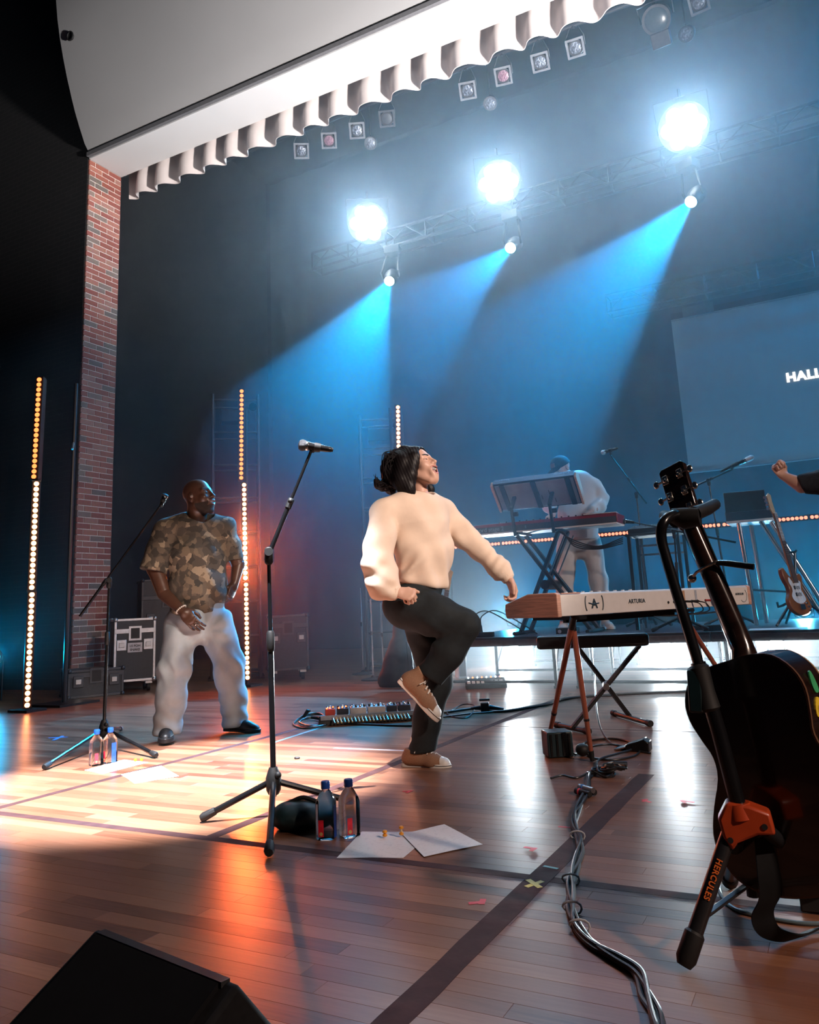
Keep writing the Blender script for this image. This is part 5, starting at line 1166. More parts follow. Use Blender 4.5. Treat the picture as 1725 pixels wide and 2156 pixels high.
# black pole in front of the dark brick wall
b = G(135, 1483); P = wall_at(b); t = P(162, 808)
S = empty('drape_pole', b, 0, 'tall thin black pole standing in front of the brick pier', 'pole')
MB(b).cyl(b, (b[0], b[1], t[2]), 0.022, n=10).build('pole', 'blackmetal', S); MB(b).box((b[0], b[1], 0.01), (0.45, 0.45, 0.02)).build('base_plate', 'blackmetal', S)
MB(b).tube([(b[0], b[1], t[2] - 0.6), (b[0] + 0.03, b[1] - 0.04, t[2] - 0.7)], 0.012, 8).build('latch', 'steel', S)

# horizontal row of bars across the rear of the riser
YL = 10.9; zl = float(onY(1600, 1098, YL)[2]); x = -5.3
for i in range(6):
    hot_range = (0, 0); batten((x, YL, zl), (x + 1.0, YL, zl), (0.25, -1, -0.05), 'led_far', 'red light bar, %s in the rear row counting from the singer side' % ['first', 'second', 'third', 'fourth', 'fifth', 'sixth'][i], 'row of red light bars behind the riser'); x += 1.02
S = empty('bar_rail', (-5.4, YL + 0.12, zl), 0, 'black pipe rail carrying the row of red light bars', 'rail'); MB().cyl((0, 0, 0), (6.3, 0, 0), 0.02).build('rail', 'black', S)
for xx in (0.2, 3.1, 6.1): MB().cyl((xx, 0, -zl), (xx, 0, 0), 0.02).build('post', 'black', S)

# floor par lamps at the rear, glowing at the viewer
MT['cyanlens'] = emis('cyan_lens', (0.1, 0.75, 1.0), 10.0)
MT['uplens'] = emis('white_hot_lens', (0.75, 0.95, 1.0), 24.0)
UPL = [(UPC[0], 'white glowing par lamp behind the singer\'s outstretched hand', 0.048, RZ), (UPC[1], 'white glowing par lamp behind the bass guitar', 0.07, RZ),
       (UPB[0], 'floor par lamp glaring under the riser below the piano', 0.075, 0.0), (UPB[1], 'floor par lamp glaring under the riser behind the guitar neck', 0.075, 0.0), (UPB[2], 'floor par lamp glaring under the riser beneath the bass', 0.075, 0.0), (LCY, 'cyan floor par lamp beside the amber bars', 0.07, 0.0)]
for p, lb, r_, z_ in UPL:
    E = empty('floor_par', (p[0], p[1], z_), 0, lb, 'stage light', 'par lamps on the floor and riser'); c = V(p) - Vector((p[0], p[1], z_)); d = V(CC) - V(p); d.normalize()
    R = Matrix.Translation(c) @ (-d).to_track_quat('Y', 'Z').to_matrix().to_4x4()
    MB().lathe([(r_ + 0.02, 0.0), (r_ + 0.03, 0.03), (r_ + 0.025, 0.16), (r_, 0.2)], 20, R @ Matrix.Rotation(-PI / 2, 4, 'X')).build('can', 'black', E)
    MB().lathe([(0.001, -0.004), (r_ * 0.6, -0.003), (r_, 0.0), (r_, 0.005)], 20, R @ Matrix.Rotation(-PI / 2, 4, 'X')).build('lens', 'cyanlens' if p is LCY else 'uplens', E)
    MB().tube([R @ Vector((-r_ - 0.03, 0.1, 0)), Vector((-r_ - 0.02, 0.06, 0.015)), Vector((r_ + 0.02, 0.06, 0.015)), R @ Vector((r_ + 0.03, 0.1, 0))], 0.008, 8).build('yoke', 'black', E)
for i, p in enumerate(CYC):
    E = empty('cyc_lamp', (p[0], p[1] - 0.12, 0), 0, 'blue cyc lamp on the floor before the rear drape, %s counting from the singer side' % ['first', 'second', 'third', 'fourth'][i], 'stage light', 'cyc lamps along the rear drape')
    MB().box((0, 0, 0.13), (0.42, 0.14, 0.2)).build('housing', 'black', E, bevel=0.01)
    MB().box((0, 0.075, 0.14), (0.36, 0.01, 0.14)).build('lens', 'cyanlens', E)
    for s_ in (-1, 1): MB().box((s_ * 0.23, 0, 0.10), (0.02, 0.05, 0.2)).build('bracket', 'blackmetal', E)
# ================================================================== CASES, WEDGE
MT.update(casepanel=mat('case_laminate', (0.022, 0.030, 0.040), 0.45, var=0.2, scale=50), alu2=mat('case_aluminium', (0.62, 0.64, 0.67), 0.32, 0.85, var=0.12, scale=30), label=mat('paper_label', (0.72, 0.70, 0.70), 0.7), print_=mat('black_print', (0.02, 0.02, 0.02), 0.7))
def flight_case(b, rz, w_, d_, h_, label, text=None, dull=False, wheels=True, grp=None):
    E = empty('flight_case', b, rz, label, 'flight case', grp); z0 = 0.11 if wheels else 0.0; al = 'alu' if dull else 'alu2'
    MB().box((0, 0, z0 + h_ / 2), (w_ - 0.012, d_ - 0.012, h_ - 0.012)).build('body', 'casepanel', E)
    t = 0.026
    def edge(c, s): MB().box(c, s).build('edge_trim', al, E, bevel=0.003)
    for sx_ in (-1, 1):
        for sy_ in (-1, 1): edge((sx_ * (w_ / 2 - t / 2), sy_ * (d_ / 2 - t / 2), z0 + h_ / 2), (t, t, h_))
        for zz in (0, 1): edge((sx_ * (w_ / 2 - t / 2), 0, z0 + zz * h_ + (t / 2 if zz == 0 else -t / 2)), (t, d_, t))
    for sy_ in (-1, 1):
        for zz in (t / 2, h_ - t / 2): edge((0, sy_ * (d_ / 2 - t / 2), z0 + zz), (w_, t, t))
    edge((0, -d_ / 2 + 0.006, z0 + h_ * 0.80), (w_, 0.016, 0.05))
    for sx_ in (-1, 1):
        for sy_ in (-1, 1):
            for zz in (0, 1): MB().ball((sx_ * (w_ / 2 - 0.012), sy_ * (d_ / 2 - 0.012), z0 + zz * h_ + (0.012 if zz == 0 else -0.012)), 0.026, 10, 6).build('corner_ball', al, E)
    for sx_ in (-1, 1):
        lt = MB().box((sx_ * w_ * 0.32, -d_ / 2 - 0.002, z0 + h_ * 0.58), (0.10, 0.012, 0.115)).build('latch', al, E, bevel=0.004)
        MB().box((sx_ * w_ * 0.32, -d_ / 2 - 0.010, z0 + h_ * 0.58), (0.055, 0.010, 0.05)).build('latch_key', 'steel', lt, bevel=0.003)
    MB().box((0, -d_ / 2 - 0.001, z0 + h_ * 0.76), (0.13, 0.010, 0.15)).build('handle_dish', al, E); MB().box((0, -d_ / 2 - 0.007, z0 + h_ * 0.76), (0.09, 0.004, 0.11)).build('handle_recess', 'black', E)
    if text:
        MB().box((0, -d_ / 2 - 0.004, z0 + h_ * 0.535), (0.15, 0.002, 0.10)).build('tape_label', 'label', E)
        for i, tx in enumerate(text): lettering(tx, 0.034, 'print_', frame((0, -d_ / 2 - 0.0055, z0 + h_ * 0.545 - 0.04 * i), (1, 0, 0), (0, 0, 1)), E, align='CENTER', bold=0.0008)
    if wheels:
        for sx_ in (-1, 1):
            for sy_ in (-1, 1):
                cs = MB().box((sx_ * w_ * 0.36, sy_ * d_ * 0.34, 0.095), (0.07, 0.07, 0.03)).build('caster', 'steel', E); MB().cyl((sx_ * w_ * 0.36 - 0.015, sy_ * d_ * 0.34, 0.045), (sx_ * w_ * 0.36 + 0.015, sy_ * d_ * 0.34, 0.045), 0.045).build('wheel', 'rubber', cs)
    return E
b = G(277, 1458); P = wall_at(b); az = math.atan2(P.ex[1], P.ex[0]); wcase = float(np.linalg.norm(P(322, 1400) - P(233, 1400))); hcase = float(P(277, 1302)[2] - 0.11)
flight_case(b + P.ey * 0.22, az + 0.12, wcase, 0.42, hcase, 'wheeled flight case with silver edges and taped name label', ('LS FOH', 'SNAKE'))
b2 = G(345, 1443); P2 = wall_at(b2); flight_case(b2 + P2.ey * 0.7, az + 0.1, 0.62, 0.5, float(P2(345, 1245)[2]) * 1.05, 'dull dark flight case in shadow behind the man', dull=True)
b3 = G(606, 1434); P3 = wall_at(b3); flight_case(b3 + P3.ey * 0.3, az - 0.1, 0.46, 0.4, 0.62, 'dull dark flight case beside the amber bars tower', dull=True)
b4 = G(190, 1470); flight_case(b4 + P.ey * 0.30, az + 0.25, 0.55, 0.40, 0.28, 'low dark equipment trunk between the poles', dull=True, wheels=False)

# ---- monitor wedge in front
c0, c1 = G(203, 1952, 0.36), G(568, 2096, 0.36)
ex_ = (c1 - c0); Lw = float(np.linalg.norm(ex_)); rz = math.atan2(ex_[1], ex_[0])
Wd = empty('floor_monitor', (c0[0], c0[1], 0), rz, 'black wedge floor monitor with perforated grille at the stage edge', 'speaker')
pf = [(0.0, 0.36), (0.05, 0.30), (0.08, 0.0), (-0.50, 0.0), (-0.50, 0.05)]; Lw -= 0.05
Mw = Matrix(((0, 0, 1, 0), (1, 0, 0, 0), (0, 1, 0, 0), (0, 0, 0, 1)))
MB().prism(pf, 0.0, Lw, Mw).build('cabinet', mat('black_speaker_paint', (0.005, 0.005, 0.006), 0.85, var=0.3, scale=90, spec=0.2), Wd, bevel=0.006)
gm = MB().prism([(-0.012, 0.353), (-0.012, 0.360), (-0.49, 0.063), (-0.49, 0.055)], 0.02, Lw - 0.02, Mw).build('grille', mat('black_grille', (0.004, 0.004, 0.005), 0.9, spec=0.15), Wd)
teeth = MB()
for i in range(70): teeth.box((0.02 + (Lw - 0.04) * i / 69, -0.004, 0.3575), (0.005, 0.012, 0.006))
o = teeth.build('grille_edge', 'black', Wd); o['kind'] = 'stuff'
for x in (0.02, Lw - 0.02): MB().box((x, -0.25, 0.012), (0.03, 0.4, 0.024)).build('foot_rail', 'rubber', Wd)
MB().tube(spline([(0.0, -0.42, 0.10), (-0.12, -0.40, 0.02), (-0.35, -0.42, 0.008)], 6), 0.006, 8).build('lead', 'hose', Wd)

# ================================================================== RISER
MT['deck'] = mat('black_deck', (0.020, 0.020, 0.022), 0.35, var=0.3, scale=20); MT['deckedge'] = mat('deck_edge', (0.075, 0.065, 0.07), 0.5, var=0.2)
YR = 6.78; xd = -3.39
for i in range(4):
    E = empty('riser_deck', (xd, YR, 0), 0, ['black stage riser deck under the plug strip, end of the platform', 'black stage riser deck under the keyboard player', 'black stage riser deck carrying the desk and mic stands', 'black stage riser deck under the bass guitar'][i], 'riser', 'platform decks')
    MB().box((0.61, 1.22, RZ - 0.012), (1.212, 2.432, 0.024)).build('deck_board', 'deck', E, bevel=0.003)
    fr = MB()
    for yy in (0.015, 2.425): fr.box((0.61, yy, RZ - 0.05), (1.21, 0.03, 0.058))
    for xx in (0.015, 1.205): fr.box((xx, 1.22, RZ - 0.05), (0.03, 2.38, 0.058))
    fr.build('deck_frame', 'deckedge', E, bevel=0.003)
    for yy in (0.06, 1.22, 2.38):
        for xx in (0.10, 1.12):
            lg = MB().cyl((xx, yy, 0.0), (xx, yy, RZ - 0.05), 0.016, n=10).build('leg', 'blackmetal', E); MB().cyl((xx, yy, 0), (xx, yy, 0.02), 0.024, n=10).build('leg_foot', 'rubber', lg)
            s_ = 1 if xx < 0.6 else -1
            MB().cyl((xx, yy, 0.10), (xx + s_ * 0.02, yy + 0.22, RZ - 0.06), 0.008, n=8).build('leg_strut', 'steel', lg)
        MB().cyl((0.10, yy, 0.055), (1.12, yy, 0.055), 0.013, n=8).build('leg_crossbar', 'blackmetal', E)
    xd += 1.22

# ================================================================== WHITE STAGE KEYBOARD ON A WOODEN STAND
MT.update(ivory=mat('white_shell', (0.80, 0.78, 0.77), 0.4, var=0.03), walnut=mat('rosy_wood', (0.62, 0.36, 0.28), 0.45, var=0.25, scale=9, stretch=(1, 1, 14)), copper=mat('reddish_wood', (0.26, 0.075, 0.045), 0.35, var=0.3, scale=7, stretch=(1, 1, 0.2)), ink=mat('slate_ink', (0.03, 0.055, 0.075), 0.5), keyw=mat('white_key', (0.82, 0.81, 0.80), 0.3, var=0.02), keyb=mat('black_key', (0.015, 0.015, 0.016), 0.3))
kA, kB = at(1182, 1303, 3.62), at(1579, 1268, 4.55); kz = float((kA[2] + kB[2]) / 2); kv = (kB - kA); kv[2] = 0; KL = float(np.linalg.norm(kv)); kr = math.atan2(kv[1], kv[0])
KE = empty('stage_keyboard', (kA[0], kA[1], kz), kr, 'white stage keyboard with rosy wooden ends on a wooden stand', 'keyboard')
KD, KH = 0.34, 0.105
MB().prism([(0.0, 0.0), (0.0, KH * 0.93), (0.012, KH), (KD * 0.42, KH), (KD * 0.45, KH * 0.70), (KD, KH * 0.66), (KD, 0.0)], 0.006, KL - 0.006, Mw @ Matrix.Identity(4)).build('shell', 'ivory', KE, bevel=0.003)
for x0 in (-0.020, KL - 0.006):
    MB().prism([(-0.003, -0.003), (-0.003, KH * 0.97), (0.012, KH + 0.004), (KD * 0.55, KH + 0.004), (KD + 0.008, KH * 0.62), (KD + 0.012, KH * 0.30), (KD + 0.004, -0.003)], x0, x0 + 0.026, Mw).build('wood_cheek', 'walnut', KE, bevel=0.004)
MB().box((0.075, -0.0016, KH * 0.985), (0.13, 0.006, 0.006)).build('cheek_line', 'walnut', KE)
wk = MB().box((0, 0, 0), (0.0215, 0.14, 0.016)).mesh('white_key', 0); wk.materials.append(MT['keyw']); bk = MB().box((0, 0, 0), (0.011, 0.09, 0.016)).mesh('black_key', 0); bk.materials.append(MT['keyb'])
nk_ = 52; pitch = (KL - 0.05) / nk_
for i in range(nk_):
    child(wk, 'white_key', KE, (0.025 + pitch * (i + 0.5), KD * 0.74, KH * 0.72), (0, 0, 0)).scale = (pitch / 0.0225, 1, 1)
    if i % 7 not in (2, 6): child(bk, 'black_key', KE, (0.025 + pitch * (i + 1), KD * 0.66, KH * 0.78))
for i in range(9): MB().lathe([(0.009, 0), (0.009, 0.005), (0.007, 0.006)], 12, Matrix.Translation((0.12 + i * 0.06, KD * 0.2, KH))).build('knob', 'ivory', KE)
def back(x, z): return frame((x, -0.0022, z), (1, 0, 0), (0, 0, 1))
s_ = KL / 397.0
def kx(px): return (px - 1182) * s_ * (0.86 + 0.14 * (px - 1182) / 397)
lettering('A', 0.062, 'ink', back(kx(1249), 0.030), KE, name='logo', align='CENTER', bold=0.0012)
MB().tube([(kx(1249) - 0.040, -0.0015, 0.055), (kx(1249) - 0.01, -0.0018, 0.048), (kx(1249) + 0.034, -0.0015, 0.052)], 0.0028, 6).build('logo_stroke', 'ink', KE)
for sg in (-1, 1): MB().tube([(kx(1249) + sg * (0.052 + 0.012 * math.cos(a)), -0.0015, 0.053 + 0.036 * math.sin(a)) for a in np.linspace(-1.25, 1.25, 9)], 0.0030, 6).build('logo_bracket', 'ink', KE)
lettering('ARTURIA', 0.030, 'ink', back(kx(1318), 0.042), KE, spacing=1.08)
lettering('ASTROLAB', 0.017, 'ink', back(kx(1548), 0.055), KE, spacing=1.0)
MB().tube([(kx(1566) + 0.035 * math.cos(a), -0.0014, 0.052 + 0.038 * math.sin(a)) for a in np.linspace(-2.4, 0.9, 14)], 0.0012, 5).build('arc_mark', 'ink', KE)
for px in (1400, 1412, 1436, 1450, 1462, 1480, 1492): MB().cyl((kx(px), 0.004, 0.036), (kx(px), -0.004, 0.036), 0.0065, n=12).build('jack_socket', 'black', KE)
for px, c in ((1436, 'ink'), (1462, 'ink')): MB().box((kx(px) - 0.006, -0.0012, 0.062), (0.018, 0.001, 0.062)).build('board_tape', mat('kraft_tape', (0.5, 0.3, 0.18), 0.6) if px == 1436 else mat('grey_tape', (0.42, 0.47, 0.55), 0.6), KE)
for i, px in enumerate((1436, 1450, 1480, 1492)):
    pl = MB().tube([(kx(px), -0.004, 0.036), (kx(px), -0.045, 0.034)], 0.006, 10).build('jack_plug', mat('red_plug', (0.5, 0.02, 0.02), 0.4) if i == 2 else 'rubber', KE)
    MB().tube(spline([(kx(px), -0.045, 0.034), (kx(px) + 0.02, -0.075, 0.02), (kx(px) + 0.05, -0.06, -0.02), (kx(px) - 0.05, 0.02, -0.035), (kx(px) - 0.14 + i * 0.02, 0.10, -0.03)], 6), 0.0035, 6).build('lead', 'hose', pl)
# stand: two splayed pairs of turned wooden legs
ST = empty('keyboard_stand', (kA[0], kA[1], 0), 0, 'splayed reddish wooden leg stand under the white keyboard', 'stand'); KM = KE.matrix_basis.copy(); o0 = (kA[0], kA[1], 0)
def kp_(x, y, z=-0.004): return np.array(Matrix.Translation((kA[0], kA[1], kz)) @ Matrix.Rotation(kr, 4, 'Z') @ Vector((x, y, z)))
legs = [(kp_(0.13, 0.04), G(1152, 1574)), (kp_(0.17, 0.09), G(1248, 1604)), (kp_(0.98, 0.05), G(1512, 1512)), (kp_(1.04, 0.10), G(1590, 1530))]
for t_, f_ in legs:
    d = f_ - t_; u = d / np.linalg.norm(d); lg = MB(o0).tube([t_, t_ + d * 0.35, f_ - u * 0.03], [0.0145, 0.014, 0.011], 12).build('leg', 'copper', ST)
    MB(o0).tube([t_, t_ + u * 0.07], 0.017, 12).build('leg_ferrule', 'blackmetal', lg); MB(o0).tube([t_ + d * 0.71, t_ + d * 0.725], 0.0145, 12).build('leg_ring', 'blackmetal', lg); MB(o0).tube([f_ - u * 0.05, f_ + np.array([0, 0, 0.004])], [0.014, 0.011], 12).build('leg_tip', 'rubber', lg)
for x in (0.15, 1.01):
    MB(o0).bar(kp_(x, 0.0, -0.012), kp_(x, KD - 0.03, -0.012), 0.05, 0.016).build('rest_bar', 'blackmetal', ST)
MB(o0).bar(kp_(0.15, 0.12, -0.02), kp_(1.01, 0.12, -0.02), 0.02, 0.03).build('cross_rail', 'blackmetal', ST)

# ---- X bench behind it
f1, f2, f3, f4 = G(1172, 1532), G(1240, 1547), G(1292, 1507), G(1370, 1530)
cb = (f1 + f2 + f3 + f4) / 4; P = wall_at(cb); BE = empty('keyboard_bench', (cb[0], cb[1], 0), 0, 'black padded bench on folding X legs behind the white keyboard', 'bench')
zs = 0.50; s0_, s1_ = P(1132, 1340), P(1362, 1330); sx_ = (s1_ - s0_); sx_[2] = 0; sl_ = float(np.linalg.norm(sx_)); ar = math.atan2(sx_[1], sx_[0]); sc_ = (s0_ + s1_) / 2
MB().box((sc_[0] - cb[0], sc_[1] - cb[1], zs), (sl_, 0.30, 0.075), None)
st_ = MB().box((0, 0, 0), (sl_, 0.30, 0.075)).build('seat', mat('black_vinyl', (0.012, 0.014, 0.017), 0.38, var=0.2, scale=60), BE, bevel=0.018); st_.location = (sc_[0] - cb[0], sc_[1] - cb[1], zs); st_.rotation_euler = (0, 0, ar)
o0 = (cb[0], cb[1], 0); up = np.array([0, 0, 0.018])
for a_, c_ in ((f1, f2), (f3, f4)):
    ft = MB(o0).tube([a_ + up, c_ + up], 0.015, 12).build('foot_bar', 'blackmetal', BE)
    for e0, e1 in ((a_, c_), (c_, a_)): u = (e1 - e0) / np.linalg.norm(e1 - e0); MB(o0).tube([e0 + up - u * 0.008, e0 + up + u * 0.035], 0.0185, 12).build('foot_cap', 'rubber', ft)
m1, m2 = (f1 + f2) / 2 + up, (f3 + f4) / 2 + up
tl_, tr_ = P(1215, 1352, 0.02), P(1345, 1345, 0.0); tl_[2] = tr_[2] = zs - 0.04
off = P.ey * 0.03
MB(o0).bar(m2 + off, tl_ + off, 0.035, 0.02).build('leg', 'blackmetal', BE, bevel=0.004); MB(o0).bar(m1 - off, tr_ - off, 0.035, 0.02).build('leg', 'blackmetal', BE, bevel=0.004)
mm = (m1 + tr_) / 2; MB(o0).tube([mm - P.ey * 0.07, mm + P.ey * 0.07], 0.02, 12).build('pivot', 'steel', BE)

# ================================================================== CABLES AND POWER ON THE FLOOR
def cable(px, r, label, m_='hose', n=8, z=0.0, jit=0.0, name='cable', seed=1, grp=None):
    rr = random.Random(seed); pts = []
    for q in px: p = G(q[0], q[1]); pts.append((p[0] + rr.uniform(-jit, jit), p[1] + rr.uniform(-jit, jit), r + (q[2] if len(q) > 2 else 0) + z))
    o0 = (pts[0][0], pts[0][1], 0); o = MB(o0).tube(spline(pts, 6), r, n).build(name, m_); o.location = o0; return tag(o, label, 'cable', grp)
snake = [(1241, 1632), (1237, 1668), (1222, 1700), (1212, 1722), (1210, 1745), (1220, 1772), (1222, 1795), (1216, 1825), (1206, 1855), (1202, 1880), (1203, 1918), (1216, 1958), (1255, 2000), (1308, 2032), (1344, 2060), (1362, 2105), (1384, 2150), (1402, 2200), (1430, 2280)]
for i in range(5):
    pts = [(x + 7 * math.sin(k_ * 1.3 + i * 2.1) * (0.5 + k_ / 18), y + 3 * math.cos(k_ * 1.1 + i * 1.7), 0.008 * (i % 2)) for k_, (x, y) in enumerate(snake)]
    cable(pts, (0.0062, 0.0055, 0.0058, 0.0045, 0.0062)[i], 'black cable in the long bundle snaking past the yellow cross' if i else 'glossy black cable on top of the long snaking bundle', seed=i, grp='long cable bundle')
for i, (x, y) in enumerate(((1217, 1768), (1203, 1862), (1206, 1922), (1222, 1962))):
    p = G(x, y); o = MB(p).tube([p + np.array([0.024 * math.cos(a), 0.004 * math.sin(2 * a), 0.012 + 0.014 * math.sin(a)]) for a in np.linspace(0, 2 * PI, 12, endpoint=False)], 0.0028, 6, closed=True).build('cable_tie', mat('clear_tie', (0.4, 0.4, 0.42), 0.3)); o.location = V(p); tag(o, 'small tie round the snaking cable bundle, %s from its connector cluster' % ['first', 'second', 'third', 'fourth'][i], 'cable tie', 'ties on the cable bundle')
p = G(1238, 1676); E = empty('connector_cluster', p, 1.0, 'cluster of black plugs with coloured rings in the cable bundle', 'connector')
for i, (dx, dy, c) in enumerate(((-0.018, 0.0, 'rubber'), (0.018, 0.012, 'rubber'), (0.0, 0.0, 'steel'))):
    pl = MB().tube([(dx, -0.035 + dy, 0.014 + 0.012 * (i == 2)), (dx, 0.045 + dy, 0.014 + 0.012 * (i == 2))], [0.011, 0.012], 12).build('plug', c, E)
    MB().tube([(dx, 0.02 + dy, 0.014 + 0.012 * (i == 2)), (dx, 0.028 + dy, 0.014 + 0.012 * (i == 2))], 0.0128, 12).build('ring', ['redtape', 'yellowtape', 'bluetape'][i], pl)
# power box
b = G(1176, 1596); P = wall_at(b); az2 = math.atan2(P.ex[1], P.ex[0]); E = empty('power_box', b + P.ey * 0.06, az2 + 0.25, 'ribbed black power supply cube beside the wooden leg', 'power supply')
MB().box((0, 0, 0.06), (0.125, 0.12, 0.118)).build('body', mat('dark_teal_plastic', (0.008, 0.022, 0.028), 0.35), E, bevel=0.006)
for i in range(4): MB().box((-0.045 + 0.03 * i, -0.062, 0.06), (0.010, 0.006, 0.10)).build('rib', 'blackgloss', E)
MB().box((0.064, 0, 0.06), (0.006, 0.09, 0.09)).build('outlet_plate', 'blackgloss', E)
cable([(1196, 1592, 0.04), (1212, 1590, 0.0), (1222, 1572, 0), (1250, 1560, 0), (1300, 1558, 0), (1345, 1572, 0), (1340, 1592, 0), (1290, 1602, 0), (1245, 1596, 0), (1240, 1580, 0.006), (1285, 1572, 0.006), (1330, 1582, 0.006), (1300, 1594, .01), (1262, 1606, 0.008), (1256, 1625, 0.0), (1245, 1640, 0)], 0.005, 'black cable coiled on the floor under the white keyboard')
cable([(1259, 1500, 0.25), (1262, 1540, 0.06), (1285, 1565, 0), (1318, 1578, 0), (1370, 1588, 0)], 0.0045, 'thin black cable drooping from the white keyboard to the floor')
b = G(1345, 1580); P = wall_at(b); E = empty('foot_switch', b, math.atan2(P.ex[1], P.ex[0]) - 0.2, 'black foot pedal with chrome treadle under the bench', 'pedal')
MB().prism([(-0.055, 0), (-0.055, 0.03), (0.035, 0.06), (0.06, 0.045), (0.06, 0)], -0.045, 0.045, Matrix.Rotation(PI / 2, 4, 'X')).build('body', 'blackgloss', E, bevel=0.005); MB().box((-0.075, 0, 0.032), (0.07, 0.07, 0.008), Matrix.Rotation(-0.25, 4, 'Y')).build('treadle', 'chrome', E, bevel=0.003)
b = G(1228, 1592); o = MB().ball((0, 0, 0.03), 0.035, 12, 8, (1, 1, 0.85)).build('wall_adapter', 'rubber'); o.location = V(b); tag(o, 'round black adapter inside the coiled cable', 'adapter')
b = G(1285, 1633); E = empty('cable_knot', b, 0.2, 'tangled knot of black leads at the head of the cable bundle', 'cable')
for i in range(6):
    r9 = random.Random(i + 30); c_ = [(0.055 * math.cos(a) * r9.uniform(.6, 1.2) + 0.01 * i - 0.03, 0.05 * math.sin(a) * r9.uniform(.6, 1.2), 0.008 + 0.006 * i + 0.008 * math.sin(2 * a + i)) for a in np.linspace(0, 2 * PI, 9, endpoint=False)]
    MB().tube(spline(c_ + [c_[0]], 4), 0.0048, 6).build('lead_loop', 'hose', E)
MB().tube([(0.02, 0.0, 0.05), (0.075, 0.01, 0.045)], 0.011, 10).build('plug', 'chrome', E)
cable([(1160, 1641), (1185, 1637, .004), (1215, 1640), (1250, 1630, 0.01), (1280, 1626, .02)], 0.0045, 'loose cable tail reaching out from the tangled knot')
cable([(880, 1504), (940, 1502), (1000, 1496, .004), (1040, 1501), (1085, 1497), (1150, 1486), (1190, 1474), (1240, 1468), (1320, 1463), (1450, 1458), (1560, 1460)], 0.009, 'thick black cable crossing the floor behind the bench')
cable([(930, 1512), (990, 1506, .004), (1050, 1500), (1100, 1492), (1165, 1480), (1200, 1470), (1300, 1466)], 0.006, 'black cable beside the thick one behind the singer')
cable([(950, 1498, .0), (975, 1488, 0.01), (1000, 1494, 0.02), (985, 1512, 0.0), (950, 1510, 0.0), (940, 1500, 0.0)], 0.005, 'looped black cable behind the raised shoe')
b = G(1022, 1500); P = wall_at(b); E = empty('power_splitter', b, math.atan2(P.ex[1], P.ex[0]), 'black three way power splitter upright on the cable', 'splitter')
MB().box((0, 0, 0.035), (0.06, 0.05, 0.06)).build('body', 'rubber', E, bevel=0.006); MB().box((0, 0, 0.085), (0.075, 0.02, 0.014)).build('top_socket', 'rubber', E, bevel=0.003); MB().tube([(0.03, 0, 0.035), (0.13, 0, 0.016)], [0.018, 0.010], 10).build('plug', 'rubber', E); MB().tube([(-0.03, 0, 0.035), (-0.10, 0, 0.03)], [0.014, 0.008], 10).build('inlet', 'rubber', E)
# ================================================================== PEDALBOARD
b = G(776, 1524); P = wall_at(b); az = math.atan2(P.ex[1], P.ex[0]); wpb = float(np.linalg.norm(P(880, 1515) - P(672, 1515)))
PB = empty('pedalboard', b + P.ey * 0.02, az + 0.04, 'long black pedalboard on the floor behind the singer', 'pedalboard')
MB().prism([(0, 0), (0, 0.05), (0.012, 0.062), (0.34, 0.028), (0.34, 0)], -wpb / 2, wpb / 2, Mw).build('frame', 'black', PB, bevel=0.004)
MB().box((0, -0.004, 0.052), (wpb * 0.96, 0.012, 0.03)).build('patch_rail', 'steel', PB)
for i in range(22):
    MB().tube([(-wpb * 0.36 + i * wpb * 0.036, -0.010, 0.050), (-wpb * 0.36 + i * wpb * 0.036 + 0.012, -0.05, 0.022)], 0.006, 8).build('patch_plug', 'goldseal' if i % 3 else 'steel', PB)
MT.update(ped_grey=mat('grey_enamel', (0.42, 0.40, 0.40), 0.4, var=0.1), ped_dark=mat('dark_enamel', (0.02, 0.025, 0.04), 0.4), ped_red=mat('red_enamel', (0.30, 0.03, 0.02), 0.35), ledred=emis('red_pilot', (1.0, 0.10, 0.03), 9.0, False))
xs = -wpb * 0.44
for i, (w_, c) in enumerate(((0.075, 'ped_red'), (0.085, 'ped_dark'), (0.115, 'ped_grey'), (0.125, 'ped_grey'), (0.075, 'ped_dark'), (0.09, 'ped_dark'))):
    pz = PB.matrix_basis.to_translation() if False else V(b + P.ey * 0.02); R = Matrix.Rotation(az + 0.04, 4, 'Z'); loc = pz + (R @ Vector((xs + w_ / 2, 0.075, 0.058)))
    E = empty('effect_pedal', loc, az + 0.04, ['small red effect pedal at the lit end of the pedalboard', 'dark effect pedal next to the red one on the pedalboard', 'grey effect pedal in the middle of the pedalboard', 'wide grey effect pedal beside its grey twin', 'slim dark effect pedal next to the wide grey one', 'dark effect pedal nearest the raised shoe'][i], 'effect pedal', 'pedals on the pedalboard'); E.rotation_euler = (0.0, 0, az + 0.04)
    MB().box((0, 0, 0.024), (w_ - 0.006, 0.11, 0.044)).build('housing', c, E, bevel=0.004)
    n = max(2, int(w_ / 0.028))
    for k_ in range(n):
        kb_ = MB().lathe([(0.009, 0.046), (0.0085, 0.060), (0.007, 0.062)], 12, Matrix.Translation((-w_ / 2 + w_ * (k_ + 0.5) / n, -0.030, 0))).build('knob', ['chrome', 'blackgloss'][(k_ + i) % 2], E)
    for k_ in range(max(1, n // 2)): MB().lathe([(0.008, 0.046), (0.008, 0.056), (0.005, 0.058)], 12, Matrix.Translation((-w_ / 2 + w_ * (k_ + 0.5) / max(1, n // 2), 0.035, 0))).build('foot_button', 'chrome', E)
    if i < 2:
        for k_ in range(3): MB().ball((-w_ * 0.3 + k_ * w_ * 0.28, -0.052, 0.05 + 0.004 * k_), 0.005, 8, 5).build('pilot_light', 'ledred', E)
    xs += w_ + 0.004
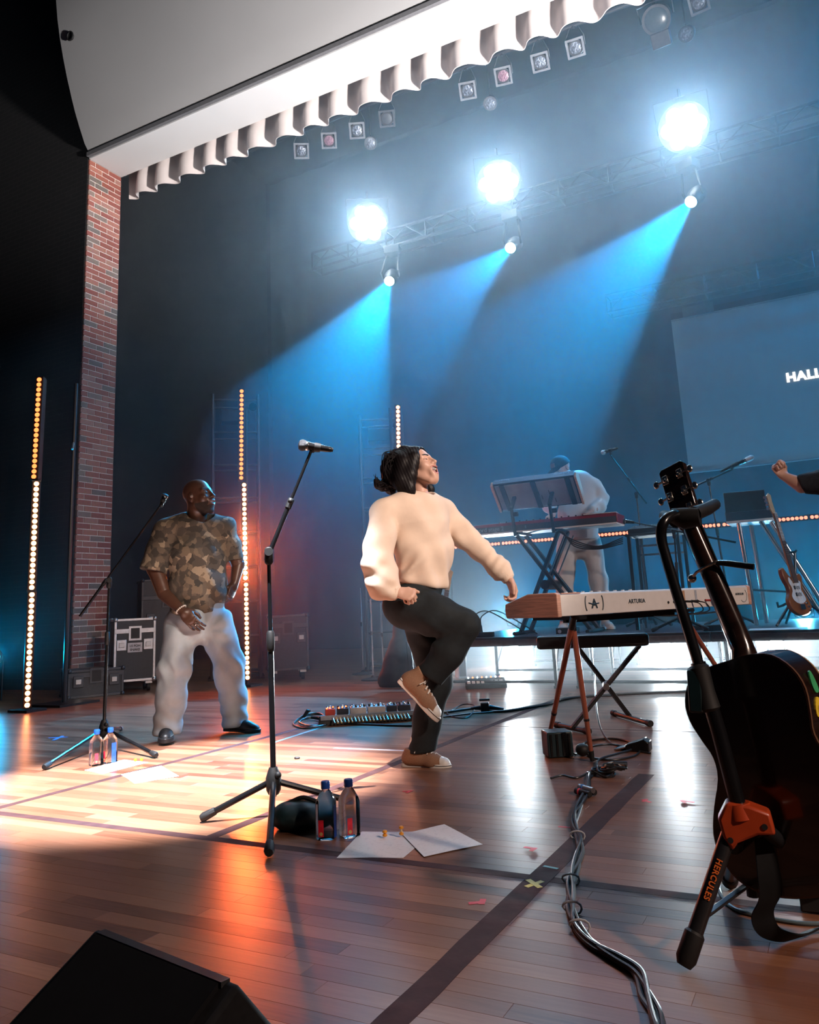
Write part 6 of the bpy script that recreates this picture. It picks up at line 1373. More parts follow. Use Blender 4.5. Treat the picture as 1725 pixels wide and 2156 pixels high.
for s_, lb in ((0, 'coil of black cable at the end of the pedalboard'), (1, 'upper loop of black cable at the end of the pedalboard')):
    cable([(692, 1520, .01), (672, 1508, .006 + .01 * s_), (640, 1512, .004 + .01 * s_), (618, 1526, 0), (640, 1535 - 4 * s_, 0), (680, 1532, .006), (690, 1522, .012 * s_), (655, 1517, .01 + .01 * s_), (630, 1524, .006), (655, 1532, .004), (700, 1526, 0), (760, 1527, 0), (870, 1530, 0), (930, 1522, 0)], 0.0065 if s_ == 0 else 0.005, lb, grp=None)
b = G(640, 1513); o = MB().tube([(0, 0, 0.012), (0.03, 0.01, 0.055), (0.045, 0.01, 0.05)], [0.012, 0.014, 0.011], 10).build('cable_plug', 'rubber'); o.location = V(b); tag(o, 'upright black plug in the cable coil by the pedalboard', 'plug')
MB_ = cable([(820, 1516), (840, 1508), (900, 1500), (905, 1498)], 0.007, 'pale blue plug lead tucked under the pedalboard', 'tealtape')

# ---- black bag and stands behind the singer
b = G(838, 1448); P = wall_at(b); az = math.atan2(P.ex[1], P.ex[0]); E = empty('gig_bag', b, az, 'tall black gig bag leaning behind the singer', 'bag')
def gb(X): return smax(smin(echain(X, [(0.0, 0.08, 0.06), (0.02, 0.12, 0.30)], [0.19, 0.13], (0, 1, 0), 0.42), cap(X, (0.03, 0.12, 0.30), (0.05, 0.14, 0.58), 0.09, 0.07), 0.05) + crumple(X, 0.006, 1.2), plane(X, (0, 0, 0.004), (0, 0, -1)), 0.008)
v, q = nets(gb, np.array([-.3, -.12, -0.01]), np.array([.3, .32, .75]), 0.011, 2); figmesh('bag', [(v, q, 0)], [mat('black_nylon', (0.010, 0.010, 0.012), 0.65, var=0.3)], E)
MB().tube(spline([(0.09, -0.02, 0.05), (0.11, -0.01, 0.2), (0.10, 0.03, 0.42)], 5), 0.005, 6).build('piping', 'rubber', E)
for i, (x, y0_, y1_) in enumerate(((757, 1420, 1238), (778, 1432, 1262), (800, 1428, 1270))):
    p = G(x + 8, y0_); P4 = wall_at(p); t = P4(x, y1_); E = empty('straight_stand', p, 0, ['slim chrome stand farthest from the singer\'s hip', 'slim chrome stand between two others behind the singer', 'slim chrome stand touching the singer\'s outline'][i], 'stand', 'slim stands behind the singer')
    MB(p).cyl(p, (p[0], p[1], t[2]), 0.009, n=10).build('tube', 'chrome', E); MB(p).lathe([(0.13, 0), (0.13, 0.012), (0.03, 0.03), (0.012, 0.05)], 20, Matrix.Translation(V(p))).build('round_base', 'black', E)
    MB(p).tube([(p[0], p[1], t[2] * 0.55), (p[0], p[1], t[2] * 0.6)], 0.014, 10).build('clutch', 'rubber', E)

# ================================================================== KEYBOARD RIG ON THE RISER
MT.update(nordred=mat('wine_red_shell', (0.23, 0.018, 0.035), 0.4, var=0.1), norddark=mat('dark_slate_panel', (0.040, 0.045, 0.065), 0.5, var=0.1), silverink=mat('pale_grey_print', (0.24, 0.27, 0.33), 0.5), greypanel=mat('grey_underside', (0.26, 0.27, 0.29), 0.5, var=0.15, scale=8), maple=mat('pale_wood', (0.55, 0.36, 0.26), 0.5, var=0.2, scale=10, stretch=(1, 12, 1)), underside=mat('lit_pan_and_white_case', (0.85, 0.86, 0.88), 0.4, var=0.03))
YK = 7.15
n0, n1 = onY(999, 1127, YK), onY(1298, 1104, YK); nz_ = float((n0[2] + n1[2]) / 2); NL = float(n1[0] - n0[0])
NE = empty('stage_piano', (n0[0], YK, nz_), 0.03, 'wine red stage piano with slate rear panel under a tilted synthesizer', 'keyboard')
MB().prism([(0, 0.018), (0, 0.060), (0.012, 0.104), (0.13, 0.104), (0.16, 0.085), (0.33, 0.085), (0.33, 0.018)], 0, NL, Mw).build('shell', 'nordred', NE, bevel=0.004)
MB().box((NL / 2, -0.002, 0.045), (NL - 0.01, 0.006, 0.056)).build('rear_panel', 'norddark', NE)
MB().box((NL / 2, 0.165, 0.010), (NL - 0.004, 0.328, 0.016)).build('base_pan', 'underside', NE, bevel=0.003)  # white stands for floor light striking the underside, put into the colour
for x in (0.0, NL): MB().box((x, 0.165, 0.058), (0.014, 0.335, 0.086)).build('end_cheek', 'nordred', NE, bevel=0.006)
wk2 = MB().box((0, 0, 0), (0.0205, 0.14, 0.014)).mesh('white_key', 0); wk2.materials.append(MT['keyw']); nn = 43
for i in range(nn):
    child(wk2, 'white_key', NE, (0.03 + (NL - 0.06) * (i + 0.5) / nn, 0.25, 0.093)).scale = ((NL - 0.06) / nn / 0.0215, 1, 1)
    if i % 7 not in (2, 6): child(bk, 'black_key', NE, (0.03 + (NL - 0.06) * (i + 1) / nn, 0.225, 0.101))
for i in range(14): MB().lathe([(0.008, 0.104), (0.008, 0.118), (0.006, 0.12)], 10, Matrix.Translation((0.25 + i * (NL - 0.5) / 13, 0.06, 0))).build('knob', 'black', NE)
lettering('nord stage 2', 0.058, 'silverink', frame((0.025, -0.0056, 0.030), (1, 0, 0), (0, 0, 1)), NE, spacing=0.98, bold=0.0006)
lettering('S', 0.034, 'silverink', frame((NL * 0.375, -0.0056, 0.035), (1, 0, 0), (0, 0, 1)), NE)
# tilted synthesizer above
YU = 7.20; a_tl, a_tr, a_bl, a_br = onY(1030, 1020, YU), onY(1202, 1000, YU), onY(1056, 1074, YU - 0.05), onY(1200, 1060, YU - 0.05)
UL = float(a_tr[0] - a_tl[0]); zc = float((a_bl[2] + a_br[2]) / 2); UE = empty('synthesizer', (float(a_tl[0]) + 0.06, YU + 0.12, zc), 0.02, 'tilted grey synthesizer with pale wooden ends above the red piano', 'keyboard')
tilt = math.radians(46)
Mu = Matrix.Translation((UL, 0, 0)) @ Matrix.Rotation(PI, 4, 'Z') @ Matrix.Rotation(tilt, 4, 'X')
def ubox(c, s, nm, m_, par=UE, bev=0.003): return MB().box(c, s, Mu).build(nm, m_, par, bevel=bev)
DEPTH = 0.33
ubox((UL / 2, DEPTH / 2, 0.045), (UL - 0.03, DEPTH, 0.06), 'shell', 'black'); ubox((UL / 2, DEPTH / 2, 0.012), (UL - 0.05, DEPTH - 0.03, 0.012), 'bottom_plate', 'greypanel')
for x in (0.0, UL): MB().prism([(0, -0.004), (DEPTH, -0.004), (DEPTH + 0.01, 0.05), (DEPTH - 0.03, 0.10), (0.13, 0.085), (0.0, 0.05)], x - 0.011, x + 0.011, Mu @ Matrix(((0, 0, 1, 0), (1, 0, 0, 0), (0, 1, 0, 0), (0, 0, 0, 1)))).build('wood_end', 'maple', UE, bevel=0.004)
ubox((UL / 2, DEPTH + 0.004, 0.05), (UL - 0.03, 0.01, 0.075), 'rear_panel', 'norddark')
for i in range(8): ubox((UL * 0.30 + 0.02 * (i % 4) + 0.12 * (i // 4), 0.08 + 0.05 * (i % 3), 0.005), (0.004, 0.05, 0.004), 'vent_slot', 'black', UE, 0)
for x in (0.08, UL * 0.5, UL - 0.10): ubox((x, DEPTH / 2, 0.003), (0.05, DEPTH * 0.96, 0.012), 'support_pad', 'black')
wsy = MB().box((0, 0, 0), (0.021, 0.13, 0.014)).mesh('white_key', 0); wsy.materials.append(MT['keyw'])
for i in range(29): child(wsy, 'white_key', UE, tuple(Mu @ Vector((0.035 + (UL - 0.07) * (i + 0.5) / 29, 0.075, 0.084))), (tilt, 0, PI)).scale = ((UL - 0.07) / 29 / 0.022, 1, 1)
for i in range(24): MB().lathe([(0.008, 0.074), (0.008, 0.09), (0.006, 0.092)], 10, Mu @ Matrix.Translation((0.06 + (i % 12) * (UL - 0.12) / 11, 0.20 + 0.07 * (i // 12), 0))).build('knob', 'black', UE)
lettering('SEQUENTIAL', 0.026, 'silverink', Mu @ frame((UL - 0.03, DEPTH + 0.0095, 0.055), (-1, 0, 0), (0, 0, 1)), UE); lettering('PROPHET-6', 0.030, 'silverink', Mu @ frame((0.21, DEPTH + 0.0095, 0.05), (-1, 0, 0), (0, 0, 1)), UE)
# heavy X stand
xs0, xs1 = onY(1098, 1128, YK + 0.12), onY(1178, 1120, YK + 0.12); XS = empty('keyboard_x_stand', ((xs0[0] + xs1[0]) / 2, YK + 0.15, RZ), 0, 'heavy black double X keyboard stand carrying the two keyboards', 'stand'); o0 = ((xs0[0] + xs1[0]) / 2, YK + 0.15, RZ); hx = nz_ - RZ
fx0, fx1 = float(onY(1128, 1262, YK)[0]) - 0.05, float(onY(1176, 1262, YK)[0]) + 0.10
for yy in (YK + 0.02, YK + 0.29):
    MB(o0).bar((xs0[0] - 0.02, yy, nz_ - 0.01), (fx1 + 0.18, yy, RZ + 0.02), 0.03, 0.06, (0, 1, 0)).build('leg', 'blackmetal', XS, bevel=0.004); MB(o0).bar((xs1[0] + 0.02, yy + 0.035, nz_ - 0.01), (fx0 - 0.14, yy + 0.035, RZ + 0.02), 0.03, 0.06, (0, 1, 0)).build('leg', 'blackmetal', XS, bevel=0.004)
    MB(o0).bar((xs1[0] + 0.075, yy + 0.035, nz_ - 0.05), ((xs1[0] + fx0) / 2 + 0.03, yy + 0.035, (nz_ + RZ) / 2 + 0.05), 0.012, 0.012, (0, 1, 0)).build('lit_edge_strip', 'chrome', XS)  # bright strip added for the white light along the leg edge
cxs = (xs0[0] + xs1[0]) / 2 + 0.06; MB(o0).tube([(cxs, YK - 0.04, (nz_ + RZ) / 2 - 0.03), (cxs, YK + 0.36, (nz_ + RZ) / 2 - 0.03)], 0.045, 16).build('hub', 'blackmetal', XS)
for xx in (fx0 - 0.14, fx1 + 0.18): MB(o0).tube([(xx, YK - 0.12, RZ + 0.018), (xx, YK + 0.42, RZ + 0.018)], 0.018, 10).build('foot_bar', 'rubber', XS)
for xx in (xs0[0], xs1[0]):
    MB(o0).bar((xx, YK - 0.03, nz_ - 0.012), (xx, YK + 0.36, nz_ - 0.012), 0.05, 0.02).build('rest_bar', 'blackmetal', XS)
    MB(o0).bar((xx, YK - 0.045, nz_ - 0.04), (xx - 0.02, YK - 0.045, zc + 0.01), 0.035, 0.022).build('upper_post', 'blackmetal', XS); MB(o0).bar((xx - 0.02, YK - 0.05, zc), (xx - 0.02, YK + 0.10, zc + 0.16), 0.035, 0.022).build('upper_arm', 'blackmetal', XS); MB(o0).tube([(xx + 0.01, YK - 0.07, zc - 0.06), (xx + 0.05, YK - 0.07, zc - 0.06)], 0.022, 10).build('lock_knob', 'rubber', XS)
# cables hanging from the piano to the desk
for i in range(4):
    pts = [onY(1175 + 4 * i, 1118, YK - 0.02), onY(1210, 1138 + 4 * i, YK), onY(1260, 1150 + 2 * i, YK + 0.05), onY(1312, 1132 + 4 * i, YK + 0.1)]
    o = MB(pts[0]).tube(spline(pts, 8), 0.006, 6).build('cable', 'hose'); o.location = V(pts[0]); tag(o, '%s hanging black cable draped from the red piano to the desk' % ['highest', 'second highest', 'second lowest', 'lowest'][i], 'cable', 'cables draped from the piano')
pp = onY(1262, 1082, YK + 0.22); o = MB().box((0, 0, 0), (0.30, 0.20, 0.006)).build('note_sheet', 'label'); o.location = (pp[0] + 0.04, YK + 0.14, nz_ + 0.109); o.rotation_euler = (0, 0, 0.1); tag(o, 'white note sheet lying on the red piano', 'paper')
# ---- black desk with a mixer box
d0, d1 = onY(1316, 1128, 7.5), onY(1432, 1118, 7.5); DL = float(d1[0] - d0[0]); dz = float((d0[2] + d1[2]) / 2); DE = empty('equipment_desk', (d0[0], 7.5, RZ), 0, 'slim black desk with square legs behind the white keyboard', 'desk')
MB().box((DL / 2, 0.2, dz - RZ), (DL, 0.42, 0.02)).build('desktop', 'black', DE, bevel=0.003)
for x in (0.03, DL - 0.03):
    for y in (0.02, 0.38): MB().box((x, y, (dz - RZ) / 2), (0.03, 0.03, dz - RZ)).build('leg', 'blackmetal', DE)
for zz in (0.80, 0.9): MB().box((DL / 2, 0.38, (dz - RZ) * zz), (DL - 0.06, 0.012, 0.02)).build('cross_rail', 'chrome', DE)
ME = empty('mixer', (d0[0] + DL * 0.5, 7.68, dz + 0.01), 0, 'black sloped mixer console on the slim desk', 'mixer')
MB().prism([(-0.14, 0), (-0.14, 0.05), (0.14, 0.10), (0.14, 0)], -DL * 0.46, DL * 0.46, Mw).build('console', 'black', ME, bevel=0.005); MB().box((0, 0.145, 0.05), (DL * 0.8, 0.006, 0.08)).build('rear_panel', 'norddark', ME)
for i in range(8): MB().box((-DL * 0.36 + i * DL * 0.1, -0.02, 0.080), (0.012, 0.03, 0.014)).build('fader', 'silverink', ME)
# ---- second keyboard station on chrome legs
YW = 7.55; w0, w1 = onY(1530, 1104, YW), onY(1628, 1094, YW); WL = float(w1[0] - w0[0]); wz = float((w0[2] + w1[2]) / 2); WE = empty('electric_piano', (w0[0], YW, wz), 0, 'dark electric piano with underside painted pale as if lit, on chrome legs', 'keyboard')
MB().box((WL / 2, 0.22, 0.012), (WL, 0.44, 0.022)).build('base_pan', 'underside', WE, bevel=0.003); MB().prism([(0.0, 0.02), (0.0, 0.10), (0.40, 0.07), (0.44, 0.02)], 0, WL, Mw).build('body', 'norddark', WE, bevel=0.006)  # pan coloured white in place of light from below
LP_ = empty('laptop', (w0[0] + WL * 0.40, YW + 0.16, wz + 0.098), math.pi + 0.15, 'dark laptop seen from behind, open on the electric piano', 'laptop'); MB().box((0, 0.0, 0.008), (0.34, 0.23, 0.014)).build('base', 'black', LP_, bevel=0.003); MB().box((0, 0.13, 0.095), (0.34, 0.008, 0.20), Matrix.Rotation(-0.12, 4, 'X')).build('lid', 'black', LP_, bevel=0.003)
LP_.rotation_euler = (0, 0, math.pi + 0.15)
WS_ = empty('chrome_stand', (w0[0], YW, RZ), 0, 'chrome tube stand legs under the electric piano', 'stand'); hh_ = wz - RZ
for x, yy, dx, dy in ((0.10, 0.03, 0.04, 0), (0.17, 0.38, 0.02, 0.08), (WL - 0.10, 0.03, 0.40, -0.05), (WL - 0.03, 0.2, 0.38, 0.1)):
    MB().tube([(x, yy, hh_), (x + dx, yy + dy, 0.01)], 0.020, 12).build('leg', 'chrome', WS_)
MB().tube([(0.12, 0.05, hh_ * 0.35), (WL + 0.15, 0.05, hh_ * 0.30)], 0.010, 8).build('brace', 'chrome', WS_)
# ---- bass guitar and another guitar on stands at the rear
def solid_guitar(head_, tail_, nrm, label, L=1.12, sun=True):
    """electric bass: head_ and tail_ are world end points, nrm faces the viewer"""
    h_, t_ = np.array(head_, float), np.array(tail_, float); v_ = h_ - t_; TL = np.linalg.norm(v_); s_ = TL / 1.12
    E = empty('bass_guitar', t_, 0, label, 'bass guitar'); E.matrix_world = frame(t_, v_, np.cross(np.array(nrm), v_)) @ Matrix.Scale(s_, 4)
    out = [(0, 0), (0.01, 0.07), (0.06, 0.14), (0.13, 0.155), (0.20, 0.11), (0.26, 0.105), (0.33, 0.135), (0.40, 0.13), (0.42, 0.10), (0.36, 0.06), (0.34, 0.03), (0.34, -0.03), (0.36, -0.07), (0.37, -0.11), (0.34, -0.135), (0.29, -0.12), (0.22, -0.10), (0.15, -0.13), (0.07, -0.15), (0.02, -0.09)]
    poly = [tuple(p) for p in np.array(spline([(a, b_, 0) for a, b_ in out] + [(0, 0, 0)], 3))[:-1, :2]]
    MB().prism(poly, -0.02, 0.02).build('body', mat('sunburst', (0.30, 0.09, 0.02), 0.25, var=0.5, scale=3), E, bevel=0.006)
    pg = [(p[0] * 0.55 + 0.10, p[1] * 0.62) for p in poly]; MB().prism(pg, 0.0205, 0.0225).build('pickguard', 'ivory', E)
    MB().prism([(0.28, -0.03), (0.28, 0.03), (0.92, 0.021), (0.92, -0.021)], 0.018, 0.036).build('neck', mat('maple_neck', (0.58, 0.32, 0.15), 0.35, var=0.1), E, bevel=0.003)
    MB().prism([(0.28, -0.031), (0.28, 0.031), (0.92, 0.0215), (0.92, -0.0215)], 0.036, 0.040).build('fretboard', mat('rosewood', (0.10, 0.05, 0.03), 0.5), E)
    for i in range(14): x = 0.90 - 0.60 * (1 - 0.93 ** i); MB().box((x, 0, 0.0405), (0.0022, 0.046, 0.002)).build('fret', 'steel', E)
    MB().prism([(0.92, -0.021), (0.92, 0.021), (0.96, 0.040), (1.09, 0.034), (1.12, 0.0), (1.10, -0.03), (1.04, -0.022), (0.96, -0.024)], 0.016, 0.030).build('headstock', mat('maple_head', (0.60, 0.36, 0.18), 0.35), E, bevel=0.003)
    for i in range(4): MB().tube([(0.965 + i * 0.036, 0.036, 0.022), (0.965 + i * 0.036, 0.066, 0.022)], [0.005, 0.014], 10).build('tuning_peg', 'chrome', E)
    for y in (-0.024, -0.008, 0.008, 0.024): MB().cyl((0.07, y, 0.030), (0.93, y * 0.7, 0.043), 0.0012, n=5).build('string', 'steel', E)
    for x in (0.18, 0.24): MB().box((x, 0, 0.024), (0.03, 0.075, 0.012)).build('pickup', 'black', E)
    MB().box((0.07, 0, 0.026), (0.045, 0.07, 0.014)).build('bridge', 'chrome', E)
    for i in range(3): MB().lathe([(0.011, 0.02), (0.010, 0.036)], 12, Matrix.Translation((0.10 - 0.03 * i, -0.07 - 0.012 * i, 0))).build('knob', 'chrome', E)
    return E
Pb = wall_at(onY(1660, 1300, 7.25)); t_ = Pb(1690, 1296, 0.0); h_ = Pb(1612, 1040, 0.14)
solid_guitar(h_, t_, to_cam(t_) * 0.55 + Pb.ex * 0.85, 'sunburst bass guitar with maple neck on a black stand')
def guitar_stand(b, hgt, label, rz=0.0):
    E = empty('guitar_stand', b, rz, label, 'guitar stand')
    MB().cyl((0, 0, 0.25), (0.0, 0.10, hgt), 0.012, n=10).build('post', 'blackmetal', E)
    for a in (0.3, 2.4, 4.5): MB().tube([(0, 0, 0.25), (0.28 * math.cos(a), 0.28 * math.sin(a), 0.012)], 0.011, 8).build('leg', 'blackmetal', E)
    for s in (-1, 1): MB().tube([(0, 0, 0.22), (s * 0.10, -0.04, 0.17), (s * 0.10, -0.12, 0.16), (s * 0.10, -0.13, 0.20)], 0.010, 8).build('cradle_arm', 'rubber', E)
    MB().tube([(-0.05, 0.02, hgt), (0, 0.09, hgt - 0.01), (0.05, 0.02, hgt)], 0.010, 8).build('neck_yoke', 'rubber', E)
bs = Pb(1682, 1300, 0.25); guitar_stand((bs[0], bs[1], RZ), 0.62, 'black folding stand behind the sunburst bass', -0.4)
# guitar whose headstock shows behind the singer
Pg = wall_at(G(925, 1462)); h2_ = Pg(949, 1200, 0.12); t2_ = Pg(905, 1452, 0.0)
g2 = solid_guitar(h2_, t2_, to_cam(t2_), 'electric guitar on a stand mostly hidden behind the singer'); g2.name = 'electric_guitar'; g2['category'] = 'guitar'

# ---- mic stands on the riser
def riser_mic(mp0, mp1, boom0, boom1, top, foot, Y, label, ml, gr='silver', r=0.022):
    bp = onY(*foot, Y); b_ = np.array([bp[0], Y, RZ]); tp = onY(*top, Y); b_ = np.array([tp[0] + (bp[0] - tp[0]), Y, RZ])
    tp[0] = tp[0]
    mic_stand(b_, tp, (onY(*boom0, Y), onY(*boom1, Y)), [b_ + np.array([.22, -.12, 0]), b_ + np.array([-.22, -.12, 0]), b_ + np.array([0, .25, 0])], label, 0.5, 0.010, 0.12)
    mic(onY(*mp0, Y), onY(*mp1, Y), r, ml, gr, onY(*boom1, Y))
riser_mic((1300, 944), (1266, 954), (1362, 1060), (1286, 958), (1340, 1040), (1368, 1282), 8.3, 'black boom mic stand behind the keyboard player', 'silver headed microphone behind the keyboard player')
riser_mic((1520, 992), (1588, 961), (1458, 1026), (1540, 990), (1492, 1012), (1540, 1290), 7.9, 'black boom mic stand beside the laptop', 'silver headed microphone in front of the projection screen')
b_ = onY(1432, 1290, 7.0); b_ = np.array([b_[0], 7.0, RZ]); tp = onY(1420, 1122, 7.0)
mic_stand(b_, tp, (onY(1550, 1142, 7.0), onY(1335, 1100, 7.0)), [b_ + np.array([.22, -.1, 0]), b_ + np.array([-.22, -.1, 0]), b_ + np.array([0, .25, 0])], 'low black boom stand reaching across behind the guitar neck', 0.6, 0.010, 0.12)
mic(onY(1336, 1100, 7.0), onY(1312, 1097, 7.0), 0.02, 'black microphone on the low boom near the red piano', 'foam')

# ---- odds and ends on the deck
p = onY(1015, 1332, 6.95); E = empty('plug_strip', (p[0] - 0.03, 6.95, RZ), 0.1, 'black plug strip with two upright plugs at the riser edge', 'power strip')
MB().box((0, 0, 0.022), (0.28, 0.07, 0.044)).build('body', 'rubber', E, bevel=0.005)
for x in (-0.07, 0.02):
    pl = MB().tube([(x, 0, 0.04), (x, 0, 0.10), (x, 0, 0.115)], [0.018, 0.014, 0.007], 10).build('plug', 'rubber', E); MB().tube(spline([(x, 0, 0.11), (x + 0.02, 0, 0.19), (x + 0.15, 0.03, 0.235), (x + 0.36, 0.05, 0.12), (x + 0.52, 0.06, 0.01)], 6), 0.006, 6).build('lead', 'hose', pl)
p = onY(1360, 1300, 7.1); E = empty('drinking_glass', (p[0], 7.1, RZ), 0, 'clear tumbler standing on the riser behind the bench', 'glass'); MB().lathe([(0.026, 0), (0.030, 0.002), (0.034, 0.10), (0.032, 0.10), (0.028, 0.008), (0.001, 0.008)], 20).build('tumbler', 'pet', E)
c_ = [onY(1588, 1331, 6.95), onY(1690, 1322, 6.95)]; o = MB().box((0, 0, 0.001), (0.42, 0.28, 0.002)).build('paper_sheet', 'label'); o.location = ((c_[0][0] + c_[1][0]) / 2, 6.98, RZ); o.rotation_euler = (0, 0, 0.05); tag(o, 'white sheet lying flat on the riser beneath the bass', 'paper')
for i, (x, Y_, s_) in enumerate(((1195, 7.0, 0.09), (1500, 6.98, 0.07), (1465, 7.2, 0.06))):
    p = onY(x, 1320, Y_); E = empty('stage_box', (p[0], Y_, RZ), 0.2 * i, ['black direct box under the X stand', 'black direct box beside the chrome legs', 'black sustain pedal under the low boom'][i], 'box'); MB().box((0, 0, s_ / 3), (s_ * 2, s_ * 1.4, s_ * 0.66)).build('housing', 'rubber', E, bevel=0.004); MB().cyl((-s_ * 0.6, -s_ * 0.7, s_ / 3), (-s_ * 0.6, -s_ * 0.74, s_ / 3), s_ * 0.18).build('jack', 'steel', E)
# small board with lit switches in front of the riser
b = G(1020, 1447); P = wall_at(b); E = empty('switch_board', b, math.atan2(P.ex[1], P.ex[0]) + 0.05, 'pedal board with glowing switches under the riser edge', 'pedalboard')
MB().prism([(-0.12, 0), (-0.12, 0.03), (0.14, 0.07), (0.14, 0)], -0.17, 0.20, Mw).build('frame', 'black', E)
for i in range(8):
    MB().box((-0.14 + i * 0.042, -0.05, 0.052), (0.03, 0.06, 0.02)).build('switch', 'ivory', E, bevel=0.003); MB().ball((-0.14 + i * 0.042, 0.05, 0.085), 0.007, 8, 5).build('pilot_light', 'ledred' if i % 2 else 'uplens', E)
b = G(975, 1430); E = empty('amplifier', b, math.atan2(P.ex[1], P.ex[0]) + 0.2, 'white amplifier case standing at the end of the riser', 'amplifier'); MB().box((0, 0.1, 0.13), (0.09, 0.22, 0.25)).build('cabinet', 'underside', E, bevel=0.01); MB().box((0, -0.012, 0.13), (0.07, 0.006, 0.2)).build('speaker_cloth', 'greypanel', E); MB().box((0.0, 0.1, 0.265), (0.05, 0.12, 0.02)).build('handle', 'rubber', E, bevel=0.004)

# ================================================================== ACOUSTIC GUITAR AND ITS STAND IN FRONT
MT.update(guitarback=mat('dark_mahogany', (0.016, 0.007, 0.005), 0.18, var=0.35, scale=6, stretch=(1, 12, 1), coat=0.4), binding=mat('dark_binding', (0.12, 0.06, 0.035), 0.3), nickel=mat('nickel', (0.6, 0.58, 0.52), 0.22, 1.0, var=0.06), hercorange=mat('orange_casting', (0.42, 0.05, 0.012), 0.35, var=0.1), stkgreen=mat('green_sticker', (0.05, 0.36, 0.14), 0.4), stkyellow=mat('yellow_sticker', (0.80, 0.58, 0.04), 0.4), stkwhite=mat('pale_sticker', (0.8, 0.78, 0.6), 0.4))
gb_ = at(1572, 1388, 1.80); PG = wall_at((gb_[0], gb_[1], 0)); ex_, ey_, ez_ = PG.ex, PG.ey, np.array([0, 0, 1.0])
nj = PG(1530, 1392, 0.0); hdp = PG(1370, 1005, 0.05)
gv = (hdp - nj); gv /= np.linalg.norm(gv); gn = -ey_ * 0.90 - ex_ * 0.42; gn = gn - gv * (gn @ gv); gn /= np.linalg.norm(gn); gw = np.cross(gv, gn)       # gw across the body
if gw @ ex_ < 0: gw = -gw
AG = empty('acoustic_guitar', nj, 0, 'dark acoustic guitar seen from behind, hung on a floor stand', 'guitar')
MG = Matrix(((gw[0], gv[0], gn[0], nj[0]), (gw[1], gv[1], gn[1], nj[1]), (gw[2], gv[2], gn[2], nj[2]), (0, 0, 0, 1)))
if MG.to_3x3().determinant() < 0:
    gw = -gw; MG = Matrix(((gw[0], gv[0], gn[0], nj[0]), (gw[1], gv[1], gn[1], nj[1]), (gw[2], gv[2], gn[2], nj[2]), (0, 0, 0, 1)))
AG.matrix_world = MG; SGN = 1.0 if gw @ ex_ > 0 else -1.0
half = [(0.0, 0.0), (0.055, -0.001), (0.105, -0.016), (0.136, -0.055), (0.144, -0.10), (0.132, -0.15), (0.121, -0.19), (0.130, -0.235), (0.165, -0.29), (0.192, -0.345), (0.194, -0.39), (0.175, -0.44), (0.125, -0.475), (0.06, -0.488), (0.0, -0.49)]
rt = [p[:2] for p in spline([(a, b2, 0) for a, b2 in half], 3)]; poly = [(float(a), float(b2)) for a, b2 in rt] + [(-float(a), float(b2)) for a, b2 in rt[::-1][1:-1]]
body = MB().prism(poly[::-1], -0.105, 0.0).build('body', 'guitarback', AG, bevel=0.004, smooth=30)
MB().prism([(a * 1.006, b2 * 1.004) for a, b2 in poly][::-1], -0.006, 0.0015).build('back_binding', 'binding', AG); MB().prism([(a * 0.985, b2 * 0.99 - 0.002) for a, b2 in poly][::-1], 0.0015, 0.004).build('back_plate', 'guitarback', AG)
MB().prism([(a * 1.004, b2 * 1.003) for a, b2 in poly][::-1], -0.110, -0.104).build('soundboard', mat('spruce_top', (0.42, 0.25, 0.11), 0.3), AG)
nkm = MB(); secs = []
for t in np.linspace(0, 1, 9):
    w_ = 0.029 - 0.0075 * t; dpt = 0.020 + 0.004 * (1 - t); y_ = -0.02 + 0.36 * t; z_ = -0.102 + (0.052 if t < 0.05 else 0) + 0.0
    secs.append([(w_ * math.cos(a), y_, -0.104 + (dpt + (0.05 * max(0, 1 - t * 9))) * math.sin(a)) for a in np.linspace(0, PI, 10)])
vs = [p for s_ in secs for p in s_]; fs = [(i * 10 + j, i * 10 + (j + 1) % 10, (i + 1) * 10 + (j + 1) % 10, (i + 1) * 10 + j) for i in range(8) for j in range(10)] + [tuple(range(9, -1, -1)), tuple(80 + j for j in range(10))]
nkm.add(vs, fs).build('neck', 'guitarback', AG, smooth=50)
MB().box((0, 0.13, -0.1075), (0.054, 0.42, 0.006)).build('fretboard', mat('ebony', (0.012, 0.010, 0.010), 0.4), AG)
Mh = Matrix.Translation((0, 0.335, -0.095)) @ Matrix.Rotation(math.radians(-13), 4, 'X')
hs = MB().prism([(-0.024, 0), (-0.036, 0.03), (-0.0375, 0.175), (-0.030, 0.182), (0.030, 0.182), (0.0375, 0.175), (0.036, 0.03), (0.024, 0)][::-1], -0.012, 0.006, Mh).build('headstock', 'guitarback', AG, bevel=0.002)
for s_ in (-1, 1):
    for k_ in range(3):
        y_ = 0.045 + 0.05 * k_
        tn = MB().box((s_ * 0.022, y_, 0.010), (0.016, 0.026, 0.008), Mh).build('tuner', 'nickel', AG, bevel=0.002)
        MB().lathe([(0.006, 0), (0.006, 0.010), (0.004, 0.012)], 12, Mh @ Matrix.Translation((s_ * 0.020, y_ - 0.004, 0.008))).build('gear', 'nickel', tn); MB().tube([Mh @ Vector((s_ * 0.024, y_, 0.012)), Mh @ Vector((s_ * 0.046, y_, 0.010))], 0.003, 8).build('shaft', 'nickel', tn)
        MB().ball((s_ * 0.052, y_, 0.010), 0.011, 12, 8, (0.75, 1.0, 0.45), Mh).build('button', 'nickel', tn)
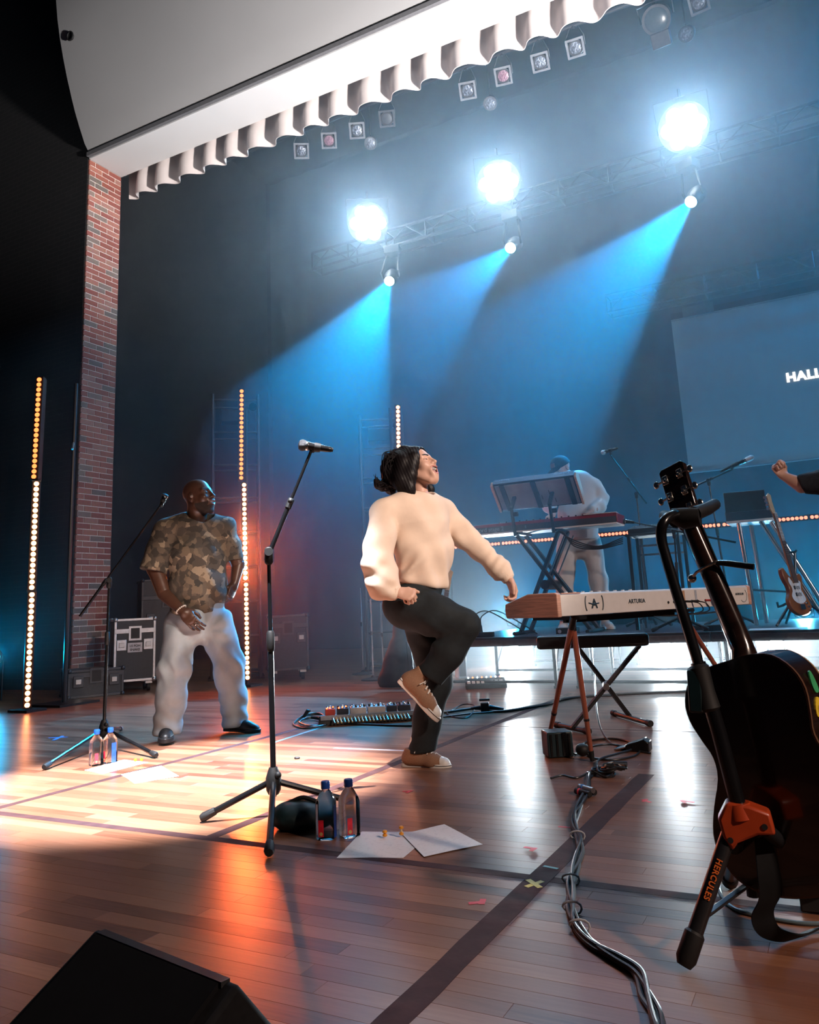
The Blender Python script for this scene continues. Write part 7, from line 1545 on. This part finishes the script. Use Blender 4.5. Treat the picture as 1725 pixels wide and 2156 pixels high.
# capo with its lever, clamped on the neck
cpy = 0.222; E = empty('capo', tuple(MG @ Vector((0, cpy, -0.09))), 0, 'chrome capo clamped across the guitar neck', 'capo'); E.matrix_world = MG
MB().tube([(-SGN * 0.040, cpy - 0.006, -0.086), (-SGN * 0.02, cpy, -0.074), (0.0, cpy + 0.002, -0.071), (SGN * 0.02, cpy + 0.004, -0.074), (SGN * 0.036, cpy + 0.008, -0.09)], 0.0038, 8).build('band', 'nickel', E); MB().ball((-SGN * 0.044, cpy - 0.008, -0.088), 0.011, 12, 8).build('screw_knob', 'nickel', E)
MB().tube([(SGN * 0.030, cpy + 0.006, -0.088), (SGN * 0.055, cpy - 0.006, -0.10), (SGN * 0.105, cpy - 0.034, -0.11)], [0.006, 0.008, 0.008], 10).build('lever', 'blackgloss', E)
# stickers on the side of the upper bout
def side_pt(i, z, lift=0.0012): a, b2 = rt[i]; a2, b3 = rt[i + 1]; n_ = np.array([-(b3 - b2), (a3_ := a2 - a)]); n_ = -n_ / np.linalg.norm(n_); n_ = n_ if n_[0] > 0 else -n_; return (SGN * (a + n_[0] * lift), b2 + n_[1] * lift, z)
def blob(i0, z0, ru, rz_, m_, nm):
    c = np.array(side_pt(i0, z0)); t = np.array(side_pt(i0 + 1, z0)) - np.array(side_pt(i0 - 1, z0)); t /= np.linalg.norm(t); zv = np.array([0, 0, 1.0]); nv = np.cross(t, zv); nv = nv if nv[0] * SGN > 0 else -nv
    pts = [c + t * ru * math.cos(a) * (1 - 0.35 * math.cos(a)) + zv * rz_ * math.sin(a) for a in np.linspace(0, 2 * PI, 18, endpoint=False)]
    n_ = len(pts); MB().add([tuple(p + nv * 0.0012) for p in pts] + [tuple(p - nv * 0.002) for p in pts], [tuple(range(n_)), tuple(range(2 * n_ - 1, n_ - 1, -1))] + [(i, i + n_, (i + 1) % n_ + n_, (i + 1) % n_) for i in range(n_)]).build(nm, m_, AG, smooth=0)
blob(12, -0.050, 0.024, 0.013, 'stkgreen', 'leaf_sticker'); blob(15, -0.046, 0.021, 0.018, 'stkyellow', 'fruit_sticker'); blob(16, -0.062, 0.017, 0.011, 'stkyellow', 'fruit_sticker'); blob(15, -0.045, 0.008, 0.007, 'stkwhite', 'fruit_sticker_centre')
# strap hanging from the end of the body
def ribbon(pts, wv, w_, th, nm, m_, par, org):
    P3 = spline(pts, 6); wv = np.array(wv, float); wv /= np.linalg.norm(wv); vs = []
    for i, p in enumerate(P3):
        t = np.array(P3[min(i + 1, len(P3) - 1)]) - np.array(P3[max(i - 1, 0)]); n_ = np.cross(t, wv); n_ = n_ / max(np.linalg.norm(n_), 1e-6)
        for a, b2 in ((-1, -1), (1, -1), (1, 1), (-1, 1)): vs.append(tuple(np.array(p) + wv * a * w_ / 2 + n_ * b2 * th / 2))
    k_ = len(P3); fs = [(i * 4 + j, i * 4 + (j + 1) % 4, (i + 1) * 4 + (j + 1) % 4, (i + 1) * 4 + j) for i in range(k_ - 1) for j in range(4)] + [(3, 2, 1, 0), tuple((k_ - 1) * 4 + j for j in range(4))]
    return MB(org).add(vs, fs).build(nm, m_, par, smooth=60)
sp_ = [PG(1612, 1760, -.02), PG(1618, 1830, -.03), PG(1622, 1885, -.03), PG(1606, 1925, -.03), PG(1622, 1962, -.02), PG(1672, 1975, .03), PG(1720, 1955, .08), PG(1765, 1950, .10)]
for q in sp_: q[2] = max(q[2], 0.01)
SP = empty('guitar_strap', sp_[0], 0, 'wide black guitar strap trailing from the guitar down to the floor', 'strap'); ribbon(sp_, (0.85, 0.5, 0.2), 0.050, 0.004, 'strap_band', mat('black_leather_strap', (0.004, 0.004, 0.005), 0.7, var=0.3, spec=0.2), SP, sp_[0])
MB(sp_[0]).tube([sp_[-1], sp_[-1] + np.array([0.05, 0.0, 0.004])], 0.014, 8).build('strap_end', 'rubber', SP)

# stand
sd_ = -0.085; HS_ = empty('floor_guitar_stand', G(1560, 1900), 0, 'black tube guitar stand with orange casting holding the acoustic guitar', 'guitar stand'); o0 = tuple(HS_.location)
pts = [PG(1438, 1084, -.02), PG(1414, 1086, sd_ * .7), PG(1397, 1102, sd_), PG(1393, 1132, sd_), PG(1406, 1185, sd_), PG(1472, 1400, sd_)]
MB(o0).tube(spline(pts, 5), 0.0125, 12).build('upper_tube', 'blackgloss', HS_)
MB(o0).tube([PG(1470, 1395, sd_), PG(1515, 1545, sd_), PG(1560, 1715, sd_)], 0.0165, 12).build('main_tube', 'blackgloss', HS_)
MB(o0).tube([PG(1466, 1398, sd_), PG(1470, 1405, sd_), PG(1484, 1455, sd_), PG(1492, 1490, sd_), PG(1494, 1497, sd_)], [0.016, 0.024, 0.022, 0.026, 0.02], 12).build('height_grip', 'rubber', HS_)
MB(o0).bar(PG(1462, 1410, sd_ - .01), PG(1468, 1500, sd_ - .01), 0.022, 0.03).build('trigger', mat('teal_black_plastic', (0.006, 0.020, 0.024), 0.35), HS_, bevel=0.004)
yk = [PG(1412, 1086, sd_ * .3), PG(1440, 1092, -.03), PG(1474, 1088, -.035)]
MB(o0).tube(yk, [0.018, 0.026, 0.022], 12).build('yoke_body', 'rubber', HS_)
MB(o0).tube([PG(1462, 1082, -.03), PG(1488, 1072, .02), PG(1505, 1062, .12)], [0.018, 0.016, 0.015], 12).build('yoke_arm', 'rubber', HS_); MB(o0).tube([PG(1424, 1096, -.03), PG(1410, 1092, .06), PG(1400, 1086, .14)], [0.018, 0.016, 0.015], 12).build('yoke_arm', 'rubber', HS_)
cz = PG(1562, 1728, sd_)
MB(o0).tube([PG(1552, 1690, sd_), PG(1560, 1722, sd_)], [0.026, 0.03], 16).build('collar', 'hercorange', HS_)
cast = [(-0.040, -0.030), (-0.046, 0.006), (-0.026, 0.040), (0.018, 0.036), (0.058, 0.022), (0.064, -0.020), (0.030, -0.022), (-0.012, -0.040), (-0.024, -0.056)]
Mc = Matrix(((ex_[0], 0, -ey_[0], cz[0]), (ex_[1], 0, -ey_[1], cz[1]), (0, 1, 0, cz[2]), (0, 0, 0, 1)))
MB(o0).prism(cast, -0.030, 0.024, Mc).build('leg_casting', 'hercorange', HS_, bevel=0.006)
for q in ((-0.026, -0.034), (0.044, -0.004)): MB(o0).lathe([(0.006, 0.0235), (0.006, 0.026)], 12, Mc @ Matrix.Translation((q[0], q[1], 0))).build('rivet', 'black', HS_)
f1 = G(1443, 2046); f2 = G(1538, 1868); f3 = G(1790, 1905); lt1, lt2, lt3 = PG(1534, 1758, sd_), PG(1552, 1762, sd_ + .03), PG(1610, 1745, sd_ + .01)
for i, (a, f_) in enumerate(((lt1, f1), (lt2, f2), (lt3, f3))):
    f_ = f_ + np.array([0, 0, 0.014]); lg = MB(o0).tube([a, f_], 0.0160, 12).build('leg', 'blackmetal', HS_); u = (f_ - a) / np.linalg.norm(f_ - a)
    MB(o0).tube([f_ - u * 0.065, f_ - u * 0.06, f_ - u * 0.01, f_ + u * 0.004], [0.0165, 0.0205, 0.0205, 0.014], 14).build('rubber_foot', 'rubber', lg)
    if i == 0:
        dn = u; rt_ = ex_ - dn * (ex_ @ dn); rt_ /= np.linalg.norm(rt_); out_ = np.cross(rt_, dn); out_ = out_ if out_ @ ey_ < 0 else -out_
        st0 = a + (f_ - a) * 0.20 - out_ * -0.0168 - rt_ * 0.004
        lettering('HERCULES', 0.0165, mat('orange_print', (0.75, 0.16, 0.03), 0.4), frame(tuple(st0 - np.array(o0)), tuple(dn), tuple(np.cross(out_, dn))), HS_, name='lettering', spacing=1.12, bold=0.0004)
hub = (lt1 + lt2 + lt3) / 3 * 0.45 + (f1 + f2 + f3) / 3 * 0.55
for a, f_ in ((lt1, f1), (lt2, f2), (lt3, f3)): MB(o0).bar(a + (f_ - a) * 0.62, hub, 0.016, 0.006).build('spreader', 'blackmetal', HS_, bevel=0.002)
MB(o0).tube([hub + np.array([0, 0, -.03]), hub + np.array([0, 0, .03])], 0.014, 10).build('spreader_hub', 'rubber', HS_)
cable([(1514, 1868), (1522, 1895, .0), (1548, 1918), (1592, 1932), (1680, 1948), (1760, 1950)], 0.005, 'pale grey cable curling under the guitar stand', mat('grey_cable', (0.10, 0.14, 0.16), 0.35))
b = G(1712, 1922); P = wall_at(b); E = empty('effects_box', b, math.atan2(P.ex[1], P.ex[0]), 'black box on the floor beneath the acoustic guitar', 'box'); MB().box((0.04, 0.04, 0.028), (0.13, 0.10, 0.052)).build('housing', 'black', E, bevel=0.004); MB().lathe([(0.009, 0.054), (0.008, 0.066)], 12, Matrix.Translation((0.03, 0.03, 0))).build('knob', 'steel', E)
# ================================================================== FIXTURES OF THE WASH LAMPS AND ADDED LAMPS BESIDE AND IN FRONT OF THE STAGE
def wash_fixture(nm, label, hang=None):
    lo_ = bpy.data.objects[nm]; p = lo_.location.copy(); R = lo_.rotation_euler.to_matrix().to_4x4()      # lamp looks along -Z
    E = empty('profile_spot', (p.x, p.y, 0 if hang is None else hang), 0, label, 'stage light'); o0 = tuple(E.location); M = Matrix.Translation(p) @ R @ Matrix.Translation((0, 0, lo_.data.shadow_soft_size + 0.04))
    MB(o0).lathe([(0.085, 0.02), (0.10, 0.03), (0.10, 0.10), (0.075, 0.14), (0.085, 0.40), (0.05, 0.46)], 18, M).build('barrel', 'black', E)
    MB(o0).lathe([(0.105, 0.0), (0.112, 0.005), (0.112, 0.06), (0.104, 0.06)], 18, M).build('lens_hood', 'blackmetal', E)
    c = M @ Vector((0, 0, 0.25)); yk = MB(o0)
    s_ = 1 if hang else -1
    yk.tube([M @ Vector((-0.12, 0, 0.25)), c + Vector((0, 0, s_ * 0.2)), M @ Vector((0.12, 0, 0.25))], 0.012, 8); yk.build('yoke', 'blackmetal', E)
    if hang: MB(o0).cyl(c + Vector((0, 0, 0.19)), (c.x, c.y, hang), 0.02, n=10).build('drop_pipe', 'blackmetal', E)
    else:
        MB(o0).cyl((c.x, c.y, 0.02), c - Vector((0, 0, 0.19)), 0.022, n=10).build('stand_pole', 'blackmetal', E)
        MB(o0).lathe([(0.30, 0), (0.30, 0.015), (0.05, 0.03)], 24, Matrix.Translation((c.x, c.y, 0))).build('stand_base', 'black', E)
wash_fixture('soffit_wash', 'black profile lamp on a stand aimed up at the white soffit')
wash_fixture('side_wash', 'black profile lamp on the tallest stand beside the stage front')
wash_fixture('added_key_light', 'added black lamp on a stand brightening the dancing singer')
wash_fixture('added_riser_wash', 'added black lamp on a stand brightening the keyboard player')
wash_fixture('pool_light', 'black profile lamp hung over the stage front aimed at the far papers', 10.6)
wash_fixture('blue_wash', 'black profile lamp hung behind the projection screen side throwing blue', 10.6)
# ================================================================== HAZE
hm = bpy.data.materials.new('stage_haze'); hm.use_nodes = True
N = hm.node_tree.nodes; N.remove(N['Principled BSDF']); vsn = N.new('ShaderNodeVolumeScatter')
vsn.inputs['Density'].default_value = 0.039; vsn.inputs['Anisotropy'].default_value = 0.55; vsn.inputs['Color'].default_value = (0.84, 0.93, 1, 1)
hm.node_tree.links.new(vsn.outputs[0], N['Material Output'].inputs['Volume'])
hz = MB().box((-2.0, 9.6, 5.2), (16.8, 7.4, 10.36)).build('haze', hm, smooth=0)
tag(hz, 'thin theatrical haze hanging over the stage', 'haze', kind='stuff')
h2 = MB().box((-8.3, 5.62, 1.9), (4.4, 1.5, 3.7)).build('haze', hm, smooth=0)
tag(h2, 'haze drifting in front of the dark brick wall beside the amber bars', 'haze', kind='stuff')
